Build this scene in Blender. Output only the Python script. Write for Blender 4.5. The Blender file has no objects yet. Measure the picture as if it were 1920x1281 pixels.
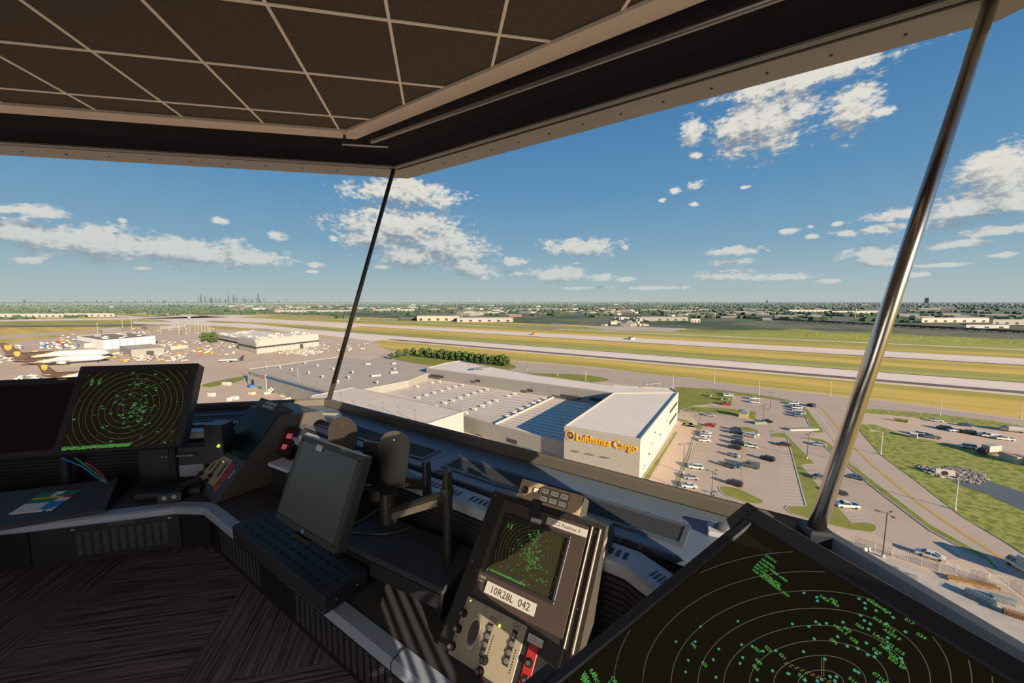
import bpy, math, random
from mathutils import Vector, Matrix, noise
random.seed(7)
SC = bpy.context.scene
COL = SC.collection
# ------------------------------------------------------------------ camera model
F, CX, CY = 716.0, 960.0, 640.5
PITCH = math.atan(74.5 / F); YAW = math.radians(10.8)
EYE = Vector((0, 0, 2.04))
FW = Vector((math.sin(YAW) * math.cos(PITCH), math.cos(YAW) * math.cos(PITCH), -math.sin(PITCH)))
RT = Vector((math.cos(YAW), -math.sin(YAW), 0)); UP = RT.cross(FW)
GZ = -57.96                      # airfield level, the cab floor is z = 0
def ray(x, y): return FW * F + RT * (x - CX) - UP * (y - CY)
def at(x, y, z):
    v = ray(x, y); return EYE + v * ((z - EYE.z) / v.z)
def G(x, y, z=GZ): return at(x, max(y, 566.9), z)
# ------------------------------------------------------------------ mesh builder
class Fr:
    """a flat face frame: origin, right, up, normal"""
    def __init__(s, o, az, tl, roll=0):
        a, t = math.radians(az), math.radians(tl)
        s.o = Vector(o); s.n = Vector((math.cos(a) * math.cos(t), math.sin(a) * math.cos(t), math.sin(t)))
        s.x = (-s.n).cross(Vector((0, 0, 1))).normalized(); s.y = s.n.cross(s.x)
        if roll:
            r = math.radians(roll); x, y = s.x.copy(), s.y.copy()
            s.x = x * math.cos(r) + y * math.sin(r); s.y = y * math.cos(r) - x * math.sin(r)
    def p(s, u, v, w=0): return s.o + s.x * u + s.y * v + s.n * w
    def px(s, x, y, w=0):        # where a sight line meets the face (for reading positions off the photo)
        d = ray(x, y); q = EYE + d * (((s.o + s.n * w - EYE).dot(s.n)) / d.dot(s.n)) - s.o
        return q.dot(s.x), q.dot(s.y)
class WF(Fr):
    def __init__(s, o=(0, 0, 0), rz=0):
        s.o = Vector(o); c, q = math.cos(rz), math.sin(rz)
        s.x = Vector((c, q, 0)); s.y = Vector((-q, c, 0)); s.n = Vector((0, 0, 1))
W0 = WF()
class MB:
    def __init__(s): s.v = []; s.f = []; s.m = []; s.cur = 0
    def mat(s, i): s.cur = i; return s
    def add(s, vs, fs):
        b = len(s.v); s.v += [tuple(v) for v in vs]
        for f in fs: s.f.append([b + i for i in f]); s.m.append(s.cur)
        return s
    def box(s, x0, x1, y0, y1, z0, z1, fr=W0, b=0.0):
        if b:
            b = min(b, abs(x1 - x0) * .4, abs(y1 - y0) * .4, abs(z1 - z0) * .4)
            poly = [(x0 + b, y0), (x1 - b, y0), (x1, y0 + b), (x1, y1 - b), (x1 - b, y1), (x0 + b, y1), (x0, y1 - b), (x0, y0 + b)]
            c = ((x0 + x1) / 2, (y0 + y1) / 2)
            inn = [(px_ + (b if px_ < c[0] else -b) * .9, py_ + (b if py_ < c[1] else -b) * .9) for px_, py_ in poly]
            rings = [[fr.p(*q, z0) for q in inn], [fr.p(*q, z0 + b) for q in poly], [fr.p(*q, z1 - b) for q in poly], [fr.p(*q, z1) for q in inn]]
            return s.loft(rings)
        P = [fr.p(x, y, z) for z in (z0, z1) for x, y in ((x0, y0), (x1, y0), (x1, y1), (x0, y1))]
        return s.add(P, [(3, 2, 1, 0), (4, 5, 6, 7), (0, 1, 5, 4), (1, 2, 6, 5), (2, 3, 7, 6), (3, 0, 4, 7)])
    def loft(s, rings, cap=True, closed=True):
        n = len(rings[0]); fs = []
        for k in range(len(rings) - 1):
            for i in range(n if closed else n - 1):
                j = (i + 1) % n; fs.append((k * n + i, k * n + j, (k + 1) * n + j, (k + 1) * n + i))
        if cap: fs.append(tuple(range(n))[::-1]); fs.append(tuple(range((len(rings) - 1) * n, len(rings) * n)))
        return s.add([p for r in rings for p in r], fs)
    def prism(s, poly, z0, z1, fr=W0):
        return s.loft([[fr.p(x, y, z0) for x, y in poly], [fr.p(x, y, z1) for x, y in poly]])
    def poly(s, pts, fr=None, w=0):
        P = [fr.p(u, v, w) for u, v in pts] if fr else pts
        return s.add(P, [tuple(range(len(P)))])
    def tube(s, path, r, n=8, cap=True):
        path = [Vector(p) for p in path]; rings = []
        rr = r if isinstance(r, (list, tuple)) else [r] * len(path)
        up = None
        for i, p in enumerate(path):
            d = (path[min(i + 1, len(path) - 1)] - path[max(i - 1, 0)]).normalized()
            if up is None:
                up = Vector((0, 0, 1)) if abs(d.z) < .9 else Vector((1, 0, 0))
            a = d.cross(up).normalized(); b = a.cross(d); up = b
            rings.append([p + (a * math.cos(t) + b * math.sin(t)) * rr[i] for t in [2 * math.pi * k / n for k in range(n)]])
        return s.loft(rings, cap)
    def disc(s, fr, u, v, r, w0, w1, n=14, r2=None):
        r2 = r if r2 is None else r2
        A = [(math.cos(2 * math.pi * k / n), math.sin(2 * math.pi * k / n)) for k in range(n)]
        return s.loft([[fr.p(u + a * r, v + b * r, w0) for a, b in A], [fr.p(u + a * r2, v + b * r2, w1) for a, b in A]])
    def ringstrip(s, pts, wd, fr, w):
        n = len(pts); fs = []; P = []
        c = Vector((sum(p[0] for p in pts) / n, sum(p[1] for p in pts) / n))
        for q in pts:
            q = Vector(q); d = (q - c); L = d.length or 1
            for k in (-.5, .5): e = q + d / L * wd * k; P.append(fr.p(e.x, e.y, w))
        for i in range(n): j = (i + 1) % n; fs.append((2 * i, 2 * i + 1, 2 * j + 1, 2 * j))
        return s.add(P, fs)
    def strip(s, pts, wd, z, closed=False):
        """flat ribbon on the ground through 2-D points"""
        pts = [Vector((p[0], p[1])) for p in pts]; P = []; n = len(pts)
        for i, p in enumerate(pts):
            if closed: d = pts[(i + 1) % n] - pts[i - 1]
            else: d = pts[min(i + 1, n - 1)] - pts[max(i - 1, 0)]
            d = d.normalized(); o = Vector((-d.y, d.x)) * wd / 2
            P += [(p.x + o.x, p.y + o.y, z), (p.x - o.x, p.y - o.y, z)]
        fs = [(2 * i + 1, 2 * i + 3, 2 * i + 2, 2 * i) for i in range(n - 1)]
        if closed: fs.append((2 * n - 1, 1, 0, 2 * n - 2))
        return s.add(P, fs)
    def blob(s, c, r, n=6, k=1.0, seed=0, sq=.9):
        c = Vector(c); rings = []
        for i in range(1, n):
            t = math.pi * i / n; ring = []
            for j in range(n + 2):
                a = 2 * math.pi * j / (n + 2)
                d = Vector((math.sin(t) * math.cos(a), math.sin(t) * math.sin(a), -math.cos(t) * sq))
                q = r * (1 + k * .35 * noise.noise(d * 2.3 + Vector((seed * 3.1, seed, c.x))))
                ring.append(c + d * q)
            rings.append(ring)
        return s.loft(rings)
    def text(s, body, fr, u, v, size, w=.0006, align='LEFT', rot=0, sx=1.0, ext=0):
        me = text_mesh(body, ext / size if ext else 0)
        if not me: return s
        x0 = {'LEFT': 0, 'CENTER': -me[2] / 2, 'RIGHT': -me[2]}[align]
        c, q = math.cos(rot), math.sin(rot); P = []
        for a, b, h in me[0]:
            a = (a + x0) * size * sx; b *= size
            P.append(fr.p(u + a * c - b * q, v + a * q + b * c, w + h * size))
        return s.add(P, me[1])
    def build(s, name, mats, parent=None, loc=None, smooth=False, label=None, cat=None, group=None, kind=None):
        if not isinstance(mats, (list, tuple)): mats = [mats]
        off = Vector(loc) if loc is not None else (parent_loc(parent) if parent else Vector())
        me = bpy.data.meshes.new(name)
        me.from_pydata([(v[0] - off.x, v[1] - off.y, v[2] - off.z) for v in s.v], [], s.f)
        for m in mats: me.materials.append(m)
        if len(mats) > 1: me.polygons.foreach_set('material_index', s.m)
        if smooth: me.polygons.foreach_set('use_smooth', [True] * len(me.polygons))
        me.update()
        o = bpy.data.objects.new(name, me); COL.objects.link(o)
        if parent: o.parent = parent
        else: o.location = off
        return tag(o, label, cat, group, kind)
_world = {}
def parent_loc(p):
    v = Vector()
    while p: v += p.location; p = p.parent
    return v
def tag(o, label=None, cat=None, group=None, kind=None):
    if label: o['label'] = label
    if cat: o['category'] = cat
    if group: o['group'] = group
    if kind: o['kind'] = kind
    return o
def thing(name, loc, label, cat, group=None, rz=0, kind=None):
    o = bpy.data.objects.new(name, None); COL.objects.link(o); o.empty_display_size = .1
    o.location = loc; o.rotation_euler = (0, 0, rz)
    return tag(o, label, cat, group, kind)
def dup(root, loc, rz=0, label=None, group=None, scale=None, mats=None):
    def cp(o, par):
        c = o.copy(); COL.objects.link(c); c.parent = par
        for ch in o.children: cp(ch, c)
        return c
    kids = list(root.children)
    r = root.copy(); COL.objects.link(r)
    for ch in kids: cp(ch, r)
    r.location = loc; r.rotation_euler = (0, 0, rz)
    if scale: r.scale = scale if isinstance(scale, (tuple, Vector)) else (scale,) * 3
    if label: r['label'] = label
    if group: r['group'] = group
    elif 'group' in r and label and group is None: del r['group']
    return r
_tc = {}
def text_mesh(body, ext=0):
    k = (body, round(ext, 3))
    if k in _tc: return _tc[k]
    cu = bpy.data.curves.new('t', 'FONT'); cu.body = body; cu.resolution_u = 2; cu.extrude = ext
    o = bpy.data.objects.new('t', cu); COL.objects.link(o)
    dg = bpy.context.evaluated_depsgraph_get(); me = bpy.data.meshes.new_from_object(o.evaluated_get(dg))
    vs = [tuple(v.co) for v in me.vertices]; fs = [tuple(p.vertices) for p in me.polygons]
    bpy.data.objects.remove(o); bpy.data.curves.remove(cu); bpy.data.meshes.remove(me)
    w = max([v[0] for v in vs], default=0)
    _tc[k] = (vs, fs, w); return _tc[k]
# ------------------------------------------------------------------ materials
def nd(t, ty, loc=None, **kw):
    n = t.nodes.new(ty)
    for k, v in kw.items(): setattr(n, k, v)
    return n
def srgb(r, g, b):
    f = lambda c: (c / 255 / 12.92) if c <= 10.3 else ((c / 255 + .055) / 1.055) ** 2.4
    return (f(r), f(g), f(b), 1)
_mc = {}
def M(name, col, rough=.6, metal=0, var=.12, scale=8, bump=0, emit=0, spec=.5, bscale=None, coord='Object'):
    if name in _mc: return _mc[name]
    m = bpy.data.materials.new(name); m.use_nodes = True; t = m.node_tree; b = t.nodes['Principled BSDF']
    b.inputs['Roughness'].default_value = rough; b.inputs['Metallic'].default_value = metal
    b.inputs['Specular IOR Level'].default_value = spec
    c = col if len(col) == 4 else (*col, 1)
    if var or bump:
        tc = nd(t, 'ShaderNodeTexCoord'); nz = nd(t, 'ShaderNodeTexNoise'); nz.inputs['Scale'].default_value = scale
        nz.inputs['Detail'].default_value = 5; t.links.new(tc.outputs[coord], nz.inputs['Vector'])
    if var:
        mx = nd(t, 'ShaderNodeMix', data_type='RGBA'); t.links.new(nz.outputs['Fac'], mx.inputs[0])
        mx.inputs[6].default_value = (c[0] * (1 - var), c[1] * (1 - var), c[2] * (1 - var), 1)
        mx.inputs[7].default_value = (min(1, c[0] * (1 + var)), min(1, c[1] * (1 + var)), min(1, c[2] * (1 + var)), 1)
        t.links.new(mx.outputs[2], b.inputs['Base Color'])
    else: b.inputs['Base Color'].default_value = c
    if bump:
        nb = nd(t, 'ShaderNodeTexNoise'); nb.inputs['Scale'].default_value = bscale or scale * 12
        bp = nd(t, 'ShaderNodeBump'); bp.inputs['Strength'].default_value = bump; bp.inputs['Distance'].default_value = .002
        t.links.new(tc.outputs[coord], nb.inputs['Vector'])
        t.links.new(nb.outputs['Fac'], bp.inputs['Height']); t.links.new(bp.outputs['Normal'], b.inputs['Normal'])
    if emit: b.inputs['Emission Color'].default_value = c; b.inputs['Emission Strength'].default_value = emit
    _mc[name] = m; return m
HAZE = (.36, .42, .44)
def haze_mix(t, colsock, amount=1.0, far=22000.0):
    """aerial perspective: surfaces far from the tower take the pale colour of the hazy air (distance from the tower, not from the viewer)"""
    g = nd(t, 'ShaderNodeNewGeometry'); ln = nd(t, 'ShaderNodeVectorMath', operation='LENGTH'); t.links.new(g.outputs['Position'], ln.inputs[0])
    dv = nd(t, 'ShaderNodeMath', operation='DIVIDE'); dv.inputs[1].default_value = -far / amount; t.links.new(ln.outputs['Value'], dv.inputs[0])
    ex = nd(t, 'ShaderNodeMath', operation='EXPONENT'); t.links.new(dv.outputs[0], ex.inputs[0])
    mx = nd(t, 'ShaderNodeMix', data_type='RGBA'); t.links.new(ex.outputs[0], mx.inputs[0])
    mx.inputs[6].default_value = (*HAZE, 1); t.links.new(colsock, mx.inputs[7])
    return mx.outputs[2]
def O(name, col, rough=.85, var=.15, scale=.05, scale2=None, metal=0, spec=.2, ramp=None, stretch=None, far=22000.0):
    """outdoor material with noise variation in world space and aerial haze"""
    if name in _mc: return _mc[name]
    m = bpy.data.materials.new(name); m.use_nodes = True; t = m.node_tree; b = t.nodes['Principled BSDF']
    b.inputs['Roughness'].default_value = rough; b.inputs['Metallic'].default_value = metal; b.inputs['Specular IOR Level'].default_value = spec
    g = nd(t, 'ShaderNodeNewGeometry'); nz = nd(t, 'ShaderNodeTexNoise'); nz.inputs['Scale'].default_value = scale; nz.inputs['Detail'].default_value = 6; nz.inputs['Roughness'].default_value = .65
    mp = nd(t, 'ShaderNodeMapping'); t.links.new(g.outputs['Position'], mp.inputs['Vector']); t.links.new(mp.outputs['Vector'], nz.inputs['Vector'])
    if stretch: mp.vector_type = 'TEXTURE'; mp.inputs['Rotation'].default_value = (0, 0, stretch[0]); mp.inputs['Scale'].default_value = (1 / stretch[1], 1 / stretch[2], 1)
    cr = nd(t, 'ShaderNodeValToRGB'); t.links.new(nz.outputs['Fac'], cr.inputs[0])
    if ramp:
        els = cr.color_ramp.elements
        while len(els) < len(ramp): els.new(.5)
        for e, (p_, c_) in zip(els, ramp): e.position = p_; e.color = (*c_[:3], 1)
    else:
        c = col; e = cr.color_ramp.elements
        e[0].position = .3; e[1].position = .7
        e[0].color = (c[0] * (1 - var), c[1] * (1 - var), c[2] * (1 - var), 1); e[1].color = (c[0] * (1 + var), c[1] * (1 + var), c[2] * (1 + var), 1)
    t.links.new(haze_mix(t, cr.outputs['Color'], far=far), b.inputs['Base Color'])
    _mc[name] = m; return m
def E(name, col, s=1.0):
    if name in _mc: return _mc[name]
    m = bpy.data.materials.new(name); m.use_nodes = True; t = m.node_tree; b = t.nodes['Principled BSDF']
    b.inputs['Base Color'].default_value = (0, 0, 0, 1); b.inputs['Emission Color'].default_value = (*col[:3], 1); b.inputs['Emission Strength'].default_value = s
    b.inputs['Roughness'].default_value = .4; _mc[name] = m; return m
def glass_mat():
    m = bpy.data.materials.new('window_glass'); m.use_nodes = True; t = m.node_tree; t.nodes.remove(t.nodes['Principled BSDF'])
    out = t.nodes['Material Output']; tr = nd(t, 'ShaderNodeBsdfTransparent'); tr.inputs[0].default_value = (.96, .98, .97, 1)
    gl = nd(t, 'ShaderNodeBsdfGlossy'); gl.inputs['Roughness'].default_value = .02
    fr = nd(t, 'ShaderNodeFresnel'); fr.inputs[0].default_value = 1.25
    mu = nd(t, 'ShaderNodeMath', operation='MULTIPLY'); mu.inputs[1].default_value = .5; t.links.new(fr.outputs[0], mu.inputs[0])
    mx = nd(t, 'ShaderNodeMixShader'); t.links.new(mu.outputs[0], mx.inputs[0]); t.links.new(tr.outputs[0], mx.inputs[1]); t.links.new(gl.outputs[0], mx.inputs[2])
    t.links.new(mx.outputs[0], out.inputs[0]); return m
GLASS = glass_mat()
SCREWM = M('screw_steel', (.6, .6, .6), .3, .9, var=0)
# camera
cd = bpy.data.cameras.new('camera'); co = bpy.data.objects.new('camera', cd); COL.objects.link(co); SC.camera = co
cd.sensor_fit = 'HORIZONTAL'; cd.sensor_width = 36; cd.lens = F / 1920 * 36; cd.clip_start = .02; cd.clip_end = 90000
co.location = EYE; co.rotation_euler = Matrix((RT, UP, -FW)).transposed().to_euler()
# ------------------------------------------------------------------ sky with clouds, sun
def dir_ae(x, y):
    v = ray(x, y); return math.atan2(v.x, v.y), math.atan2(v.z, math.hypot(v.x, v.y))
# photo clouds as (x, y, half width, half height, roll degrees) in photo pixels, turned into directions of the sky
CLOUDS = [(60, 440, 130, 24, 6), (200, 458, 150, 27, 7), (350, 472, 150, 24, 6), (470, 484, 85, 15, 4), (55, 488, 45, 9, 0), (75, 397, 55, 13, 8), (12, 392, 40, 10, 0),
          (410, 413, 24, 8, 0), (518, 443, 20, 10, 0), (591, 496, 20, 7, 0), (268, 502, 25, 7, 0), (585, 510, 16, 5, 0), (228, 413, 12, 4, 0),
          (755, 362, 110, 20, 6), (765, 345, 28, 14, 30), (810, 374, 50, 13, 8), (755, 428, 125, 34, 8), (700, 440, 70, 32, 10), (835, 462, 100, 34, 14), (770, 480, 70, 22, 10), (880, 500, 60, 18, 10), (720, 501, 26, 6, 0), (625, 447, 10, 6, 0), (965, 490, 30, 9, 0),
          (1090, 464, 76, 15, 1), (1172, 464, 8, 5, 0), (1050, 515, 58, 13, 0), (1130, 520, 30, 8, 0), (1175, 523, 22, 6, 0), (968, 512, 24, 7, 0), (1080, 493, 20, 4, 0),
          (1435, 228, 105, 52, -16), (1380, 245, 48, 34, 0), (1500, 205, 42, 26, -20), (1298, 248, 30, 29, 0), (1304, 290, 14, 8, 0), (1600, 205, 46, 44, 20), (1615, 175, 30, 16, 0), (1650, 212, 34, 10, -8),
          (1490, 150, 170, 24, -14), (1590, 118, 90, 16, -12), (1306, 347, 20, 9, -10), (1265, 358, 12, 8, 0), (1242, 376, 9, 5, 0), (1300, 383, 12, 5, 0), (1398, 351, 14, 4, 0),
          (1480, 433, 22, 7, 0), (1522, 443, 14, 5, 0), (1520, 425, 8, 4, 0), (1585, 438, 30, 7, 0), (1655, 430, 55, 11, 0), (1570, 420, 12, 5, 0), (1690, 402, 90, 12, -8), (1810, 395, 110, 24, -3), (1870, 330, 95, 48, -22), (1900, 380, 90, 22, 0),
          (1870, 430, 80, 12, 0), (1800, 458, 62, 9, 0), (1375, 471, 52, 10, -2), (1370, 491, 55, 6, 0), (1640, 480, 62, 16, -2), (1660, 493, 65, 8, 0), (1355, 515, 62, 9, -2), (1450, 520, 70, 8, 0), (1550, 527, 30, 5, 0), (1760, 497, 60, 5, 0), (1715, 515, 35, 6, 0), (1880, 478, 40, 6, 0), (1090, 540, 60, 4, 0), (1230, 540, 60, 4, 0)]
wd = bpy.data.worlds.new('sky'); SC.world = wd; wd.use_nodes = True; T = wd.node_tree; T.nodes.clear()
L = T.links.new
def mth(t, op, a, b=None, c=None, clamp=False):
    n = t.nodes.new('ShaderNodeMath'); n.operation = op; n.use_clamp = clamp
    for i, q in enumerate((a, b, c)):
        if q is None: continue
        if isinstance(q, (int, float)): n.inputs[i].default_value = q
        else: t.links.new(q, n.inputs[i])
    return n.outputs[0]
tc = nd(T, 'ShaderNodeTexCoord'); sp = nd(T, 'ShaderNodeSeparateXYZ'); L(tc.outputs['Generated'], sp.inputs[0])
X, Y, Z = sp.outputs
AZ = mth(T, 'ARCTAN2', X, Y); HY = mth(T, 'SQRT', mth(T, 'ADD', mth(T, 'MULTIPLY', X, X), mth(T, 'MULTIPLY', Y, Y))); EL = mth(T, 'ARCTAN2', Z, HY)
cb = nd(T, 'ShaderNodeCombineXYZ'); L(AZ, cb.inputs[0]); L(EL, cb.inputs[1])
# cloud field group
gt = bpy.data.node_groups.new('cloud_field', 'ShaderNodeTree')
gt.interface.new_socket('P', in_out='INPUT', socket_type='NodeSocketVector'); gt.interface.new_socket('D', in_out='OUTPUT', socket_type='NodeSocketFloat')
gi = gt.nodes.new('NodeGroupInput'); go = gt.nodes.new('NodeGroupOutput'); cur = None
BINS = [-.3, 0, .12]
def pre_rot():
    out = []
    for r_ in BINS:
        if r_ == 0: out.append(BASE); continue
        v = gt.nodes.new('ShaderNodeVectorRotate'); v.rotation_type = 'Z_AXIS'; v.inputs['Angle'].default_value = -r_; gt.links.new(BASE, v.inputs['Vector']); out.append(v.outputs[0])
    return out
BASE = gi.outputs[0]; ROT = pre_rot()
for i_, (cx_, cy_, rw, rh, rl) in enumerate(CLOUDS):
    if i_ and i_ % 12 == 0:
        ma = gt.nodes.new('ShaderNodeVectorMath'); ma.operation = 'MULTIPLY_ADD'; gt.links.new(cur, ma.inputs[0]); ma.inputs[1].default_value = (1e-7,) * 3; gt.links.new(BASE, ma.inputs[2]); BASE = ma.outputs[0]; ROT = pre_rot()
    a0, e0 = dir_ae(cx_, cy_); a1, _ = dir_ae(cx_ - rw, cy_); a2, _ = dir_ae(cx_ + rw, cy_); _, e1 = dir_ae(cx_, cy_ - rh); _, e2 = dir_ae(cx_, cy_ + rh)
    b0, f0 = dir_ae(cx_ + 5, cy_ + 5 * math.tan(math.radians(rl)))
    roll = math.atan2(f0 - e0, b0 - a0); k_ = min(range(3), key=lambda q: abs(BINS[q] - roll)) if rw > 30 else 1
    th = BINS[k_]; lx, ly = a0 * math.cos(th) + e0 * math.sin(th), -a0 * math.sin(th) + e0 * math.cos(th)
    q_ = 1.55 if rw > 45 and rh > 12 else 1.15
    sx_, sy_ = abs(a2 - a1) / 2 * (1.2 if rw > 45 else 1.1), abs(e1 - e2) / 2 * q_
    ma = gt.nodes.new('ShaderNodeVectorMath'); ma.operation = 'MULTIPLY_ADD'; gt.links.new(ROT[k_], ma.inputs[0]); ma.inputs[1].default_value = (1 / sx_, 1 / sy_, 0); ma.inputs[2].default_value = (-lx / sx_, -ly / sy_, 0)
    ln = gt.nodes.new('ShaderNodeVectorMath'); ln.operation = 'LENGTH'; gt.links.new(ma.outputs[0], ln.inputs[0])
    cur = ln.outputs['Value'] if cur is None else mth(gt, 'SMOOTH_MIN', cur, ln.outputs['Value'], .25)
def nz_(scale, det, rough=.55):
    mp = gt.nodes.new('ShaderNodeMapping'); mp.inputs['Scale'].default_value = (1, 1.7, 1); gt.links.new(gi.outputs[0], mp.inputs[0])
    n = gt.nodes.new('ShaderNodeTexNoise'); n.inputs['Scale'].default_value = scale; n.inputs['Detail'].default_value = det; n.inputs['Roughness'].default_value = rough
    gt.links.new(mp.outputs[0], n.inputs['Vector']); return n.outputs['Fac']
n1 = nz_(20, 7, .6); n2 = nz_(62, 4, .65)
nn = mth(gt, 'ADD', mth(gt, 'MULTIPLY', mth(gt, 'SUBTRACT', n1, .5), 1.6), mth(gt, 'MULTIPLY', mth(gt, 'SUBTRACT', n2, .5), 1.5))
gt.links.new(mth(gt, 'ADD', mth(gt, 'SUBTRACT', .95, mth(gt, 'MINIMUM', cur, 3.0)), nn), go.inputs[0])
g1 = nd(T, 'ShaderNodeGroup'); g1.node_tree = gt; L(cb.outputs[0], g1.inputs[0])
of = nd(T, 'ShaderNodeVectorMath', operation='ADD'); of.inputs[1].default_value = (.010, .024, 0); L(cb.outputs[0], of.inputs[0])
g2 = nd(T, 'ShaderNodeGroup'); g2.node_tree = gt; L(of.outputs[0], g2.inputs[0])
alpha = nd(T, 'ShaderNodeMapRange', interpolation_type='SMOOTHSTEP'); L(g1.outputs[0], alpha.inputs[0]); alpha.inputs[1].default_value = 0.0; alpha.inputs[2].default_value = .55
lit = nd(T, 'ShaderNodeMapRange', interpolation_type='SMOOTHSTEP'); L(mth(T, 'SUBTRACT', g1.outputs[0], g2.outputs[0]), lit.inputs[0]); lit.inputs[1].default_value = -.55; lit.inputs[2].default_value = .42
cc = nd(T, 'ShaderNodeMix', data_type='RGBA'); L(lit.outputs[0], cc.inputs[0]); cc.inputs[6].default_value = (*srgb(142, 150, 160)[:3], 1); cc.inputs[7].default_value = (*srgb(232, 226, 216)[:3], 1)
hz = nd(T, 'ShaderNodeMapRange'); L(EL, hz.inputs[0]); hz.inputs[1].default_value = .0; hz.inputs[2].default_value = .22; hz.inputs[3].default_value = .45; hz.inputs[4].default_value = .96
sky = nd(T, 'ShaderNodeValToRGB'); mr = nd(T, 'ShaderNodeMapRange'); L(EL, mr.inputs[0]); mr.inputs[1].default_value = -.02; mr.inputs[2].default_value = .95; L(mr.outputs[0], sky.inputs[0])
els = sky.color_ramp.elements
stops = [(0, (184, 189, 185)), (.03, (180, 190, 190)), (.08, (160, 184, 193)), (.16, (128, 166, 192)), (.28, (100, 148, 188)), (.42, (80, 132, 180)), (.7, (66, 112, 166)), (1, (52, 94, 150))]
while len(els) < len(stops): els.new(.5)
for e, (p_, c_) in zip(els, stops): e.position = p_; e.color = srgb(*c_)
mx = nd(T, 'ShaderNodeMix', data_type='RGBA'); L(mth(T, 'MULTIPLY', alpha.outputs[0], hz.outputs[0]), mx.inputs[0]); L(sky.outputs[0], mx.inputs[6]); L(cc.outputs[2], mx.inputs[7])
bg = nd(T, 'ShaderNodeBackground'); L(mx.outputs[2], bg.inputs[0]); bg2 = nd(T, 'ShaderNodeBackground'); L(sky.outputs[0], bg2.inputs[0])
reg = mth(T, 'MULTIPLY', mth(T, 'GREATER_THAN', EL, .005), mth(T, 'MULTIPLY', mth(T, 'LESS_THAN', EL, .62), mth(T, 'LESS_THAN', mth(T, 'ABSOLUTE', mth(T, 'SUBTRACT', AZ, .19)), 1.12)))
ms = nd(T, 'ShaderNodeMixShader'); L(reg, ms.inputs[0]); L(bg2.outputs[0], ms.inputs[1]); L(bg.outputs[0], ms.inputs[2])
wo = nd(T, 'ShaderNodeOutputWorld'); L(ms.outputs[0], wo.inputs[0])
wd.cycles.sampling_method = 'MANUAL'; wd.cycles.sample_map_resolution = 512
SUNEL = math.radians(15.5); SUN = Vector((.47 * math.cos(SUNEL), -.883 * math.cos(SUNEL), math.sin(SUNEL)))
sl = bpy.data.lights.new('sun', 'SUN'); sl.energy = 8.6; sl.angle = .003; sl.color = (1, .83, .62); so = bpy.data.objects.new('sun', sl); COL.objects.link(so)
so.rotation_euler = SUN.to_track_quat('Z', 'Y').to_euler(); so.location = SUN * 40
SC.view_settings.view_transform = 'Standard'; SC.view_settings.look = 'None'; SC.view_settings.exposure = 0
cy = SC.cycles; cy.max_bounces = 6; cy.diffuse_bounces = 3; cy.glossy_bounces = 3; cy.transparent_max_bounces = 12; cy.caustics_reflective = False; cy.caustics_refractive = False; cy.sample_clamp_indirect = 4
# ------------------------------------------------------------------ the cab: an eight-sided glass room
OC = Vector((-2.8, -.58)); ANG = [90, 45, 0, -45, -90, -135, 180, 135]   # window sides: left-front, centre, right, ... round the back
def ring8(ap):
    out = []
    for i in range(8):
        a, b = math.radians(ANG[i]), math.radians(ANG[(i + 1) % 8]); p, q = ap[i], ap[(i + 1) % 8]
        det = math.cos(a) * math.sin(b) - math.sin(a) * math.cos(b)
        out.append(Vector((OC.x + (p * math.sin(b) - q * math.sin(a)) / det, OC.y + (math.cos(a) * q - math.cos(b) * p) / det)))
    return out      # out[i] is the corner between side i and side i+1
SILL = ring8([4.24] * 8); CURBO = ring8([4.262] * 8); TOP = ring8([4.97, 5.22, 5.33] + [5.15] * 5)
OVH = ring8([5.256, 5.47, 5.58] + [5.45] * 5); FI = ring8([4.39, 4.53, 4.45] + [4.45] * 5); FO = ring8([4.545, 4.675, 4.61] + [4.6] * 5)
HEADL = ring8([4.90, 5.14, 5.24] + [5.07] * 5)
def P3(v, z): return Vector((v.x, v.y, z))
carpet = bpy.data.materials.new('carpet_striped'); carpet.use_nodes = True; T = carpet.node_tree; b = T.nodes['Principled BSDF']; b.inputs['Roughness'].default_value = .95; b.inputs['Specular IOR Level'].default_value = .1
g = nd(T, 'ShaderNodeNewGeometry')
def stripes(rot):
    mp = nd(T, 'ShaderNodeMapping'); T.links.new(g.outputs['Position'], mp.inputs[0]); mp.vector_type = 'TEXTURE'; mp.inputs['Rotation'].default_value = (0, 0, rot); mp.inputs['Scale'].default_value = (.6, .016, 1)
    n = nd(T, 'ShaderNodeTexNoise'); n.inputs['Scale'].default_value = 1; n.inputs['Detail'].default_value = 7; n.inputs['Roughness'].default_value = .7; T.links.new(mp.outputs[0], n.inputs['Vector']); return n.outputs['Fac']
s1, s2 = stripes(.02), stripes(1.6)
mp = nd(T, 'ShaderNodeMapping'); T.links.new(g.outputs['Position'], mp.inputs[0]); mp.inputs['Rotation'].default_value = (0, 0, .0); mp.inputs['Scale'].default_value = (.95, .8, 1); mp.inputs['Location'].default_value = (.35, .3, .5)
ck = nd(T, 'ShaderNodeTexChecker'); ck.inputs['Scale'].default_value = 1; ck.inputs['Color1'].default_value = (0, 0, 0, 1); ck.inputs['Color2'].default_value = (1, 1, 1, 1); T.links.new(mp.outputs[0], ck.inputs[0])
mx = nd(T, 'ShaderNodeMix'); T.links.new(ck.outputs['Fac'], mx.inputs[0]); T.links.new(s1, mx.inputs[2]); T.links.new(s2, mx.inputs[3])
cr = nd(T, 'ShaderNodeValToRGB'); T.links.new(mx.outputs[0], cr.inputs[0]); e = cr.color_ramp.elements; e[0].position = .36; e[0].color = (.03, .028, .036, 1); e[1].position = .68; e[1].color = (.46, .36, .39, 1); T.links.new(cr.outputs[0], b.inputs['Base Color'])
M_tile = M('ceiling_tile', (.10, .078, .062), .95, var=.35, scale=70, spec=.1)
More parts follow.
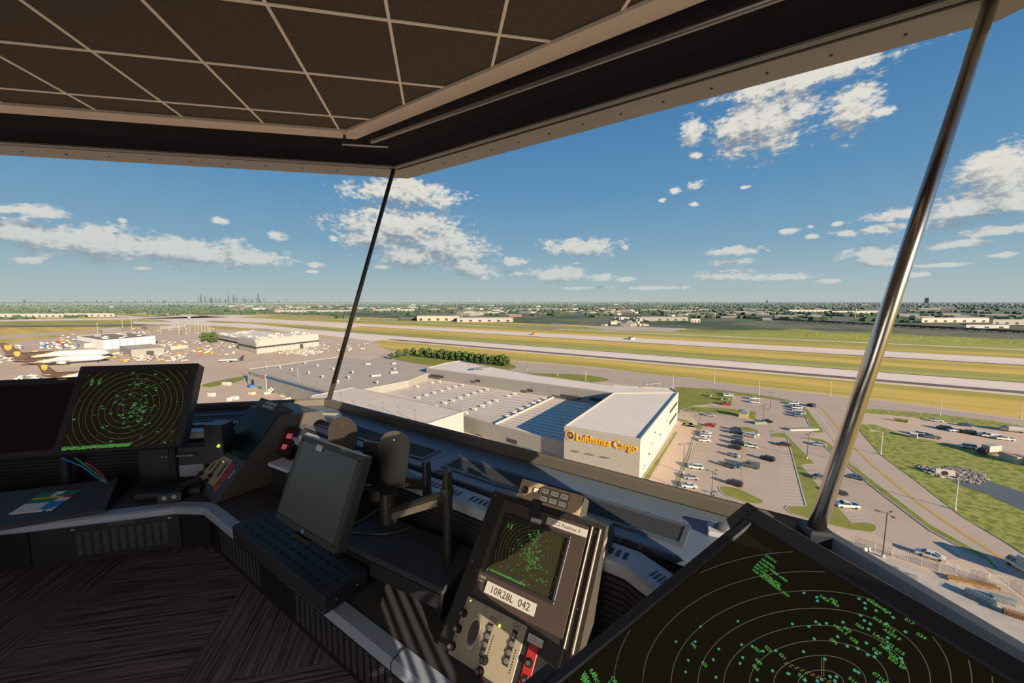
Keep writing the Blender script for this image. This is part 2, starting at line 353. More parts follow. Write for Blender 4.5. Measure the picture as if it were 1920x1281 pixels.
M_gridb = M('ceiling_grid_paint', (.85, .74, .62), .6, var=.05)
M_frame = M('beige_frame_paint', (.62, .51, .42), .6, var=.06, scale=3)
M_pocket = M('dark_blind_pocket', (.012, .010, .014), .8, var=.2, scale=2, spec=.1)
M_head = M('head_trim_metal', (.19, .18, .17), .45, .3, var=.1)
M_soffit = M('soffit_metal', (.26, .245, .225), .55, .1, var=.1, scale=3)
M_curb = M('bronze_sill', (.20, .175, .14), .5, .25, var=.12, scale=6)
M_ledge = M('blue_grey_ledge', (.155, .20, .27), .42, .15, var=.08, scale=5)
M_race = M('pale_grey_raceway', (.46, .50, .56), .5, .1, var=.06)
M_black = M('black_plastic', (.02, .02, .024), .45, var=.15)
M_blackm = M('black_powder_coat', (.020, .019, .023), .55, var=.2, scale=20)
M_slat = M('black_slat_panel', (.024, .021, .024), .6, var=.2)
M_desk = M('dark_laminate', (.062, .056, .062), .6, var=.25, scale=120)
M_etrim = M('blue_grey_edge_trim', (.40, .45, .56), .38, .2, var=.06)
M_apron = M('gloss_black_panel', (.009, .008, .011), .4, var=.2)
M_wall = M('cab_wall_paint', (.05, .05, .055), .8, var=.1)
M_shade = M('sun_block_shade', (.06, .055, .05), .9, var=.1)
# floor
mb = MB(); mb.loft([[P3(v, -.3) for v in CURBO], [P3(v, 0) for v in CURBO]][::1]); f_ = mb.build('floor', carpet, kind='structure')
# knee walls + closed back sides
names = ['wall_front_left', 'wall_front', 'wall_right', 'wall_back_right', 'wall_back', 'wall_back_left', 'wall_left', 'wall_left_front']
for i in range(8):
    a, c = SILL[i - 1], SILL[i]; ao, c_o = CURBO[i - 1], CURBO[i]; mb = MB()
    mb.loft([[P3(a, .001), P3(c, .001), P3(c_o, .001), P3(ao, .001)], [P3(a, 1.095), P3(c, 1.095), P3(c_o, 1.095), P3(ao, 1.095)]])
    w_ = mb.build(names[i], M_wall, kind='structure')
    if i in (3, 4, 5, 6):
        mb = MB(); at_, ct = TOP[i - 1], TOP[i]; nn_ = Vector((math.cos(math.radians(ANG[i])), math.sin(math.radians(ANG[i])))) * .03
        W4 = lambda u, z: P3(a.lerp(c, u).lerp(at_.lerp(ct, u), (z - 1.1) / 2.34), z)
        us, z5 = [0, .085, 1], [1.1, 2.78, 3.26, 3.44]
        for ui in range(2):
            for zi in range(3):
                if i == 3 and ui == 0 and zi == 1: continue      # corner gap shaped to let a sun patch in
                q = [W4(us[ui], z5[zi]), W4(us[ui + 1], z5[zi]), W4(us[ui + 1], z5[zi + 1]), W4(us[ui], z5[zi + 1])]; mb.add(q, [(0, 1, 2, 3)])
        mb.build('sun_blocking_shade', M_shade, parent=w_)  # unseen shade added to block the sun behind the viewpoint
# curbs (sill trim)
for i, nm in ((7, 'trim_4'), (0, 'trim_1'), (1, 'trim_2'), (2, 'trim_3')):
    a, c, ao, c_o = SILL[i - 1], SILL[i], CURBO[i - 1], CURBO[i]; mb = MB()
    mb.loft([[P3(a, 1.1), P3(c, 1.1), P3(c_o, 1.1), P3(ao, 1.1)], [P3(a, 1.155), P3(c, 1.155), P3(c_o, 1.165), P3(ao, 1.165)]])
    mb.build(nm, M_curb if i != 2 else M('blue_grey_sill', (.30, .35, .43), .4, .2, var=.05), kind='structure')
# roof, ceiling, grid
mb = MB(); mb.loft([[P3(v, 3.60) for v in OVH], [P3(v, 4.1) for v in OVH]]); mb.build('roof', M_wall, kind='structure')
CEI = MB(); CEI.loft([[P3(v, 3.577) for v in FI], [P3(v, 3.599) for v in FI]]); ceil = CEI.build('ceiling', M_tile, kind='structure')
def clipline(p, d):
    lo, hi = -20, 20
    for i in range(8):
        n_ = Vector((math.cos(math.radians(ANG[i])), math.sin(math.radians(ANG[i])))); ap = (FI[i] - OC).dot(n_)
        den = d.dot(n_); num = ap - (p - OC).dot(n_)
        if abs(den) < 1e-6: continue
        t_ = num / den
        if den > 0: hi = min(hi, t_)
        else: lo = max(lo, t_)
    return p + d * lo, p + d * hi
mb = MB()
for k in range(-11, 6):
    a, c = clipline(Vector((-.237 + .61 * k, 0)), Vector((0, 1)))
    if (c - a).length > .3: mb.box(a.x - .009, a.x + .009, a.y, c.y, 3.570, 3.5765)
for k in range(-13, 3):
    a, c = clipline(Vector((0, 2.347 + .61 * k)), Vector((1, 0)))
    if (c - a).length > .3: mb.box(a.x, c.x, a.y - .009, a.y + .009, 3.5695, 3.576)
mb.build('ceiling_grid', M_gridb, parent=ceil)
def band(name, r0, z0, r1, z1, mat, th=.01, sides=range(8), kind='structure', parent=None, seg=True):
    mb = MB()
    for i in sides:
        a, c, d_, e_ = r0[i - 1], r0[i], r1[i], r1[i - 1]
        mb.loft([[P3(a, z0), P3(c, z0), P3(d_, z1), P3(e_, z1)], [P3(a, z0 + th), P3(c, z0 + th), P3(d_, z1 + th), P3(e_, z1 + th)]])
    return mb.build(name, mat, parent=parent, kind=None if parent else kind)
band('trim_5', FI, 3.555, FO, 3.555, M_frame, .03)
# blind pocket: dark stepped recess, bead, soffit
PK = ring8([4.60, 4.74, 4.68] + [4.66] * 5); PK2 = ring8([4.78, 5.0, 5.08] + [4.95] * 5)
pk = band('trim_6', FO, 3.57, PK2, 3.515, M_pocket, .012)
band('pocket_step', PK2, 3.515, HEADL, 3.455, M_pocket, .012, parent=pk)
HB = ring8([4.935, 5.175, 5.28] + [5.11] * 5)
band('trim_7', HEADL, 3.442, HB, 3.434, M_head, .02)
band('trim_8', HB, 3.455, TOP, 3.45, M_black, .02)
sf = band('trim_9', TOP, 3.44, OVH, 3.44, M_soffit, .12)
mb = MB()
for i in (0, 1):
    a, c = (TOP[i - 1] + OVH[i - 1]) / 2, (TOP[i] + OVH[i]) / 2; nseg = 14
    for k in range(1, nseg):
        p = a.lerp(c, k / nseg); mb = MB(); mb.disc(WF((p.x, p.y, 0)), 0, 0, .008, 3.434, 3.4399, 8); mb.build('soffit_screw', M_black, parent=sf)

# blind tubes in the pocket
def tubething(p, q, r, label, m):
    t_ = thing('roller_blind', p, label, 'blind'); mb = MB(); mb.tube([p, q], r, 12); mb.build('blind_tube', m, parent=t_, smooth=False)
    mb = MB(); d = (Vector(q) - Vector(p)).normalized()
    for e in (Vector(p) + d * .02, ): mb.tube([e, e + Vector((0, 0, 3.55 - e.z))], .012, 6)
    mb.build('end_bracket', M_black, parent=t_); return t_
M_tube = M('blind_tube_metal', (.28, .25, .24), .3, .7, var=.05)
tubething(at(697, 266, 3.49), at(1500, -18, 3.49), .017, 'long thin metal roller blind tube under the ceiling edge above the centre window', M_tube)
tubething(at(642, 271, 3.47), at(728, 276, 3.47), .010, 'short dark metal blind rod above the left window near the corner', M_tube)
# windows: glass and mullions
def pane(nm, a, c, at_, ct, inset=.03):
    n_ = Vector(((c - a).y * -1, (c - a).x)).normalized(); n_ = -n_ if n_.dot(a - OC) < 0 else n_
    t_ = thing(nm, P3((a + c) / 2, 1.16), None, None, kind='structure'); mb = MB()
    o = n_ * .010
    mb.add([P3(a + o, 1.15), P3(c + o, 1.15), P3(ct + o * .2, 3.45), P3(at_ + o * .2, 3.45)], [(0, 1, 2, 3)])
    mb.build('glass_pane', GLASS, parent=t_); return t_
w1 = pane('window_1', SILL[7], SILL[0], TOP[7], TOP[0]); w2 = pane('window_2', SILL[0], SILL[1], TOP[0], TOP[1]); w3 = pane('window_3', SILL[1], SILL[2], TOP[1], TOP[2]); w4 = pane('window_4', SILL[6], SILL[7], TOP[6], TOP[7])
M_mul = M('polished_mullion', (.62, .58, .53), .22, 1.0, var=.05); M_mul2 = M('dark_mullion', (.12, .105, .1), .35, .6, var=.05)
K1b, K1t = at(617, 749, 1.16), at(738, 318, 3.44); K2b, K2t = at(1530, 992, 1.16), at(1858, 2, 3.44)
mb = MB(); mb.tube([K1b, K1t], .021, 12); mb.build('mullion', M_mul2, parent=w2, smooth=True)
mb = MB(); mb.tube([K2b, K2t], .029, 16); mu = mb.build('mullion', M_mul, parent=w3, smooth=True)
mb = MB(); mb.tube([P3(SILL[7], 1.16), P3(TOP[7], 3.44)], .03, 12); mb.build('mullion', M_mul2, parent=w1, smooth=True)
# foot plate of the right mullion
mb = MB(); mb.box(-.05, .05, -.045, .045, 1.10, 1.168, WF((K2b.x + .0, K2b.y, 0), math.radians(-22)), b=.01); mb.build('mullion_foot', M('blue_black_foot', (.03, .035, .045), .45, .2), parent=w3)
# rear of the right window: unseen shades added, holes shaped to throw sun patches
def dpt(y, z):
    f = (z - 1.16) / 2.28; return Vector((1.443 + f * 1.09 - .06, y, z))
HOLES = [(-.75, -1.6, 1.5, 2.02), (-.95, -1.3, 2.02, 2.12), (-2.1, -2.24, 2.26, 2.40), (-2.36, -2.6, 2.8, 3.2)] + [(-1.80 - .125 * k, -1.865 - .125 * k, 1.70, 1.98) for k in range(4)]
ys = sorted({-.10, -2.36, -2.6} | {h[0] for h in HOLES} | {h[1] for h in HOLES}, reverse=True); zs = sorted({1.17, 3.42} | {h[2] for h in HOLES} | {h[3] for h in HOLES})
mb = MB(); yc = lambda y, z: max(y, -2.34 - (z - 1.16) * .084)
for y0, y1 in zip(ys, ys[1:]):
    for z0, z1 in zip(zs, zs[1:]):
        ym, zm = (y0 + y1) / 2, (z0 + z1) / 2
        if any(h[1] < ym < h[0] and h[2] < zm < h[3] for h in HOLES): continue
        mb.add([dpt(yc(y0, z0), z0), dpt(yc(y1, z0), z0), dpt(yc(y1, z1), z1), dpt(yc(y0, z1), z1)], [(0, 1, 2, 3)])
mb.build('sun_shaping_shade', M_shade, parent=w3)
# ------------------------------------------------------------------ ledge, raceway, slat wall, desk
def off(P, d):
    P = [Vector(p) for p in P]; out = []
    for i, p in enumerate(P):
        a = (P[i] - P[i - 1]).normalized() if i else (P[1] - P[0]).normalized(); c = (P[i + 1] - P[i]).normalized() if i < len(P) - 1 else a
        na, nc = Vector((-a.y, a.x)), Vector((-c.y, c.x)); m_ = (na + nc).normalized(); out.append(p + m_ * d / max(.3, m_.dot(na)))
    return out
def sweep(mb, P, prof):
    """prof: list of (offset, z), closed section swept along the polyline"""
    cols = [off(P, o) for o, z in prof]; rings = [[P3(cols[k][i], prof[k][1]) for k in range(len(prof))] for i in range(len(P))]
    return mb.loft(rings)
CL = [SILL[7], SILL[0], SILL[1], Vector((1.443, -2.2))]
NT = lambda n_, t_: Vector(((n_ + t_) * .70711, (n_ - t_) * .70711))
ledge = thing('window_ledge', P3(NT(1.6, -1.5), 1.07), 'blue-grey metal ledge running under all the windows behind the consoles', 'ledge')
mb = MB(); sweep(mb, CL, [(-.005, 1.072), (-.005, 1.098), (-.40, 1.098), (-.41, 1.094), (-.41, 1.072)]); mb.mat(1)
for t_ in (-1.62, -3.2, .05): a, c = NT(1.83, t_ + .02), NT(1.44, t_ - .02); mb.tube([P3(a, 1.0975), P3(c, 1.0975)], .0022, 5)
for x_ in (-2.4, -3.6): mb.tube([(x_, 3.65, 1.0975), (x_, 3.26, 1.0975)], .0022, 5)
mb.build('ledge_top', [M_ledge, M_curb], parent=ledge)
RF = [Vector((-4.5, 3.12)), NT(1.30, 0) * 0 + Vector((-1.2816, 3.12)), NT(1.30, -.39), NT(1.03, .24), Vector((.93, -2.2))]
race = thing('cable_raceway', P3(NT(1.35, -1.5), 1.05), 'pale grey slotted metal raceway along the inner edge of the window ledge', 'raceway')
mb = MB(); sweep(mb, RF, [(.0, 1.035), (-.004, 1.075), (.005, 1.083), (.115, 1.083), (.12, 1.035)]); sl = mb.mat(1)
br = MB(); random.seed(3)
for i in range(len(RF) - 1):
    a, c = off(RF, .118)[i], off(RF, .118)[i + 1]; L_ = (c - a).length; d = (c - a) / L_; n_ = Vector((-d.y, d.x))
    for k in range(int(L_ / .012)):
        p = a + d * (k * .012 + random.uniform(-.002, .002)); q = p + n_ * random.uniform(.012, .02) + d * random.uniform(-.006, .006)
        br.add([P3(p, 1.084), P3(p + d * .008, 1.084), P3(q + d * .008, 1.098), P3(q, 1.098)], [(0, 1, 2, 3)])
part_b = br.build('brush_strip', M_black, parent=race); part_b['kind'] = 'stuff'
def slotgroup(c, d, n=4, w_=.012, gap=.022, ln=.045):
    nrm = Vector((-d.y, d.x))
    for k in range(n):
        p = c + d * (k - n / 2) * gap
        sl.add([P3(p - nrm * ln / 2, 1.0838), P3(p + d * w_ - nrm * ln / 2, 1.0838), P3(p + d * w_ + nrm * ln / 2, 1.0838), P3(p + nrm * ln / 2, 1.0838)], [(0, 1, 2, 3)])
for i, step in ((0, .35), (1, .28), (2, .12), (3, .25)):
    a, c = off(RF, .06)[i], off(RF, .06)[i + 1]; L_ = (c - a).length; d = (c - a) / L_; q = .12
    while q < L_ - .1: slotgroup(a + d * q, d, 8 if i == 1 else 4, gap=.028 if i == 1 else .016, w_=.017 if i == 1 else .009); q += step
sl.build('raceway_top', [M_race, M_black], parent=race)
bk = thing('slatted_back_panel', P3(NT(1.30, -1.5), .75), 'black horizontally grooved panel rising behind the desk under the raceway', 'panel')
mb = MB(); prof = [(.10, .752)]; z = .752
prof = []
for k in range(11): prof += [(.0, .755 + k * .025), (.0, .773 + k * .025), (.008, .776 + k * .025), (.008, .779 + k * .025)]
sweep(mb, RF, [(.09, .752)] + prof + [(.09, 1.03)]); mb.build('slat_face', M_slat, parent=bk)
DF = [Vector((-4.6, 2.58)), Vector((-2.4, 2.585)), Vector((-1.66, 2.645)), Vector((-1.478, 2.60)), Vector((.36, .757)), Vector((.36, -2.0))]
desk = thing('control_desk', P3(NT(.95, -1.5), .0), 'long dark control desk with blue-grey edge trim following the window wall', 'desk')
RFD = [RF[0], RF[1], RF[2], RF[3], RF[4]]
mb = MB(); inner = off(DF, .066); poly = [(p.x, p.y) for p in inner] + [(p.x, p.y) for p in off(RF, -.001)[::-1]]
mb.prism(poly, .712, .749); mb.build('desktop', M_desk, parent=desk)
mb = MB(); sweep(mb, DF, [(.0, .705), (-.004, .712), (-.004, .742), (.008, .752), (.064, .754), (.066, .705)]); mb.mat(1)
for i, f in ((4, .38), (4, .70), (1, .12)):
    P = DF[i - 1].lerp(DF[i], f); d = (DF[i] - DF[i - 1]).normalized(); n_ = Vector((-d.y, d.x)); mb.tube([P3(P - n_ * .006, .708), P3(P - n_ * .006, .744), P3(P + n_ * .006, .755), P3(P + n_ * .066, .756)], .0018, 5)
mb.build('edge_trim', [M_etrim, M_black], parent=desk)
AP = off(DF, .03)
apn = 0
def apron(a, c, vent, lat):
    global apn
    d = (c - a).normalized(); n_ = Vector((-d.y, d.x)); L_ = (c - a).length; fr = Fr((a.x, a.y, .47), 0, 0); fr.o = P3(a, .47); fr.x = P3(d, 0); fr.y = Vector((0, 0, 1)); fr.n = P3(-n_, 0)
    mb = MB(); mb.box(.003, L_ - .003, 0, .234, -.02, 0, fr); ap_ = mb.build('apron_panel', M_apron, parent=desk)
    if vent:
        v0, v1 = vent; mb = MB(); nc = max(3, int((v1 - v0) / .043))
        for k in range(nc):
            for j in range(14):
                u = v0 + (v1 - v0) * (k + .15) / nc; v = .035 + j * .0105; mb.box(u, u + (v1 - v0) / nc * .62, v, v + .0045, .0003, .0016, fr)
        mb.build('vent_grille', M('vent_edge_grey', (.11, .10, .12), .4), parent=ap_)
        mb = MB(); um = (v0 + v1) / 2; mb.box(um - .07, um + .07, .196, .226, .0, .003, fr, b=.002); mb.build('label_plate', M('dark_plate', (.05, .048, .058), .35), parent=ap_)
    for u in lat:
        mb = MB(); mb.disc(fr, u, .205, .011, 0, .008, 10, .007); mb.box(u - .002, u + .016, .203, .209, .007, .012, fr); mb.build('latch', SCREWM, parent=ap_)
def seg(i, f0, f1, **k):
    a, c = AP[i].lerp(AP[i + 1], f0), AP[i].lerp(AP[i + 1], f1); L_ = (c - a).length
    apron(a, c, k.get('vent') and (k['vent'][0] * L_, k['vent'][1] * L_), [q * L_ for q in k.get('lat', ())])
seg(0, .35, 1, vent=(.1, .55), lat=(.06,)); seg(1, 0, 1, vent=(.28, .92), lat=(.28, .93)); seg(2, 0, 1)
seg(3, 0, .37, vent=(.16, .72), lat=(.12, .8)); seg(3, .37, .74, vent=(.1, .85), lat=(.07, .86)); seg(3, .74, 1, vent=(.2, .85), lat=(.15,)); seg(4, 0, .5)
mb = MB()
for (x, y) in ((-3.9, 3.05), (-1.2, 3.0), (-.35, 2.15), (.45, 1.35), (.85, .2), (.85, -1.6)):
    mb = MB(); mb.box(-.03, .03, -.1, .02, .001, .711, WF((x, y, 0), -.78 if -1.4 < x < .2 else (0 if y > 2.7 else -1.57))); mb.build('support_panel', M_blackm, parent=desk)
# air grilles in the ledge
def grille(t0, t1, n0, n1, label, frA=None):
    if frA: p00, p10, p11, p01 = [Vector(q) for q in frA]
    else: p00, p10, p11, p01 = NT(n0, t0), NT(n0, t1), NT(n1, t1), NT(n1, t0)
    t_ = thing('air_grille', P3((p00 + p11) / 2, 1.098), label, 'vent', 'air grilles let into the window ledge' if 0 else None)
    U = (p10 - p00); V = (p01 - p00); lu, lv = U.length, V.length; fr = WF(); fr.o = P3(p00, 1.098); fr.x = P3(U / lu, 0); fr.y = P3(V / lv, 0); fr.n = Vector((0, 0, 1))
    mb = MB(); f = .02
    mb.box(-f, lu + f, -f, 0, .0, .006, fr); mb.box(-f, lu + f, lv, lv + f, .0, .006, fr); mb.box(-f, 0, 0, lv, .0, .006, fr); mb.box(lu, lu + f, 0, lv, .0, .006, fr)
    mb.build('grille_frame', M('grille_frame_grey', (.10, .115, .14), .45, .1), parent=t_)
    mb = MB(); mb.box(0, lu, 0, lv, .0003, .0012, fr); mb.build('dark_slot_bed', M('slot_bed_black', (.004, .004, .005), .9, spec=.1), parent=t_)
    mb = MB(); n_ = 11
    for k in range(n_):
        v = lv * (k + .3) / n_; mb.box(0, lu, v, v + lv / n_ * .36, .0015, .004, fr)
    mb.build('louvre', M('louvre_grey', (.085, .09, .105), .5, .1), parent=t_)
    mb = MB()
    for u in (lu * .12, lu * .5, lu * .88):
        for v in (-f - .012, lv + f + .012): mb = MB(); mb.disc(fr, u, v, .004, 0, .003, 8); mb.build('screw', SCREWM, parent=t_)

grille(-2.98, -1.70, 1.53, 1.66, 'black louvred air grille in the ledge behind the two oval plates')
grille(-1.50, -.25, 1.53, 1.66, 'black louvred air grille in the ledge behind the tan button box')
grille(0, 0, 0, 0, 'narrow louvred air grille in the ledge under the left window', ((-3.0, 3.36), (-1.5, 3.36), (-1.5, 3.49), (-3.0, 3.49)))
# ------------------------------------------------------------------ equipment on the desk
M_bez = M('dark_bezel', (.035, .031, .038), .42, var=.15)
M_bez2 = M('satin_monitor_shell', (.08, .07, .058), .4, .2, var=.15)
M_scr = M('unlit_screen', (.012, .016, .02), .18, var=.3, scale=2)
M_scrR = M('dark_red_screen', (.018, .009, .012), .3, var=.4, scale=3)
M_rad = M('radar_glass', (.042, .037, .018), .25, var=.3, scale=1.5)
M_tan = M('tan_panel_paint', (.38, .32, .23), .5, var=.08, scale=30)
M_tanlit = M('sunlit_tan_panel', (.52, .38, .22), .5, var=.08, scale=30)  # tan panel paint with the warm sunlight put into its colour
M_brown = M('brown_console_face', (.075, .052, .044), .5, var=.12, scale=25)
M_cons = M('charcoal_console', (.028, .024, .024), .5, var=.15, scale=20)
M_consw = M('warm_grey_console_side', (.085, .072, .06), .55, var=.12, scale=15)
M_lab = M('white_label', (.62, .58, .53), .6, var=.04)
M_ink = M('black_ink', (.02, .02, .02), .7, var=0)
M_red = M('red_panel_paint', (.42, .03, .025), .4, var=.08)
M_knob = M('black_knob', (.018, .018, .02), .3, var=0)
M_knobt = M('silver_knob_cap', (.5, .5, .52), .25, .8, var=0)
M_key = M('ivory_button', (.95, .88, .78), .5, var=0)
M_grn = E('phosphor_green', (.13, .50, .10), .8); M_grn2 = E('phosphor_teal', (.10, .42, .28), .6); M_ringm = E('range_ring_grey', (.16, .16, .125), .55); M_ringd = E('range_ring_dim', (.11, .12, .08), .8)
M_led = E('green_led', (.65, .95, .1), 1.6); M_pink = E('pink_digits', (.85, .16, .2), .8)
def part(mb, name, mat, root, smooth=False, label=None, kind=None): return mb.build(name, mat, parent=root, smooth=smooth, label=label, kind=kind)
def lab(fr, tl, tr, bl, w=0):
    a, b_, c = fr.px(*tl, w), fr.px(*tr, w), fr.px(*bl, w)
    return (a[0] + c[0]) / 2, b_[0], (a[1] + b_[1]) / 2, c[1]      # u0,u1,vtop,vbot
def radar(fr, cu, cv, step, n, rect, root, seed, dens=1.0, wd=.0012, blip=.0035, txt=True, foot=True, ringpx=None, bw=0.0015):
    """green traffic picture: range rings, target blips, data blocks - flat marks on the glass"""
    u0, u1, v0, v1 = rect; R = random.Random(seed); ins = lambda u, v: u0 + .004 < u < u1 - .004 and v0 + .004 < v < v1 - .004
    mb = MB()
    for k in range(1, n + 1):
        pts = [(cu + math.cos(2 * math.pi * j / 96) * step * k, cv + math.sin(2 * math.pi * j / 96) * step * k) for j in range(96)] if not ringpx else ringpx(k)
        run = []
        for j in range(len(pts) + 1):
            q = pts[j % len(pts)]
            if ins(*q): run.append(q)
            if (not ins(*q) or j == len(pts)) and len(run) > 1:
                P = []; m_ = len(run)
                for i, p in enumerate(run):
                    d = Vector(run[min(i + 1, m_ - 1)]) - Vector(run[max(i - 1, 0)]); d = d.normalized(); o = Vector((-d.y, d.x)) * wd / 2
                    P += [fr.p(p[0] + o.x, p[1] + o.y, bw), fr.p(p[0] - o.x, p[1] - o.y, bw)]
                mb.add(P, [(2 * i + 1, 2 * i + 3, 2 * i + 2, 2 * i) for i in range(m_ - 1)])
            if not ins(*q): run = []
    r_ = part(mb, 'range_rings', M_ringm if ringpx else M_ringd, root, kind=None)
    mb = MB(); S = min(u1 - u0, v1 - v0)
    def bl(u, v, s, mt):
        if ins(u - s, v - s) and ins(u + s, v + s): mb.mat(mt); mb.add([fr.p(u + s * math.cos(a * math.pi / 3), v + s * math.sin(a * math.pi / 3), bw * 1.1) for a in range(6)], [tuple(range(6))])
    def block(u, v, s):
        mb.mat(0)
        for r in range(R.randint(1, 3)):
            x = u
            for c in range(R.randint(3, 6)):
                w_ = s * R.uniform(.5, .8)
                if ins(x, v - r * s * 1.5) and ins(x + w_, v - r * s * 1.5 + s): mb.add([fr.p(x, v - r * s * 1.5, bw * 1.1), fr.p(x + w_, v - r * s * 1.5 + s * .2, bw * 1.1), fr.p(x + w_, v - r * s * 1.5 + s, bw * 1.1), fr.p(x, v - r * s * 1.5 + s * .8, bw * 1.1)], [(0, 1, 2, 3)])
                x += s * .95
    cl = [(0.06, -.03, .10, 60), (.10, -.10, .10, 30), (0.0, .33, .10, 30), (.02, .22, .12, 25), (-.25, 0, .12, 20), (.05, -.2, .16, 22), (.25, -.2, .18, 16), (-.2, -.3, .12, 12), (.1, .1, .3, 22), (0, 0, .5, 24)]
    for a, b2, sp_, nn_ in cl:
        for _ in range(int(nn_ * dens)):
            u = cu + S * (a + R.gauss(0, sp_)); v = cv + S * (b2 + R.gauss(0, sp_ * .8))
            bl(u, v, blip * R.uniform(.7, 1.1), 1 if R.random() < .5 else 0)
            if R.random() < .45: block(u + blip * 1.5, v + blip, blip * 1.25)
    if txt:
        for r in range(4): block(u0 + S * .09, v1 - S * (.10 + .022 * r), blip * 1.6); block(u0 + S * .17, v1 - S * (.10 + .022 * r), blip * 1.6)
    if foot:
        for r in range(3):
            x = u0 + .006
            while x < u0 + (u1 - u0) * .58: mb.mat(0); block(x, v0 + S * (.035 + .012 * (1 - r)), blip * 1.7); x += blip * 7
    part(mb, 'traffic_marks', [M_grn, M_grn2], root)
def monitor(name, fr, W, H, d, bz, label, cat='monitor', scr=None, shell=None, btop=None, bbot=None, lip=.004):
    root = thing(name, fr.p(0, -H / 2, -d / 2), label, cat); mb = MB(); shell = shell or M_bez
    btop = bz if btop is None else btop; bbot = bz if bbot is None else bbot
    mb.box(-W / 2, W / 2, -H / 2, H / 2, -d, -.002, fr, b=.006); part(mb, 'shell', shell, root)
    mb = MB()
    mb.box(-W / 2, W / 2, H / 2 - btop, H / 2, -.006, lip, fr, b=.003); mb.box(-W / 2, W / 2, -H / 2, -H / 2 + bbot, -.006, lip, fr, b=.003)
    mb.box(-W / 2, -W / 2 + bz, -H / 2 + bbot, H / 2 - btop, -.006, lip, fr, b=.003); mb.box(W / 2 - bz, W / 2, -H / 2 + bbot, H / 2 - btop, -.006, lip, fr, b=.003)
    part(mb, 'bezel', M_bez if shell is not M_bez2 else M('monitor_bezel_black', (.045, .045, .047), .4), root)
    mb = MB(); mb.box(-W / 2 + bz, W / 2 - bz, -H / 2 + bbot, H / 2 - btop, -.003, 0, fr); s_ = part(mb, 'screen', scr or M_scr, root)
    return root, s_, (-W / 2 + bz, W / 2 - bz, -H / 2 + bbot, H / 2 - btop)
def screws(root, fr, pts, r=.004, w=.0, mat=SCREWM, name='screw'):
    for u, v in pts: mb = MB(); mb.disc(fr, u, v, r, w, w + .003, 10, r * .7); part(mb, name, mat, root)
def knob(root, fr, u, v, r=.011, h=.02, w=0):
    mb = MB(); mb.disc(fr, u, v, r, w, w + h, 14, r * .85); mb.disc(fr, u, v, r * 1.25, w, w + .003, 14); k = part(mb, 'knob', M_knob, root); mb = MB(); mb.disc(fr, u, v, r * .6, w + h, w + h + .0015, 12); part(mb, 'knob_cap', M_knobt, k)
# --- left radar display
fL = Fr(EYE + Vector((-1.873, 2.69, 1.405 - 2.04)), -88.9, 28)
rt, sc_, rc = monitor('radar_display', fL, .64, .53, .075, .035, 'large tilted radar monitor at left with a lit green traffic picture', 'radar monitor', M_rad, btop=.038, bbot=.012)
cu, cv = fL.px(243, 765)
radar(fL, cu, cv, .031, 11, rc, sc_, 5, dens=.8, wd=.0016, blip=.0019)
screws(rt, fL, [(-.305, .245), (.300, .235)], .004, .004)
mb = MB(); mb.box(-.05, .05, -.05, .05, -.16, -.075, fL); mb.tube([fL.p(0, 0, -.15), Vector((-1.86, 3.0, 1.2)), Vector((-1.86, 3.0, .75))], .028, 10); part(mb, 'support_arm', M_blackm, rt)
# --- far-left dark monitor
fD = Fr(EYE + Vector((-2.52, 2.84, 1.325 - 2.04)), -84, 27)
rt, sc_, rc = monitor('flat_monitor', fD, .60, .50, .06, .04, 'wide black monitor with a blank dark screen at the left frame edge', 'monitor', M_scrR)
mb = MB(); mb.box(.09, .135, .232, .241, .0042, .006, fD); part(mb, 'badge', M_lab, rt, label='small pale badge on top bezel')
mb = MB(); mb.box(.19, .205, -.245, -.235, .0042, .0055, fD); part(mb, 'status_light', E('white_led', (.8, .85, 1), 1.2), rt)
mb = MB(); mb.tube([fD.p(0, 0, -.06), fD.p(0, 0, -.14), Vector((-2.5, 3.0, 1.1)), Vector((-2.5, 3.0, .75))], .028, 10); part(mb, 'support_arm', M_blackm, rt)
# --- keyboard with coloured key zones on a wedge
kf = Fr((-2.44, 2.55, .765), -90 + 14, 78); rt = thing('keypad', (-2.44, 2.6, .75), 'sloping keypad with coloured key fields at the left desk edge', 'keyboard')
mb = MB(); mb.prism([(-.55, 2.54 - 2.55), (.42, .0), (.36, .33), (-.50, .37)], -.013, .012, kf); part(mb, 'keypad_base', M('keypad_grey', (.055, .052, .055), .5), rt)
KM = {'g': M('green_key', (.03, .30, .14), .5, var=0), 'y': M('yellow_key', (.85, .65, .06), .5, var=0), 'b': M('blue_key', (.04, .34, .75), .5, var=0), 'w': M('white_key', (.85, .85, .92), .5, var=0), 'r': M('red_key', (.6, .03, .06), .5, var=0), 'W': M('white_key', (.85, .85, .92), .5, var=0)}
rows = ['gggggWWWggggg', 'gggggWWWggggg', 'gggggWWgggggg', 'yyyyyyyyyyrrr', 'gggggggggwwww', 'gggggggggwwww', 'wwwwwwwwbbbbb', 'wwwwwwwwbbbbb', 'wwwwwwwwbbbbb', 'wwwwwwwwbbbbw', 'wwwwwwwwwwbww']
zones = {k: MB() for k in KM}
tl, tr_, bl_, br_ = kf.px(80, 925, .012), kf.px(154, 919, .012), kf.px(16, 966, .012), kf.px(97, 958, .012)
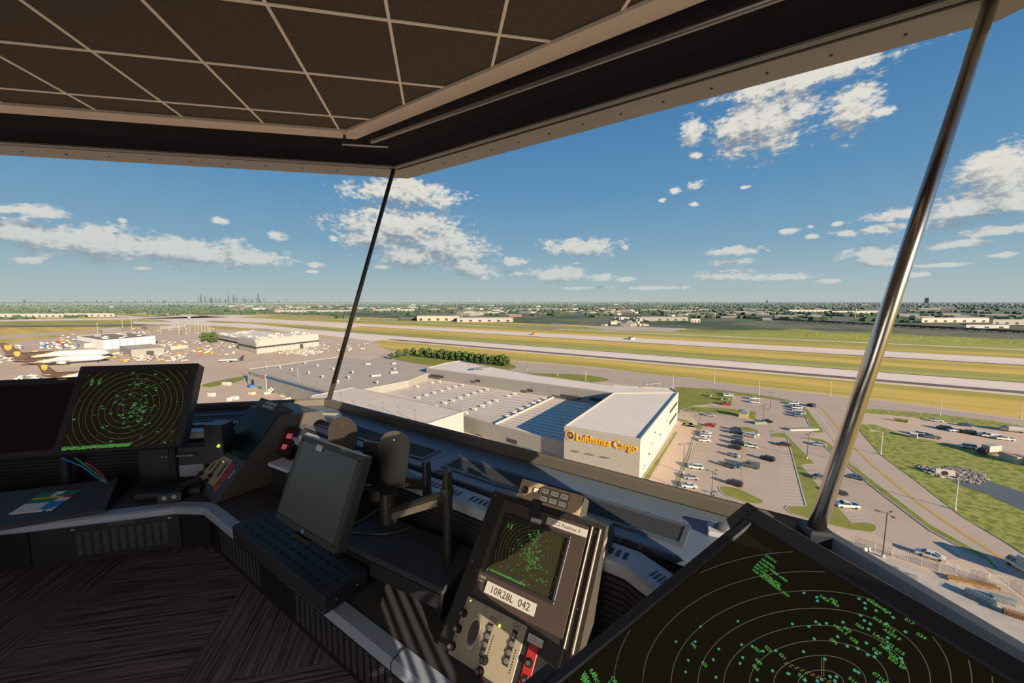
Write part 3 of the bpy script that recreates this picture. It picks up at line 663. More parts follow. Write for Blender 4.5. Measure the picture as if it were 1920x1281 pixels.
for r, row in enumerate(rows):
    for c, ch in enumerate(row):
        s0, s1, t0, t1 = (c + .08) / 13, (c + .92) / 13, (r + .1) / 11, (r + .9) / 11
        bi = lambda s, t: tuple((tl[i] * (1 - s) + tr_[i] * s) * (1 - t) + (bl_[i] * (1 - s) + br_[i] * s) * t for i in (0, 1))
        q = [bi(s0, t1), bi(s1, t1), bi(s1, t0), bi(s0, t0)]
        zones[ch].loft([[kf.p(*p, .012) for p in q], [kf.p(*p, .018) for p in q]])
nm = {'g': 'green_key_field', 'y': 'yellow_key_row', 'b': 'blue_key_field', 'w': 'white_key_field', 'W': 'white_key_cluster', 'r': 'red_key_group'}
for k in 'gybwrW': part(zones[k], nm[k], KM[k], rt)
# bundle of coloured cables rising by the keypad
cb_ = thing('cable_bundle', at(212, 918, .78), 'bundle of red, green and blue cables arching up from the keypad stand', 'cables')
base = at(212, 916, .78)
def cpath(pts, y0=2.93):
    out = []
    for i, (x, y) in enumerate(pts):
        v = ray(x, y); out.append(EYE + v * ((y0 - .02 * i) / v.y))
    return out
for nm_, c_, pts in (('red_cable', (.55, .07, .05), [(213, 918), (200, 900), (186, 885), (172, 874), (160, 868)]), ('green_cable', (.05, .38, .16), [(212, 919), (197, 902), (182, 889), (166, 877), (140, 858)]), ('blue_cable', (.03, .28, .65), [(211, 920), (193, 903), (176, 891), (155, 875), (115, 859)]), ('grey_sleeve', (.16, .15, .17), [(214, 922), (207, 912), (199, 903), (193, 897)])):
    mb = MB(); mb.tube(cpath(pts), .0045 if 'grey' not in nm_ else .011, 8); part(mb, nm_, M(nm_, c_, .45, var=0), cb_, smooth=True)
mb = MB(); mb.disc(WF((base.x, base.y, 0)), 0, 0, .07, .772, .782, 20); part(mb, 'foot', M_black, cb_)
# open coil of thin wire on the keypad base
# --- rack and small things under the left radar display
def simplebox(name, x0, x1, y0, y1, z0, z1, mat, label, cat, rz=0, c=None, b=.006, pname='housing'):
    c = c or ((x0 + x1) / 2, (y0 + y1) / 2); rt = thing(name, (c[0], c[1], z0), label, cat); fr = WF((c[0], c[1], 0), rz)
    mb = MB(); mb.box(x0 - c[0], x1 - c[0], y0 - c[1], y1 - c[1], z0, z1, fr, b=b); part(mb, pname, mat, rt); return rt, fr
rk, fr = simplebox('equipment_rack', -2.08, -1.63, 3.0, 3.10, .752, 1.02, M_black, 'low black equipment unit with a lit control bar beneath the left radar monitor', 'equipment')
ff = Fr((-1.85, 3.0, .885), -90, 0)
mb = MB(); mb.box(-.09, .13, .06, .085, 0, .012, ff, b=.004); cbp = part(mb, 'control_bar', M('control_bar_grey', (.07, .07, .08), .35), rk)
for k in range(9): mb = MB(); mb.disc(ff, -.07 + k * .022, .073, .004, .012, .014, 8); part(mb, 'indicator', M_knobt if k % 3 else M_lab, cbp)
mb = MB(); mb.box(-.02, .17, -.085, .0, 0, .002, ff); part(mb, 'document_sheet', M('bluish_paper', (.33, .34, .42), .7), rk)
bx, fr = simplebox('flat_box', -1.97, -1.60, 2.78, 2.92, .752, .80, M_black, 'flat black box lying on the desk below the sheet of paper, left radar position', 'box', rz=.08)
mb = MB(); mb.box(-.18, .18, -.001, .0005, .012, .014, WF((bx.location.x, bx.location.y - .07, .755), .08)); part(mb, 'lid_seam', M_cons, bx)
# twin-button foot switch box
sw = thing('switch_box', at(318, 935, .755), 'small black box with two round grey buttons facing the room, on the left desk', 'switch')
o = at(296, 946, .755); fr = WF((o.x, o.y, .7535), math.radians(12)); mb = MB()
mb.loft([[fr.p(x, y, z) for x, z in ((0, 0), (.12, 0), (.12, .06), (.0, .065))] for y in (0, .09)] + [[fr.p(x, .22, z) for x, z in ((.10, 0), (.26, 0), (.26, .045), (.10, .05))]]); part(mb, 'case', M_black, sw)
f2 = Fr(fr.p(0, 0, 0), -90 + 12, 0)
for u in (.035, .085): mb = MB(); mb.disc(f2, u, .036, .014, 0, .004, 14); part(mb, 'button', M('button_grey', (.35, .4, .42), .4), sw)
# side equipment box with glowing light right of the radar display
eb = thing('junction_box', at(370, 900, .76), 'upright grey equipment box with a bright yellow-green lamp, right behind the left radar monitor', 'equipment box')
o = at(352, 905, .755); fe = WF((-1.60, 2.98, 0), math.radians(-12)); mb = MB(); mb.box(-.06, .07, 0, .12, .755, 1.17, fe, b=.004); part(mb, 'housing', M('slate_box', (.075, .078, .088), .45, .1), eb)
f3 = Fr(fe.p(0, 0, 0), -102, 0); mb = MB(); q = f3.px(380, 815, .003); mb.disc(f3, .045, 1.02, .011, 0, .012, 12, .008); part(mb, 'lamp', M_led, eb)
mb = MB(); mb.tube([f3.p(.05, 1.02, .01), f3.p(.075, 1.03, .025), f3.p(.10, 1.035, .02)], .004, 6); part(mb, 'lamp_arm', M_knobt, eb)
for k in range(5): screws(eb, f3, [(-.03, 1.06 - k * .045)], .003)
mb = MB(); mb.box(.035, .05, .80, .93, 0, .01, f3); part(mb, 'handle', M('steel_blue', (.2, .22, .28), .35, .4), eb)
# --- wedge consoles
def wedge(name, fr, W, V, prof, label, cat, face, side, sidelabel=None):
    """prof: closed side outline as (depth back from the foot of the face, height) in metres"""
    hb = Vector((-fr.n.x, -fr.n.y, 0)).normalized(); root = thing(name, fr.p(W / 2, 0, 0) + hb * .15, label, cat); mb = MB(); S = lambda u, p: fr.o + fr.x * u + hb * p[0] + Vector((0, 0, p[1]))
    L_ = [S(0, p) for p in prof]; R_ = [S(W, p) for p in prof]; n = len(prof)
    mb.mat(1).add(L_ + R_, [tuple(range(n))[::-1] if 0 else tuple(range(n)), tuple(range(n, 2 * n))[::-1]])
    mb.mat(0)
    for i in range(n):
        j = (i + 1) % n; mb.mat(0 if i == 0 else 1); mb.add([L_[i], L_[j], R_[j], R_[i]], [(0, 1, 2, 3)])
    part(mb, 'console_body', [face, side], root); return root
def vents(root, P0, dx, dy, nx, ny, w_, h_, mat=M_black, name='vent_slot'):
    mb = MB()
    for i in range(nx):
        for j in range(ny):
            p = P0 + dx * i + dy * j; n_ = dx.normalized().cross(dy.normalized()) * .0012
            a = dx.normalized() * w_; c = dy.normalized() * h_; 
            for sgn in (1, -1): mb.add([p + n_ * sgn, p + a + n_ * sgn, p + a + c + n_ * sgn, p + c + n_ * sgn], [(0, 1, 2, 3)])
    return part(mb, name, mat, root, kind=None)
# LC2 console
fC = Fr((-.03, 1.34, .752), -133, 40); tS, tC = math.sin(math.radians(40)), math.cos(math.radians(40))
top = (.585 * tS, .585 * tC); prof = [(0, 0.004), top, (top[0] + .10, top[1] - .035), (top[0] + .10, .25), (.30, .004)]
lc = wedge('radar_console', fC, .515, .585, prof, 'sloping console with a small square radar screen and white runway label, centre foreground', 'console', M_cons, M_consw)
mb = MB(); u0, u1, v0, v1 = .065, .455, .20, .565
mb.box(u0, u1, v0, v1, 0, .006, fC, b=.003); fp = part(mb, 'face_plate', M_brown, lc)
mb = MB(); mb.box(.492, .5, .06, .57, 0, .010, fC, b=.002); mb.box(.462, .468, .06, .57, 0, .010, fC, b=.002); part(mb, 'side_rail', M('console_rail', (.32, .24, .19), .35, .3), lc)
S4 = (.104, .386, .292, .50)
mb = MB(); bb = .012
mb.box(S4[0] - bb, S4[1] + bb, S4[3], S4[3] + bb, .006, .016, fC, b=.002); mb.box(S4[0] - bb, S4[1] + bb, S4[2] - bb, S4[2], .006, .016, fC, b=.002); mb.box(S4[0] - bb, S4[0], S4[2], S4[3], .006, .016, fC, b=.002); mb.box(S4[1], S4[1] + bb, S4[2], S4[3], .006, .016, fC, b=.002)
part(mb, 'screen_bezel', M_bez, lc)
mb = MB(); mb.box(S4[0], S4[1], S4[2], S4[3], .004, .0072, fC); sc_ = part(mb, 'radar_screen', M_rad, lc)
f5 = Fr(fC.p(0, 0, .0072), -133, 40); cu, cv = f5.px(993, 1042); radar(f5, cu, cv, .0148, 10, S4, sc_, 9, dens=1.0, wd=.0008, blip=.0011, bw=.0008)
def plate(root, fr, q, w, mat, name, body=None, size=.01, tcol=None, rot=0, h=.0012, label=None):
    u0, u1, vt, vb = q; mb = MB(); mb.box(u0, u1, vb, vt, w, w + h, fr, b=.0005); p_ = part(mb, name, mat, root, label=label)
    if body:
        tw = text_mesh(body)[2]; sx = min(1, (u1 - u0) * .9 / (tw * size)); mb = MB()
        lines = body.split('\n'); 
        mb.text(body, fr, (u0 + u1) / 2, (vt + vb) / 2 - size * .34 + size * .5 * (len(lines) - 1), size, w + h + .0003, 'CENTER', sx=sx); part(mb, 'lettering', tcol or M_ink, p_)
    return p_
plate(lc, fC, (.282, .452, .552, .524), .006, M_lab, 'position_label', 'LC2 Position 3', .019, label='white strip reading LC2 Position 3')
plate(lc, fC, (.215, .262, .532, .506), .006, M_lab, 'paper_tab', 'Mode', .008)
plate(lc, fC, (.118, .337, .262, .222), .010, M_lab, 'runway_label', '10R28L  042', .034, label='white plate reading 10R28L 042')
mb = MB(); mb.text('Litton', fC, .072, .262, .014, .0065); mb.text('Systems', fC, .072, .250, .008, .0065); part(mb, 'maker_lettering', M_lab, lc)
screws(lc, fC, [(.015, .57), (.48, .555), (.48, .30), (.48, .09), (.02, .30)], .0055)
# comm panel
def comm(root, fr, u0, u1, v0, v1, s, letters=True):
    mb = MB(); mb.box(u0, u1, v0, v1, 0, .005, fr, b=.002); p_ = part(mb, 'radio_panel', M_tan, root); W_, H_ = u1 - u0, v1 - v0; U = lambda a: u0 + a * W_; V = lambda a: v0 + a * H_
    for a, c in ((.04, .70), (.04, .43), (.04, .14)): knob(p_, fr, U(a), V(c), .011 * s, .026 * s, .005)
    for a, c in ((.56, .22), (.55, -.08 + .12)): knob(p_, fr, U(a), V(c), .012 * s, .024 * s, .005)
    mb = MB(); mb.loft([[fr.p(U(.27) + math.cos(t) * .023 * s * k, V(.50) + math.sin(t) * .045 * s * k, h) for t in [2 * math.pi * i / 24 for i in range(24)]] for k, h in ((1.15, .005), (1.0, .009), (.86, .0055))]); part(mb, 'dial_ring', M('dial_ring', (.5, .44, .33), .4), p_)
    mb = MB(); mb.add([fr.p(U(.27) + math.cos(t) * .02 * s, V(.50) + math.sin(t) * .039 * s, .0056) for t in [2 * math.pi * i / 24 for i in range(24)]], [tuple(range(24))]); part(mb, 'dial_glass', M('dial_dark', (.09, .085, .09), .25), p_)
    for (a, c, g_) in ((.50, .50, 'A/G'), (.86, .58, 'G/G')):
        mb = MB(); mb.box(U(a) - .010 * s, U(a) + .010 * s, V(c) - .052 * s, V(c) + .052 * s, .005, .009, fr, b=.001); sp_ = part(mb, 'selector_strip', M_black, p_)
        for k in range(4): mb = MB(); mb.disc(fr, U(a), V(c) + (-.038 + .025 * k) * s, .0085 * s, .009, .0115, 12); mb.disc(fr, U(a), V(c) + (-.038 + .025 * k) * s, .005 * s, .0115, .012, 10); part(mb, 'push_button', M('button_ring', (.3, .27, .26), .35, .4), sp_)
        if letters: mb = MB(); mb.text(g_, fr, U(a), V(c) + .060 * s, .019 * s, .0055, 'CENTER'); part(mb, 'lettering', M_ink, p_)
    mb = MB(); mb.disc(fr, U(.62), V(.80), .0045 * s, .005, .008, 10); part(mb, 'power_light', M_led, p_)
    mb = MB(); mb.disc(fr, U(.07), V(.94), .003 * s, .005, .0065, 8); part(mb, 'power_light', M_led, p_)
    for a, c in ((.14, .96), (.34, .96), (.60, .94), (.96, .94), (.14, .04), (.45, .03), (.92, .03), (.04, .30)): screws(p_, fr, [(U(a), V(c))], .0032 * s, .005)
    for a, c in ((.57, .62), (.93, .60)):
        mb = MB()
        for k in range(9): mb.box(U(a), U(a) + .004 * s, V(c) + (-.05 - .008 * k + .045) * s, V(c) + (-.05 - .008 * k + .0495) * s, .0051, .0055, fr)
        part(mb, 'scale_marks', M_ink, p_)
    return p_
comm(lc, fC, .055, .322, -.002, .188, 1.0)
mb = MB(); mb.box(.345, .382, -.0, .150, 0, .006, fC, b=.002); rp = part(mb, 'red_panel', M_red, lc)
plate(lc, fC, (.335, .393, .174, .150), .006, M_lab, 'white_tag', 'TOWER\nGUARD A/G', .008)
knob(rp, fC, .364, .098, .011, .014, .006)
mb = MB(); mb.box(.355, .373, .002, .065, .006, .009, fC, b=.003); q_ = part(mb, 'jack_strip', M_black, rp)
for k in range(2): mb = MB(); mb.disc(fC, .364, .018 + .03 * k, .007, .009, .012, 12); part(mb, 'jack', M_knobt, q_)
screws(rp, fC, [(.364, .137)], .004, .006)
# louvres cut in the side of the console
hbC = Vector((-fC.n.x, -fC.n.y, 0)).normalized()
for k in range(3):
    for j in (0, 1):
        p0 = fC.o + fC.x * .517 + hbC * (.335 + .012 * j) + Vector((0, 0, .385 - .045 * k - j * .17)); mb = MB(); mb.add([p0, p0 + hbC * .055, p0 + hbC * .055 + Vector((0, 0, .022)), p0 + Vector((0, 0, .022))], [(0, 1, 2, 3)]); part(mb, 'side_louvre', M('side_louvre_light', (.30, .26, .21), .5), lc)
# button box on top of the console
tb = thing('button_box', fC.p(.26, .60, .0), 'tan box of ivory direction buttons on top of the centre radar console', 'button box')
fB = Fr(fC.p(0, 0, .012), -133, 40)
mb = MB(); mb.box(.122, .408, .587, .668, -.085, 0, fB, b=.003); part(mb, 'box_body', M_consw, tb)
mb = MB(); mb.box(.124, .406, .589, .666, 0, .003, fB, b=.001); fp = part(mb, 'button_face', M_tanlit, tb)
for (u, v, w_, s) in ((.195, .633, .020, ''), (.232, .641, .032, 'NORTH'), (.273, .641, .034, 'CROSS'), (.315, .641, .034, 'NIGHT'), (.232, .611, .034, 'EAST'), (.273, .611, .034, 'WEST'), (.315, .611, .034, 'SOUTH')):
    mb = MB(); mb.box(u - .002, u + w_ + .002, v - .0125, v + .0125, .003, .006, fB, b=.001); b_ = part(mb, 'button', M_black, fp)
    mb = MB(); mb.box(u, u + w_, v - .010, v + .010, .006, .009, fB, b=.001); part(mb, 'button_cap', M_key, b_) if 0 else part(mb, 'button_cap', M_key, fp)
    if s: mb = MB(); mb.text(s, fB, u + w_ / 2, v - .003, .0095, .0093, 'CENTER', sx=.9); part(mb, 'lettering', M_ink, fp)
knob(tb, fB, .155, .622, .012, .02, .003)
mb = MB(); mb.tube([fB.p(.15, .60, .01), fB.p(.13, .592, .02), fB.p(.115, .592, .02)], .003, 6); part(mb, 'toggle', M_knobt, tb)
screws(tb, fB, [(.39, .658), (.39, .60), (.135, .655)], .0035, .003)
mb = MB(); mb.box(.20, .245, .53, .60, -.002, .02, fC, b=.003); part(mb, 'mount_bracket', M_blackm, tb)
# --- touch console between the left radar and the centre monitor
fT = Fr((-1.614 + .141, 2.819 + -.141, .752), -135, 41); fT.o = Vector((-1.614, 2.819, .752)) - fT.x * .20
tS, tC = math.sin(math.radians(41)), math.cos(math.radians(41)); top = (.635 * tS, .635 * tC)
prof = [(0, .004), top, (top[0] + .30, top[1] - .04), (top[0] + .36, .30), (top[0] + .36, .004)]
ftX = fT
tk = wedge('touch_console', fT, .465, .635, prof, 'sloping console with a blank black touchscreen, left of the centre monitor', 'console', M('touch_console_face', (.055, .057, .068), .45), M_consw)
mb = MB(); mb.box(.005, .46, .285, .63, 0, .006, fT, b=.003); part(mb, 'touch_screen', M('touch_glass', (.006, .008, .010), .35, var=.6, scale=1.5, spec=.12), tk)
comm(tk, fT, .052, .305, .072, .258, .95, False)
mb = MB(); mb.box(.325, .372, .055, .245, 0, .005, fT, b=.002); rp = part(mb, 'red_panel', M_red, tk)
for k in range(5): mb = MB(); mb.disc(fT, .348, .075 + k * .036, .008, .005, .009, 10); part(mb, 'red_button', M('bright_red_button', (.62, .05, .04), .35) if k in (0, 2, 4) else M_knob, rp)
mb = MB(); mb.box(.40, .412, .08, .215, 0, .002, fT); part(mb, 'white_strip', M_lab, tk)
hbT = Vector((-fT.n.x, -fT.n.y, 0)).normalized(); sp0 = fT.o + fT.x * .4655
for r in range(3): vents(tk, sp0 + hbT * (.20 + .05 * r) + Vector((0, 0, .16 - .045 * r)) , hbT * .016, Vector((0, 0, .05)), 9, 1, .008, .022, M('slot_violet_grey', (.10, .095, .12), .5))
for r in range(2): vents(tk, sp0 + hbT * .45 + Vector((0, 0, .34 - .045 * r)), hbT * .018, Vector((0, 0, .05)), 9, 1, .009, .030)
un = thing('label_unit', fT.p(.24, .66, 0), 'small tan-sided box with white worded keys on top of the touchscreen console', 'control box')
mb = MB(); mb.box(.075, .385, .640, .715, -.30, .004, fT, b=.003); part(mb, 'unit_body', M_consw, un)
mb = MB(); mb.box(.077, .383, .642, .713, .004, .008, fT); uf = part(mb, 'unit_face', M_cons, un)
for r in range(2):
    for k in range(3):
        u, v = .19 + k * .058 + r * -.012, .692 - r * .030; mb = MB(); mb.box(u, u + .05, v - .011, v + .011, .008, .011, fT, b=.001); part(mb, 'worded_key', M('grey_key_cap', (.34, .35, .38), .5), uf)
# red digital display on the side of the touch console
def placebox(px, w_, h_, d_, az, tl, z, n=None):
    o = at(px[0], px[1], z); return Fr(o, az, tl)
dd = thing('digital_display', at(520, 862, .98), 'small black box with a glowing pink digital readout beside the touchscreen console', 'display')
fd = Fr(fT.o + fT.x * .50 + hbT * .36 + Vector((0, 0, .22)), -120, 35); mb = MB(); mb.box(-.02, .11, -.0, .20, -.10, 0, fd, b=.004); part(mb, 'case', M_black, dd)
mb = MB(); mb.box(-.005, .095, .02, .18, .0, .003, fd); q_ = part(mb, 'readout', M('dim_red_glass', (.07, .015, .02), .3), dd); mb = MB(); mb.text('88', fd, .045, .115, .055, .004, 'CENTER', sx=.9); mb.text('88', fd, .045, .04, .05, .004, 'CENTER', sx=.9); part(mb, 'digits', M_pink, q_)
mb = MB(); mb.box(.0, .09, -.0, .09, -.35, -.1, fd); part(mb, 'pedestal', M_cons, dd)
# black and white device (headset rest) behind the centre monitor
hh = thing('headset_rest', at(528, 900, .76), 'black device with a white clip-shaped top, just left of the centre monitor', 'device')
qh = at(540, 868, .97); fh = WF((qh.x, qh.y, .752), math.radians(-40)); mb = MB(); mb.box(-.10, .10, -.06, .07, 0, .20, fh, b=.015); part(mb, 'device_body', M_black, hh)
mb = MB(); A = [(-.11, -.07), (.11, -.07), (.11, .0), (.045, .0), (.045, .03), (.07, .03), (.07, .08), (.0, .08), (-.02, .02), (-.11, .03)]; mb.prism(A, .20, .222, fh); part(mb, 'white_clip', M('white_plastic', (.6, .62, .66), .35), hh)
# --- centre monitor on arm
fH = Fr((-.578, 1.848, 1.17), -134, 22.5)
rt, sc_, rc = monitor('computer_monitor', fH, .50, .405, .06, .024, 'square grey-screened computer monitor with a silver-brown edge, on an arm over the slotted tray', 'monitor', M('grey_lcd', (.085, .088, .085), .28, var=.12, scale=1.2), M_bez2, btop=.024, bbot=.028)
mb = MB(); mb.box(-.095, -.045, .158, .186, .0045, .0055, fH); part(mb, 'sticker', M_lab, rt, label='pale square sticker on the top bezel')
mb = MB(); mb.disc(fH, .0, -.1885, .011, .0042, .0052, 20); lg = part(mb, 'logo_disc', M('logo_blue', (.06, .22, .42), .3), rt); mb = MB(); mb.text('hp', fH, .0, -.1925, .014, .0056, 'CENTER'); part(mb, 'logo_letters', M_lab, lg)
mb = MB(); mb.box(-.055, .085, -.222, -.205, -.005, .02, fH, b=.004); part(mb, 'speaker_bar', M('shiny_bar', (.10, .1, .1), .15, .6), rt)
mb = MB(); mb.text('HP L1955', fH, .205, .187, .009, .0044, 'RIGHT'); part(mb, 'model_lettering', M('faint_grey', (.16, .16, .16), .5), rt) if 0 else None
# arms and posts
arm = thing('monitor_arm', NT(1.15, -1.12).to_3d() + Vector((0, 0, .752)), 'articulated bronze-black monitor arm on a tall post, holding the centre monitor', 'monitor arm')
M_arm = M('arm_bronze_black', (.075, .066, .056), .35, .6, var=.1); M_armL = M('arm_pale_side', (.26, .22, .17), .4, .5, var=.1)
pb = NT(1.15, -1.12); po = Vector((pb.x, pb.y, 0)); z_ = Vector((0, 0, 1))
mb = MB(); mb.tube([po + z_ * .754, po + z_ * 1.315], .021, 16); mb.tube([po + z_ * 1.205, po + z_ * 1.24], .027, 16); part(mb, 'post', M_arm, arm, smooth=False)
mb = MB(); mb.disc(WF((pb.x, pb.y, 0)), 0, 0, .055, .754, .775, 20, .045); mb.tube([po + z_ * .775, po + z_ * .86], .03, 14); part(mb, 'post_base', M_black, arm)
jb = at(729, 960, 1.05); J = Vector((jb.x, jb.y, 0)); jb2 = NT(1.10, -1.46); J = Vector((jb2.x, jb2.y, 0))
mb = MB(); mb.tube([J + z_ * .995, J + z_ * 1.145], [.04, .04], 16); mb.tube([J + z_ * 1.06, J + z_ * 1.066], .042, 16); part(mb, 'elbow_joint', M_arm, arm); screws(arm, Fr(J + z_ * 1.10 + Vector((.012, -.041, 0)), -75, 0), [(0, 0)], .004)
def armbar(a, c, w_, h_, name, mat):
    mb = MB(); d = (c - a).normalized(); s_ = d.cross(z_).normalized(); u_ = s_.cross(d)
    sec = [(s_ * w_ / 2 * x + u_ * h_ / 2 * y) for x, y in ((-1, -.6), (-.6, -1), (.6, -1), (1, -.6), (1, .6), (.6, 1), (-.6, 1), (-1, .6))]
    mb.loft([[a + q for q in sec], [c + q for q in sec]]); return part(mb, name, mat, arm)
ab = armbar(po + z_ * 1.20, J + z_ * 1.03, .034, .052, 'lower_arm', M_arm)
mb = MB(); d = (J - po).normalized(); s_ = Vector((d.y, -d.x, 0)) * -1; s_ = s_ if s_.dot(Vector((0, -1, 0))) > 0 else -s_
a_, c_ = po + z_ * 1.19 + s_ * .019, J + z_ * 1.02 + s_ * .019
mb.add([a_ + (c_ - a_) * .12 - z_ * .018, a_ + (c_ - a_) * .9 - z_ * .018, a_ + (c_ - a_) * .9 + z_ * .014, a_ + (c_ - a_) * .12 + z_ * .014], [(0, 1, 2, 3)]); part(mb, 'arm_cover', M_armL, ab)
hpback = fH.p(.02, -.0, -.075)
armbar(J + z_ * 1.115, hpback, .04, .056, 'upper_arm', M_arm)
mb = MB(); mb.box(-.06, .06, -.06, .06, -.08, -.06, fH, b=.004); mb.box(-.03, .03, -.03, .03, -.11, -.08, fH); part(mb, 'monitor_plate', M_blackm, arm)
mb = MB(); mb.tube([po + z_ * 1.31 + Vector((-.045, .02, 0)), po + z_ * 1.312], .006, 6); part(mb, 'post_lever', M_arm, arm)
# second arm with oval plates
arm2 = thing('plate_stand', NT(1.34, -1.55).to_3d() + Vector((0, 0, .752)), 'second black arm and post behind the centre monitor carrying two upright oval plates', 'stand')
p2 = NT(1.24, -1.53); po2 = Vector((p2.x, p2.y, 0)); q2 = at(800, 898, 1.17)
po2 = Vector((q2.x, q2.y, 0))
mb = MB(); mb.tube([po2 + z_ * (1.084), po2 + z_ * 1.26], .022, 14); part(mb, 'post', M_black, arm2)
q3 = at(726, 862, 1.2); po3 = Vector((q3.x, q3.y, 0))
def paddle(cx, topy, boty, wpx, n, az, tl, bend):
    pm = NT(1, 0); ntv = Vector((.70711, .70711, 0))
    v = ray(cx, (topy + boty) / 2); c = EYE + v * (n / v.dot(ntv)); fr = Fr(c, az, tl)
    t = fr.px(cx, topy)[1]; b_ = fr.px(cx, boty)[1]; w_ = abs(fr.px(cx + wpx / 2, (topy * .7 + boty * .3))[0] - fr.px(cx - wpx / 2, (topy * .7 + boty * .3))[0]) / 2
    pts = []
    for k in range(17): a = math.pi * k / 16; pts.append((w_ * math.cos(a), t - w_ + w_ * math.sin(a)))
    pts += [(-w_ * .98, t - w_ * 1.5), (-w_ * .6, b_ + (t - b_) * .12), (-w_ * .25, b_), (w_ * .75, b_), (w_ * .95, t - w_ * 1.7)]
    mb = MB(); mb.loft([[fr.p(u + bend * 0, v_, -.004) for u, v_ in pts], [fr.p(u, v_, .004) for u, v_ in pts]]); p_ = part(mb, 'oval_plate', M('olive_black_plate', (.06, .053, .042), .42, .25, var=.15), arm2)
    mb = MB(); mb.disc(fr, 0, t - w_ * .55, .004, .004, .006, 8); part(mb, 'rivet', SCREWM, p_); return fr, b_, c
f6, b6, c6 = paddle(641, 781, 905, 54, 1.36, -112, 8, 0); f7, b7, c7 = paddle(738, 808, 912, 60, 1.20, -100, 14, 0)
mb = MB(); mb.tube([f7.p(0, b7 + .03, -.02), f7.p(0, b7 + .03, -.05), Vector((c7.x - .1, c7.y + .1, 1.09)), po2 + z_ * 1.13], .018, 8); mb.tube([f6.p(0, b6 + .04, -.02), Vector((po2.x - .2, po2.y + .15, 1.12)), po2 + z_ * 1.15], .018, 8); part(mb, 'cross_arm', M_arm, arm2)
mb = MB(); mb.box(-.035, .035, .02, .10, -.03, -.006, Fr(f7.p(0, b7, 0), -100, 14)); part(mb, 'hinge_block', M_blackm, arm2)
mb = MB(); fq = Fr(c7 + Vector((-.10, .06, -.03)), -120, 5); mb.box(-.09, .07, -.13, .09, -.03, -.01, fq, b=.004); q_ = part(mb, 'mounting_plate', M('mount_plate_grey', (.10, .105, .12), .4, .2), arm2)
for u, v in ((-.05, .06), (.04, .05), (-.05, -.03), (.04, -.05)): mb = MB(); mb.disc(fq, u, v, .005, -.0098, -.0085, 8); part(mb, 'bolt_hole', M_black, q_)
# slotted tray under the monitor
NTf = Fr((0, 0, 0), 0, 0); NTf.o = Vector((0, 0, 0)); NTf.x = Vector((.70711, -.70711, 0)); NTf.y = Vector((.70711, .70711, 0)); NTf.n = Vector((0, 0, 1))
tr = thing('slotted_tray', NT(.86, -1.9).to_3d() + Vector((0, 0, .76)), 'long black perforated tray under the centre monitor, overhanging the desk edge', 'tray')
mb = MB(); mb.box(-2.33, -1.44, .755, .965, .762, .848, NTf, b=.006); ty = part(mb, 'tray_body', M_blackm, tr)
mb = MB()
for r in range(4):
    for k in range(13):
        u = -2.26 + k * .062 + (r % 2) * .012; v = .795 + r * .044; mb.box(u, u + .038, v - .004, v + .004, .8482, .8488, NTf)
ty.data.materials.append(M('slot_black', (.004, .004, .005), .9)); part(mb, 'slot_pattern', M('slot_black', (.004, .004, .005), .9), ty)
mb = MB(); mb.tube([NTf.p(-1.435, .775, .845), NTf.p(-1.435, .955, .845)], .003, 6); part(mb, 'tray_lip', M_cons, ty)
screws(tr, Fr(NTf.p(-1.44, .86, .80), -45, 0), [(-.05, 0), (.05, 0)], .004)
# low black shelf
sh = thing('low_shelf', NT(1.1, -1.35).to_3d() + Vector((0, 0, .752)), 'low wide black shelf box on the desk between the centre monitor and the radar console', 'shelf')
mb = MB(); fs = Fr((0, 0, 0), 0, 0); fs.o = NTf.p(-1.68, .955, 0); fs.x = Vector((math.cos(math.radians(-40)), math.sin(math.radians(-40)), 0)); fs.y = Vector((-fs.x.y, fs.x.x, 0)); fs.n = z_
mb.box(0, .66, 0, .27, .87, .90, fs, b=.004); part(mb, 'shelf_top', M('shelf_dark_grey', (.045, .045, .05), .5), sh)
mb = MB(); mb.box(0.0, .655, .0, .012, .80, .869, fs); part(mb, 'front_lip', M_blackm, sh)
for u in (.01, .64): mb = MB(); mb.box(u - .006, u + .006, .0, .26, .752, .869, fs); part(mb, 'side_panel', M_blackm, sh)
cbl = MB(); cbl.tube([at(652, 1003, .905), at(665, 998, .906), at(690, 1001, .906), at(715, 1002, .906), at(740, 999, .906), at(766, 991, .906), at(777, 985, .904)], .004, 6); cb2 = cbl.build('power_cable', M('grey_cable', (.12, .115, .105), .35, .2), smooth=True); tag(cb2, 'thin grey cable wandering across the top of the low black shelf', 'cable')
cbl = MB(); cbl.tube([at(718, 948, 1.0), at(700, 962, .98), at(680, 975, .96), at(660, 986, .94), at(650, 992, .93)], .004, 6); cb2 = cbl.build('arm_cable', M('grey_cable', (.12, .115, .105), .35, .2), smooth=True); tag(cb2, 'cable hanging from the elbow of the monitor arm behind the monitor', 'cable')
cbl = MB(); cbl.tube([at(730, 975, .93), at(742, 966, .95), at(752, 960, .97)], .004, 6); cb2 = cbl.build('blue_marker', M('light_blue', (.16, .35, .5), .4, var=0)); tag(cb2, 'short pale blue marker strip clipped under the monitor arm', 'marker')
# coiled cable near post base, LCD side
cbl = MB(); cbl.tube([at(843 + 14 * math.cos(a * .7), 1020 + 8 * math.sin(a * .7), .80 + a * .006) for a in range(20)], .006, 6); cb2 = cbl.build('coiled_cable', M_black, smooth=True); tag(cb2, 'black cable coil at the foot of the monitor arm post', 'cable')
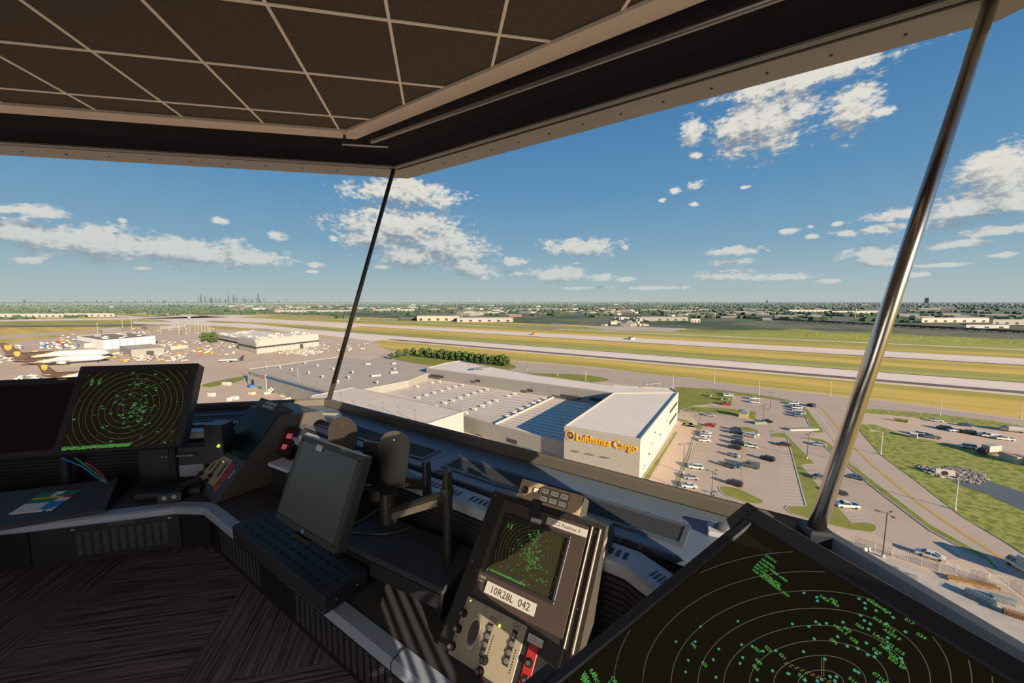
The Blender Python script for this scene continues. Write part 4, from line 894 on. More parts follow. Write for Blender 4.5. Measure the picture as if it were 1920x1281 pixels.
# --- things on the ledge
cbl = MB(); c0 = at(611, 776, 1.1); fr = WF((c0.x, c0.y, 1.0985), math.radians(-20)); cbl.box(-.10, .10, -.028, .028, 0, .003, fr, b=.001); o_ = cbl.build('paper_card', M('white_card', (.62, .56, .46), .7)); tag(o_, 'small white card lying on the ledge in the window corner', 'card')
sb = thing('ceiling_sensor', at(1350, 1002, 1.1), 'square white plate with a grey dome on the ledge behind the big radar monitor', 'sensor')
c0 = at(1352, 1000, 1.1); fr = WF((c0.x, c0.y, 1.0985), math.radians(-38)); mb = MB(); mb.box(-.05, .055, -.045, .045, 0, .022, fr, b=.004); part(mb, 'plate', M('white_plastic', (.6, .62, .66), .35), sb)
mb = MB(); mb.loft([[fr.p(.005 + r * math.cos(t), r * .75 * math.sin(t), h) for t in [2 * math.pi * i / 16 for i in range(16)]] for r, h in ((.034, .022), (.032, .032), (.022, .04), (.008, .043))]); part(mb, 'dome', M('dome_grey', (.13, .14, .16), .3), sb, smooth=True)
sb['label'] = 'square white plate with a grey dome on the ledge behind the big radar monitor'; sb.name = 'sensor_unit'
# --- big right radar display
S_ = .8
fR = Fr(EYE + ray(1402, 945).normalized() * 1.3, 186, 62); RW, RH = .70, .735
fRc = Fr(fR.p(.024 + RW / 2, -RH / 2, 0), 186, 62)
rt = thing('radar_display', fRc.p(0, 0, -.1), 'big tilted radar monitor filling the lower right foreground', 'radar monitor')
mb = MB(); mb.box(-RW / 2, RW / 2, -RH / 2, RH / 2, -.07, -.004, fRc, b=.008); part(mb, 'shell', M_bez, rt)
bt, bs = .042, .030; mb = MB()
mb.box(-RW / 2, RW / 2, RH / 2 - bt, RH / 2, -.006, .006, fRc, b=.004); mb.box(-RW / 2, RW / 2, -RH / 2, -RH / 2 + bt, -.006, .006, fRc, b=.004)
mb.box(-RW / 2, -RW / 2 + bs, -RH / 2 + bt, RH / 2 - bt, -.006, .006, fRc, b=.004); mb.box(RW / 2 - bs, RW / 2, -RH / 2 + bt, RH / 2 - bt, -.006, .006, fRc, b=.004)
part(mb, 'bezel', M('cool_black_bezel', (.034, .034, .042), .42), rt)
for sv in (1, -1):
    v0 = RH / 2 if sv > 0 else -RH / 2; mb = MB(); mb.prism([(-RW / 2 - .024, v0), (-RW / 2 + .01, v0), (-RW / 2 + .01, v0 - sv * .09), (-RW / 2 - .002, v0 - sv * .088), (-RW / 2 - .024, v0 - sv * .078)], -.03, .006, fRc); part(mb, 'corner_tab', M('cool_black_bezel', (.034, .034, .042), .42), rt)
    mb = MB(); mb.disc(fRc, -RW / 2 + .004, v0 - sv * .022, .004, .006, .007, 8); part(mb, 'bolt_hole', M_black, rt)
mb = MB(); mb.box(-RW / 2 + bs, RW / 2 - bs, -RH / 2 + bt, RH / 2 - bt, -.003, 0, fRc); sc_ = part(mb, 'screen', M_rad, rt)
L8 = [1496.9, 1451.3, 1405.7, 1357.3, 1309, 1258.7, 1205.4, 1151.5]; R8 = [1582, 1624, 1665.5, 1705.5, 1745, 1784, 1822.6, 1861]; T8 = [1257.3, 1229.7, 1202, 1173, 1141.3, 1108.2, 1072.3, 1035]
def rp8(k):
    l, r, t = L8[k - 1], R8[k - 1], T8[k - 1]; c = (l + r) / 2; a = (r - l) / 2; cy = 1282; b_ = cy - t; sh = -.08
    return [fRc.px(c + a * math.cos(q) + sh * b_ * -math.sin(q) * -1 * 0 - .0 + (-.22 * a if 0 else 0) , cy - b_ * math.sin(q)) for q in [2 * math.pi * j / 120 for j in range(120)]]
rc = (-RW / 2 + bs, RW / 2 - bs, -RH / 2 + bt, RH / 2 - bt)
cu, cv = fRc.px(1541, 1282)
radar(fRc, cu, cv, .04, 8, rc, sc_, 21, dens=0, txt=False, foot=False, wd=.0013, ringpx=rp8, bw=.0009)
mb = MB(); R = random.Random(11)
def rblip(x, y, s=.0027, m=1):
    u, v = fRc.px(x, y)
    if rc[0] < u < rc[1] and rc[2] < v < rc[3]: mb.mat(m); mb.add([fRc.p(u + s * math.cos(a * math.pi / 4), v + s * math.sin(a * math.pi / 4), .0014) for a in range(8)], [tuple(range(8))])
def rtext(x, y, s, size=.0085):
    u, v = fRc.px(x, y)
    if rc[0] < u < rc[1] - .05 and rc[2] < v < rc[3]: mb.mat(0); mb.text(s, fRc, u, v, size, .0014)
B_ = [(1314, 1176), (1384, 1166), (1268, 1204), (1304, 1204), (1348, 1218), (1338, 1238), (1291, 1239), (1286, 1261), (1343, 1271), (1391, 1210), (1411, 1213), (1431, 1222), (1393, 1234), (1388, 1245), (1449, 1259), (1420, 1276), (1508, 1113), (1532, 1121), (1533, 1128), (1486, 1171), (1517, 1176), (1530, 1167), (1537, 1172), (1550, 1170), (1581, 1168), (1571, 1195), (1527, 1199), (1507, 1223), (1547, 1237), (1589, 1213), (1609, 1217), (1625, 1207), (1611, 1124), (1622, 1132), (1623, 1142), (1643, 1146), (1614, 1155), (1621, 1165), (1632, 1171), (1629, 1181), (1663, 1171), (1665, 1197), (1675, 1159), (1698, 1186), (1627, 1229), (1640, 1233), (1643, 1226), (1690, 1236), (1665, 1216), (1603, 1258), (1610, 1262), (1569, 1270), (1557, 1270), (1541, 1275), (1510, 1277), (1533, 1278), (1566, 1278), (1648, 1281), (1478, 1264), (1455, 1221)]
for x, y in B_: rblip(x, y)
for x, y, s in ((1295, 1208, '045'), (1315, 1243, '025'), (1413, 1216, '027'), (1433, 1214, '023'), (1460, 1228, '021'), (1415, 1238, '089'), (1410, 1249, '065'), (1536, 1119, 'NKR'), (1555, 1124, '042'), (1558, 1131, '060'), (1603, 1172, '029'), (1562, 1174, 'HEA 5'), (1580, 1178, '092'), (1592, 1198, '038'), (1555, 1200, '096'), (1624, 1126, '040BWI J'), (1655, 1145, 'ILA'), (1636, 1160, '012 B712'), (1655, 1182, 'A320 F'), (1636, 1190, 'LA/CRJ2 015'), (1634, 1218, '019'), (1666, 1228, '026 B'), (1664, 1235, '030 EP'), (1635, 1264, '071UF'), (1590, 1273, '016'), (1695, 1163, '017'), (1717, 1190, '024'), (1495, 1266, '013'), (1476, 1266, 'F'), (1648, 1211, 'NKS')): rtext(x, y, s)
for x, y, s in ((1434, 1043, '2359/13'), (1427, 1050, 'NORMAL'), (1422, 1055, 'FUSED PRIMS ORD'), (1417, 1060, 'RNG 57'), (1413, 1064, '004 CMI OFF (ITS)'), (1409, 1069, '1030 NO DISABLED D04'), (1428, 1079, '104 PAD 08')): rtext(x, y, s, .0082)
for x, y, s in ((1105, 1258, 'RANGE'), (1111, 1263, '60'), (1092, 1263, 'WEATHER'), (1090, 1268, 'HISTORY'), (1088, 1273, 'SYSTEM'), (1145, 1272, 'OFFSET'), (1138, 1280, '100')): rtext(x, y, s, .012)
part(mb, 'traffic_marks', [M_grn, M_grn2], sc_)
mb = MB()
for (x0, y0, x1, y1) in ((1470, 1245, 1590, 1296), (1474, 1243, 1594, 1294), (1541, 1235, 1541, 1270), (1545, 1235, 1545, 1270)):
    for k in range(0, 24, 2):
        p, q = [fRc.px(x0 + (x1 - x0) * (k + e) / 24, y0 + (y1 - y0) * (k + e) / 24) for e in (0, 1)]
        if all(rc[0] < s[0] < rc[1] and rc[2] < s[1] < rc[3] for s in (p, q)):
            d = (Vector(q) - Vector(p)).normalized() * .0006; o = Vector((-d.y, d.x)); mb.add([fRc.p(p[0] + o.x, p[1] + o.y, .0013), fRc.p(p[0] - o.x, p[1] - o.y, .0013), fRc.p(q[0] - o.x, q[1] - o.y, .0013), fRc.p(q[0] + o.x, q[1] + o.y, .0013)], [(0, 1, 2, 3)])
part(mb, 'runway_lines', E('amber_dots', (.30, .24, .08), .8), sc_)
mb = MB(); mb.tube([fRc.p(0, 0, -.07), fRc.p(0, 0, -.16), Vector((.95, .25, 1.0)), Vector((.95, .25, .752))], .03, 12); part(mb, 'support_arm', M_blackm, rt)
# dark unit on the ledge at the right window
rb, fr = simplebox('equipment_case', 1.07, 1.40, -.5, .30, 1.099, 1.17, M('violet_black', (.03, .026, .036), .5), 'dark violet-black case on the ledge at the right window, by the frame edge', 'equipment case')
mb = MB(); mb.box(-.165, .165, -.49, -.47, 1.17, 1.172, fr); part(mb, 'lid_rib', M_cons, rb)
# ------------------------------------------------------------------ the airfield
RD = (G(1920, 720) - G(1260, 670)); RANG = math.atan2(RD.y, RD.x); RDIR = Vector((math.cos(RANG), math.sin(RANG))); RNOR = Vector((-RDIR.y, RDIR.x))
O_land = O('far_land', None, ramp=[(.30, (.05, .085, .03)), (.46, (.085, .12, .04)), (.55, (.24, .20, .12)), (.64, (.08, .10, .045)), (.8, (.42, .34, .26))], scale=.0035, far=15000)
O_asph = O('apron_concrete', (.68, .50, .36), var=.10, scale=.02)
O_asph2 = O('lot_asphalt', (.55, .42, .315), var=.07, scale=.06)
O_road = O('road_asphalt', (.56, .435, .33), var=.06, scale=.05)
O_run = O('runway_concrete', (.95, .76, .62), var=.07, scale=.02, stretch=(RANG, .1, 1))
O_shoulder = O('dark_shoulder', (.20, .15, .13), var=.15, scale=.05)
O_gravel = O('pale_gravel', (.85, .68, .46), var=.12, scale=.1)
O_field = O('dry_field_grass', None, ramp=[(.25, (.36, .32, .06)), (.42, (.54, .42, .08)), (.54, (.78, .52, .12)), (.75, (.95, .56, .13))], scale=.02, stretch=(RANG, .12, 1.5))
O_fgreen = O('field_green_band', (.42, .39, .09), var=.25, scale=.03, stretch=(RANG, .1, 1))
O_lawn = O('mown_lawn', (.28, .27, .05), var=.2, scale=.25)
O_rough = O('rough_grass', None, ramp=[(.32, (.11, .14, .03)), (.46, (.26, .28, .05)), (.58, (.44, .42, .11)), (.72, (.20, .23, .045))], scale=.45)
O_curb = O('pale_curb', (.58, .53, .46), var=.05, scale=1)
O_yellow = O('yellow_road_paint', (.62, .38, .10), var=.1, scale=1)
O_mark = O('white_lot_paint', (.85, .72, .58), var=.08, scale=1)
O_yard = O('pale_yard_ground', (.60, .50, .40), var=.22, scale=.12)
O_water = O('creek_water', (.14, .115, .085), rough=.25, var=.1, scale=.05, spec=.6)
O_rock = O('creek_rocks', (.36, .31, .26), var=.45, scale=1.6)
def gpoly(name, pts, z, mat, label=None, cat=None, kind='structure', px=True, group=None):
    P = [G(x, y) for x, y in pts] if px else [Vector((x, y, 0)) for x, y in pts]
    mb = MB(); mb.prism([(p.x, p.y) for p in P], GZ + z - .02, GZ + z)
    return mb.build(name, mat, label=label, cat=cat, kind=kind, group=group)
def smooth(pts, n=6, closed=True):
    P = [Vector(p) for p in pts]; out = []; m_ = len(P)
    for i in range(m_ if closed else m_ - 1):
        a, b_, c, d = (P[(i - 1) % m_], P[i], P[(i + 1) % m_], P[(i + 2) % m_]) if closed else (P[max(i - 1, 0)], P[i], P[i + 1], P[min(i + 2, m_ - 1)])
        for k in range(n):
            t = k / n; out.append(.5 * ((2 * b_) + (-a + c) * t + (2 * a - 5 * b_ + 4 * c - d) * t * t + (-a + 3 * b_ - 3 * c + d) * t ** 3))
    if not closed: out.append(P[-1])
    return out
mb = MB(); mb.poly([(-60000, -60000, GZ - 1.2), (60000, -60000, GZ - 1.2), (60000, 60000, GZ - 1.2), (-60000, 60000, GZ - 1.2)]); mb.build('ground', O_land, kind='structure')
# airfield grass: everything from the road to the far fence line
def rp(d, s): return RDIR * s + RNOR * d      # distance across the runways, distance along
def rdist(x, y): p = G(x, y); return Vector((p.x, p.y)).dot(RNOR)
dA = rdist(1500, 735) - 40; dB = rdist(1300, 618)
mb = MB(); a, b_, c, d = rp(dA - 900, -9000), rp(dA - 900, 5000), rp(dB, 5000), rp(dB, -9000); mb.prism([a, b_, c, d], GZ - .8, GZ - .04); mb.build('ground', O_field, kind='structure')
def rband(name, d0, d1, z, mat, s0=-9000, s1=5000, **k):
    mb = MB(); mb.prism([rp(d0, s0), rp(d0, s1), rp(d1, s1), rp(d1, s0)], GZ + z - .03, GZ + z); return mb.build(name, mat, kind='structure')
rows_ = [('taxiway', 1400, 679.5, 697.5 - 6.6, O_run), ('shoulder', 1400, 690.9, 694.6, O_shoulder), ('gravel_edge', 1400, 694.6, 697.6, O_gravel), ('shoulder', 1400, 678.4, 679.5, O_shoulder),
         ('runway', 1400, 645.2, 654.2, O_run), ('shoulder', 1400, 654.2, 655.2, O_shoulder), ('service_road', 1400, 632.6, 633.6, O_gravel),
         ('green_verge', 1400, 668, 678.2, O_fgreen), ('green_verge', 1400, 634, 639, O_fgreen), ('green_verge', 1400, 625, 632.4, O_fgreen)]
for nm_, x, y0, y1, m_ in rows_: rband(nm_, rdist(x, y0), rdist(x, y1), .02 if 'green' not in nm_ else .0, m_)
# left side links between the runways (all read off the ground)
gpoly('taxiway', [(400, 605), (470, 607), (587, 619), (660, 628), (760, 633), (700, 640), (600, 628), (500, 617), (400, 611), (250, 607), (250, 603)], .06, O_run)
gpoly('taxiway', [(255, 598), (380, 593), (420, 594), (500, 600), (680, 611), (650, 616), (520, 606), (400, 602), (340, 606), (300, 600)], .08, O_run)
gpoly('taxiway', [(-200, 602), (180, 597), (420, 591), (520, 591.5), (430, 595), (200, 600), (-200, 606)], .08, O_run)
gpoly('taxiway', [(-300, 611), (180, 610), (270, 608), (300, 611), (180, 613), (-300, 615.5)], .06, O_shoulder)
gpoly('taxiway', [(-300, 641), (0, 629), (140, 621), (340, 612), (420, 612), (330, 618), (150, 625), (40, 634), (-300, 655)], .06, O_asph)
gpoly('green_verge', [(-300, 604), (150, 601), (330, 603), (260, 609), (-300, 613)], .04, O_fgreen)
# main pavement: apron, road and lots
PAV = [(-500, 700), (-60, 650), (40, 640), (130, 630), (200, 622), (300, 617), (420, 618), (520, 622), (640, 634), (700, 640), (720, 655), (760, 662), (955, 676), (1020, 680), (1130, 690), (1255, 706), (1299, 709), (1378, 722), (1556, 740), (1686, 754), (1784, 767), (1916, 785), (2300, 830), (2300, 1300)]
P = [G(x, y) for x, y in PAV]; P = [(p.x, p.y) for p in P] + [(40, -40), (-60, -40), (-200, 20), (-600, 60)]
mb = MB(); mb.prism(P, GZ - .3, GZ + .10); mb.build('apron_ground', O_asph, kind='structure')
gpoly('road_ground', [(640, 700), (720, 664), (955, 678), (1130, 692), (1299, 711), (1500, 737), (1686, 757), (1916, 788), (2300, 830), (2300, 900), (1920, 812), (1700, 776), (1620, 770), (1500, 760), (1280, 735), (1000, 700), (860, 690)], .12, O_road)
def lawn(name, pts, z=.22, mat=None, curb=True, label=None, sm=0, cat='lawn'):
    P = [G(x, y) for x, y in pts]; Q = [Vector((p.x, p.y)) for p in P]
    if sm: Q = smooth(Q, sm)
    mb = MB(); mb.prism([(q.x, q.y) for q in Q], GZ + .1, GZ + z); o = mb.build(name, mat or O_lawn, label=label, cat=cat, kind='stuff')
    if curb: mb = MB(); mb.strip([(q.x, q.y) for q in Q], .35, GZ + z + .012, True); mb.build('curb', O_curb, parent=o)
    return o
z3 = lambda pts: [(1200 + x / 4.267, 700 + y / 4.267) for x, y in pts]
lawn('grass_area', [(800, 694), (830, 689), (900, 694), (1000, 700), (1090, 703), (1135, 710), (1138, 715), (1100, 718), (1040, 712), (960, 700), (860, 700)], label='green lawn strip behind the long low warehouse, beside the road', sm=4)
lawn('grass_area', [(735, 672), (780, 662), (860, 668), (940, 678), (968, 688), (950, 694), (880, 692), (800, 685)], label='grass island under the row of round trees by the road', sm=4)
lawn('grass_area', z3([(262, 130), (300, 112), (600, 130), (1000, 180), (1180, 215), (1290, 260), (1350, 300), (1390, 360), (1460, 450), (1470, 480), (1400, 478), (1345, 400), (1310, 300), (1240, 240), (960, 195), (740, 180), (740, 240), (430, 262), (320, 300), (300, 330), (290, 200)]), label='large lawn wrapping the corner of the cargo building and the top of the car park')
lawn('grass_area', z3([(360, 290), (400, 268), (700, 285), (930, 310), (925, 375), (800, 350), (600, 325), (400, 312), (345, 305)]), label='lawn island with the small yellow booth')
lawn('grass_area', z3([(290, 360), (390, 385), (400, 400), (330, 420), (500, 415), (505, 430), (440, 520), (400, 680), (340, 830), (300, 945), (265, 935), (380, 670), (430, 520), (470, 440), (350, 400)]), label='narrow grass strip with curb down the left side of the car park')
lawn('grass_area', z3([(285, 470), (300, 480), (60, 880), (10, 870), (20, 850)]), label='grass strip along the foot of the white cargo building wall')
lawn('grass_area', z3([(800, 440), (850, 432), (930, 455), (950, 475), (940, 487), (880, 478), (820, 462)]), label='small oval grass island among the dark parked cars', sm=4)
lawn('grass_area', z3([(520, 410), (560, 398), (610, 405), (615, 420), (560, 425)]), label='small grass island beside the red car', sm=4)
lawn('grass_area', z3([(635, 915), (680, 908), (790, 930), (970, 1015), (985, 1040), (940, 1052), (820, 1030), (690, 985), (645, 950)]), label='oval grass island with a pole base at the near end of the car park', sm=4)
lawn('grass_area', z3([(1050, 485), (1100, 480), (1160, 485), (1200, 520), (1400, 730), (1295, 738), (1460, 940), (1600, 1090), (1700, 1205), (1830, 1200), (1890, 1225), (1900, 1260), (1860, 1280), (1700, 1262), (1440, 1200), (1220, 1130), (1160, 1085), (1180, 1068), (1330, 1068), (1310, 1000), (1180, 520), (1060, 512)]), label='long pointed grass island between the two car parks')
lawn('grass_area', z3([(1300, 525), (1380, 520), (1460, 535), (1530, 575), (1640, 690), (1920, 905), (2330, 1220), (2790, 1480), (2900, 1600), (2760, 1500), (2330, 1270), (1920, 960), (1640, 730), (1490, 600), (1450, 560), (1380, 535)]), label='long thin grass verge with curb between the right car park and the curving road')
lawn('grass_area', [(1617, 769), (1640, 768), (1760, 778), (1860, 790), (1960, 806), (1960, 813), (1860, 803), (1760, 790), (1690, 781), (1620, 775)], label='rough green strip between the main road and the gravel parking area', curb=False, mat=O_rough)
RG = [(1605, 797), (1640, 797), (1700, 817), (1760, 830), (1850, 850), (1920, 866), (2100, 910), (2100, 1150), (1920, 1041), (1880, 1015), (1800, 968), (1720, 905), (1652, 855), (1617, 815)]
lawn('grass_area', RG, label='wide bright rough meadow right of the curving road, around the creek', curb=False, mat=O_rough)
# road across the right, its yellow centre line
gpoly('road_ground', [(1520, 750), (1600, 775), (1617, 812), (1652, 855), (1720, 905), (1800, 968), (1920, 1043), (2100, 1150), (2100, 1230), (1920, 1120), (1870, 1082), (1760, 1003), (1650, 915), (1590, 862), (1540, 800), (1500, 770)], .14, O_road)
def gline(name, pts, wd_, z, mat, closed=False, parent=None, sm=0, kind='structure'):
    Q = [Vector((p.x, p.y)) for p in (G(x, y) for x, y in pts)]
    if sm: Q = smooth(Q, sm, closed)
    mb = MB(); mb.strip([(q.x, q.y) for q in Q], wd_, GZ + z, closed); return mb.build(name, mat, parent=parent, kind=None if parent else kind)
gline('road_centre_line', [(1540, 765), (1565, 795), (1600, 838), (1650, 885), (1720, 942), (1800, 998), (1860, 1037), (1913, 1072)], .9, .165, O_yellow, sm=5)
gline('road_edge_line', [(1250, 728), (1400, 738), (1490, 752), (1530, 775), (1560, 812)], .25, .15, O_mark, sm=4)
# lot surface and stall paint
gpoly('lot_asphalt', z3([(400, 320), (430, 300), (750, 190), (960, 190), (1240, 245), (1310, 300), (1340, 400), (1460, 490), (1300, 530), (1450, 580), (1640, 740), (1920, 980), (2330, 1290), (2600, 1500), (2300, 1500), (1900, 1300), (1200, 1150), (300, 980), (290, 940), (400, 690), (500, 440)]), .13, O_asph2)
mkp = []
def stalls(a0, a1, b0, b1, n, skip=()):
    mb = MB()
    for k in range(n + 1):
        if k in skip: continue
        t = k / n; p = (a0[0] + (a1[0] - a0[0]) * t, a0[1] + (a1[1] - a0[1]) * t); q = (b0[0] + (b1[0] - b0[0]) * t, b0[1] + (b1[1] - b0[1]) * t)
        P_, Q_ = [G(*z3([r])[0]) for r in (p, q)]; mb.strip([(P_.x, P_.y), (Q_.x, Q_.y)], .16, GZ + .15)
    mb.build('stall_markings', O_mark, kind='structure')
stalls((500, 445), (330, 915), (590, 450), (450, 935), 17); stalls((735, 440), (690, 800), (815, 455), (815, 840), 14); stalls((830, 540), (815, 840), (930, 560), (975, 880), 12)
stalls((1110, 530), (1130, 1050), (1180, 530), (1320, 1062), 20); stalls((1390, 610), (1640, 1060), (1290, 590), (1560, 1010), 1); stalls((1620, 1085), (1700, 1195), (1740, 1070), (1830, 1180), 4)
gline('painted_line', z3([(826, 530), (815, 700), (808, 950)]), .3, .155, O_yellow)
stalls((745, 178), (720, 245), (865, 195), (860, 250), 5); stalls((1180, 240), (1240, 350), (1280, 250), (1330, 360), 8)
# creek, rocks, yard
gpoly('creek', [(1768, 884), (1780, 884), (1850, 902), (1920, 926), (2000, 950), (2000, 985), (1920, 960), (1850, 928), (1800, 912), (1770, 896)], .26, O_water)
def rocks(pts, n, smin, smax, label, name='rock_bank', mat=None, seed=1):
    R = random.Random(seed); mb = MB(); P = [G(x, y) for x, y in pts]
    import itertools
    def inside(x, y):
        c = False
        for i in range(len(P)):
            a, b_ = P[i], P[i - 1]
            if (a.y > y) != (b_.y > y) and x < (b_.x - a.x) * (y - a.y) / (b_.y - a.y) + a.x: c = not c
        return c
    x0, x1, y0, y1 = min(p.x for p in P), max(p.x for p in P), min(p.y for p in P), max(p.y for p in P); k = 0
    while k < n:
        x, y = R.uniform(x0, x1), R.uniform(y0, y1)
        if inside(x, y): mb.blob((x, y, GZ + .35), R.uniform(smin, smax), 4, 1.2, k, .6); k += 1
    return tag(mb.build(name, mat or O_rock), label, 'rocks', kind='stuff')
rocks([(1712, 872), (1740, 876), (1800, 878), (1845, 890), (1852, 900), (1835, 911), (1800, 903), (1780, 890), (1764, 898), (1735, 888)], 420, .25, .6, 'bank of pale rocks around the mouth of the creek')
cv = thing('culvert', G(1768, 890), 'pale concrete culvert with a round dark opening at the head of the creek', 'culvert')
pc = G(1770, 892); fr = WF((pc.x, pc.y, GZ), math.radians(-38)); mb = MB(); mb.box(-2.4, 2.4, -.4, .6, .1, 2.2, fr, b=.1); part(mb, 'headwall', O_curb, cv)
fv = Fr(fr.p(0, -.42, 0), -38 - 90, 0); mb = MB(); mb.disc(fv, 0, 1.0, .85, 0, .05, 20); part(mb, 'pipe_opening', M('pipe_shadow', (.04, .02, .01), .9), cv)
gpoly('yard_ground', [(1570, 1010), (1620, 1030), (1700, 1058), (1760, 1083), (1850, 1108), (1950, 1150), (2100, 1230), (2100, 1500), (1700, 1400), (1500, 1100), (1500, 1000)], .16, O_yard)
tag(gpoly('green_ramp_strip', [(372, 724), (400, 716), (455, 706), (462, 710), (440, 718), (392, 727)], .14, O_lawn, kind='stuff'), 'thin bright green grass strip on the ramp at the left window', 'lawn')
# ------------------------------------------------------------------ buildings
B_white = O('white_cladding', (.44, .41, .37), var=.05, scale=.2); B_whitelit = O('cream_wall', (.42, .39, .345), var=.04, scale=.2)
B_roof = O('pale_membrane_roof', (.76, .62, .50), var=.06, scale=.08); B_roofg = O('grey_roof', (.54, .44, .35), var=.07, scale=.06)
B_roofw = O('white_roof', (.86, .73, .61), var=.05, scale=.08); B_grey = O('grey_cladding', (.32, .30, .265), var=.05, scale=.3); B_dark = O('dark_opening', (.06, .055, .055), var=.1, scale=.5)
B_blue = O('blue_stripe', (.06, .13, .26), var=.1, scale=.3); B_brown = O('brown_roof', (.32, .24, .18), var=.12, scale=.03); B_tan = O('tan_wall', (.50, .42, .32), var=.1, scale=.1)
def R2(x, y, h): p = G(x, y, GZ + h); return Vector((p.x, p.y))
def prismb(root, name, pts, z0, z1, wall, roof, px=True, parapet=0, pmat=None):
    P = [R2(x, y, z1) for x, y in pts] if px else pts
    if sum(P[i - 1].x * P[i].y - P[i].x * P[i - 1].y for i in range(len(P))) < 0: P = P[::-1]
    mb = MB(); n = len(P)
    mb.mat(0); V = [(p.x, p.y, GZ + z0) for p in P] + [(p.x, p.y, GZ + z1) for p in P]
    mb.add(V, [(i, (i + 1) % n, n + (i + 1) % n, n + i) for i in range(n)]); mb.mat(1).add(V[n:], [tuple(range(n))])
    b_ = mb.build(name, [wall, roof], parent=root)
    if parapet:
        mb = MB()
        for i in range(n):
            a, c = P[i], P[(i + 1) % n]; d = (c - a).normalized(); o = Vector((-d.y, d.x)) * .4
            mb.loft([[(a.x, a.y, GZ + z1), (c.x, c.y, GZ + z1), ((c + o).x, (c + o).y, GZ + z1), ((a + o).x, (a + o).y, GZ + z1)], [(a.x, a.y, GZ + z1 + parapet), (c.x, c.y, GZ + z1 + parapet), ((c + o).x, (c + o).y, GZ + z1 + parapet), ((a + o).x, (a + o).y, GZ + z1 + parapet)]])
        part(mb, 'parapet', pmat or wall, root)
    return b_, P
# Lufthansa Cargo building
lh = thing('cargo_building', G(1200, 904), 'big white cargo terminal with Lufthansa Cargo lettering, car park to its right', 'building')
H0, H1 = 14.5, 7.3
tall = [(1058, 801), (1201, 826), (1272, 737), (1150, 738)]
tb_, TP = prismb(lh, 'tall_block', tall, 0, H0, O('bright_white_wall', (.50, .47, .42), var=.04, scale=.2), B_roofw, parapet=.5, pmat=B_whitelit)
c_ = [R2(*p, H0) for p in tall]
lo_pts = [(664, 727), (780, 706), (1010, 735), (1135, 760), (1140, 835), (1057, 831), (927, 799), (871, 781), (875, 775)]
prismb(lh, 'low_hall', [(686, 733), (766, 715), (800, 704), (1035, 744), (1150, 762), (1100, 838), (1057, 831), (871, 781)], 0, H1, B_grey, B_roof, parapet=.25, pmat=B_whitelit)
prismb(lh, 'rear_wing', [(799, 691), (833, 682), (862, 677), (880, 681), (1010, 705), (1150, 724), (1258, 729), (1272, 737), (1150, 738)], 0, H0 - .4, B_grey, B_roofw, parapet=.4, pmat=B_whitelit)
# face with the lettering
A_, C_ = c_[0], c_[1]; d = (C_ - A_); L_ = d.length; d.normalize(); fl = Fr((A_.x, A_.y, GZ), 0, 0); fl.o = Vector((A_.x, A_.y, GZ)); fl.x = Vector((d.x, d.y, 0)); fl.y = Vector((0, 0, 1)); fl.n = Vector((d.y, -d.x, 0))
mb = MB(); mb.box(.05, L_ - .05, 0.2, H0 - .05, .02, .06, fl); part(mb, 'end_face', O('shaded_beige_face', (.40, .36, .31), var=.04, scale=.3), lh)  # darker wall tone, the shade of this face is put into its colour
M_lhy = O('signal_yellow', (.85, .42, .02), var=.03, scale=.5)
mb = MB(); tw = text_mesh('Lufthansa Cargo', .02)[2]; sz = 3.6; sx = (L_ * .80) / (tw * sz)
mb.text('Lufthansa Cargo', fl, L_ * .17, H0 - 4.0, sz, .25, 'LEFT', sx=sx, ext=.2)
for dx_, dz_ in ((.06, 0), (-.06, 0), (0, .06), (0, -.06)): mb.text('Lufthansa Cargo', fl, L_ * .17 + dx_, H0 - 4.0 + dz_, sz, .25 + .01 * dx_, 'LEFT', sx=sx, ext=.2)
part(mb, 'yellow_lettering', M_lhy, lh)
mb = MB(); cx_, cz_ = L_ * .085, H0 - 2.6; R_ = 1.75
mb.mat(0); mb.loft([[fl.p(cx_ + math.cos(t) * r, cz_ + math.sin(t) * r, w) for t in [2 * math.pi * i / 28 for i in range(28)]] for r, w in ((R_, .1), (R_, .35), (R_ * .82, .35), (R_ * .82, .12))], cap=False)
mb.mat(1); mb.add([fl.p(cx_ + math.cos(t) * R_ * .82, cz_ + math.sin(t) * R_ * .82, .12) for t in [2 * math.pi * i / 28 for i in range(28)]], [tuple(range(28))])
mb.mat(0)
for s_ in ([(-.9, -.55), (-.2, -.1), (.35, .55), (.9, .75), (.55, .35), (.95, .45), (.4, .1), (.8, .1), (.1, -.2), (-.35, -.35)], [(-1.2, .05), (-.6, .1), (-.1, .45), (-.4, .45), (-.7, .3)]): mb.prism([(cx_ + a * 1.05, cz_ + b_ * 1.05) for a, b_ in s_], .14, .3, fl)
part(mb, 'crane_emblem', [M_lhy, O('deep_blue_disc', (.10, .08, .12), var=.05, scale=1)], lh, label='round yellow emblem with a flying crane')
mb = MB()
for u in (.12, .32, .52): mb.box(L_ * u, L_ * u + 2.8, 6.2, 6.35, .06, .5, fl)
part(mb, 'wall_bracket', M('dark_bracket', (.12, .11, .1)), lh)
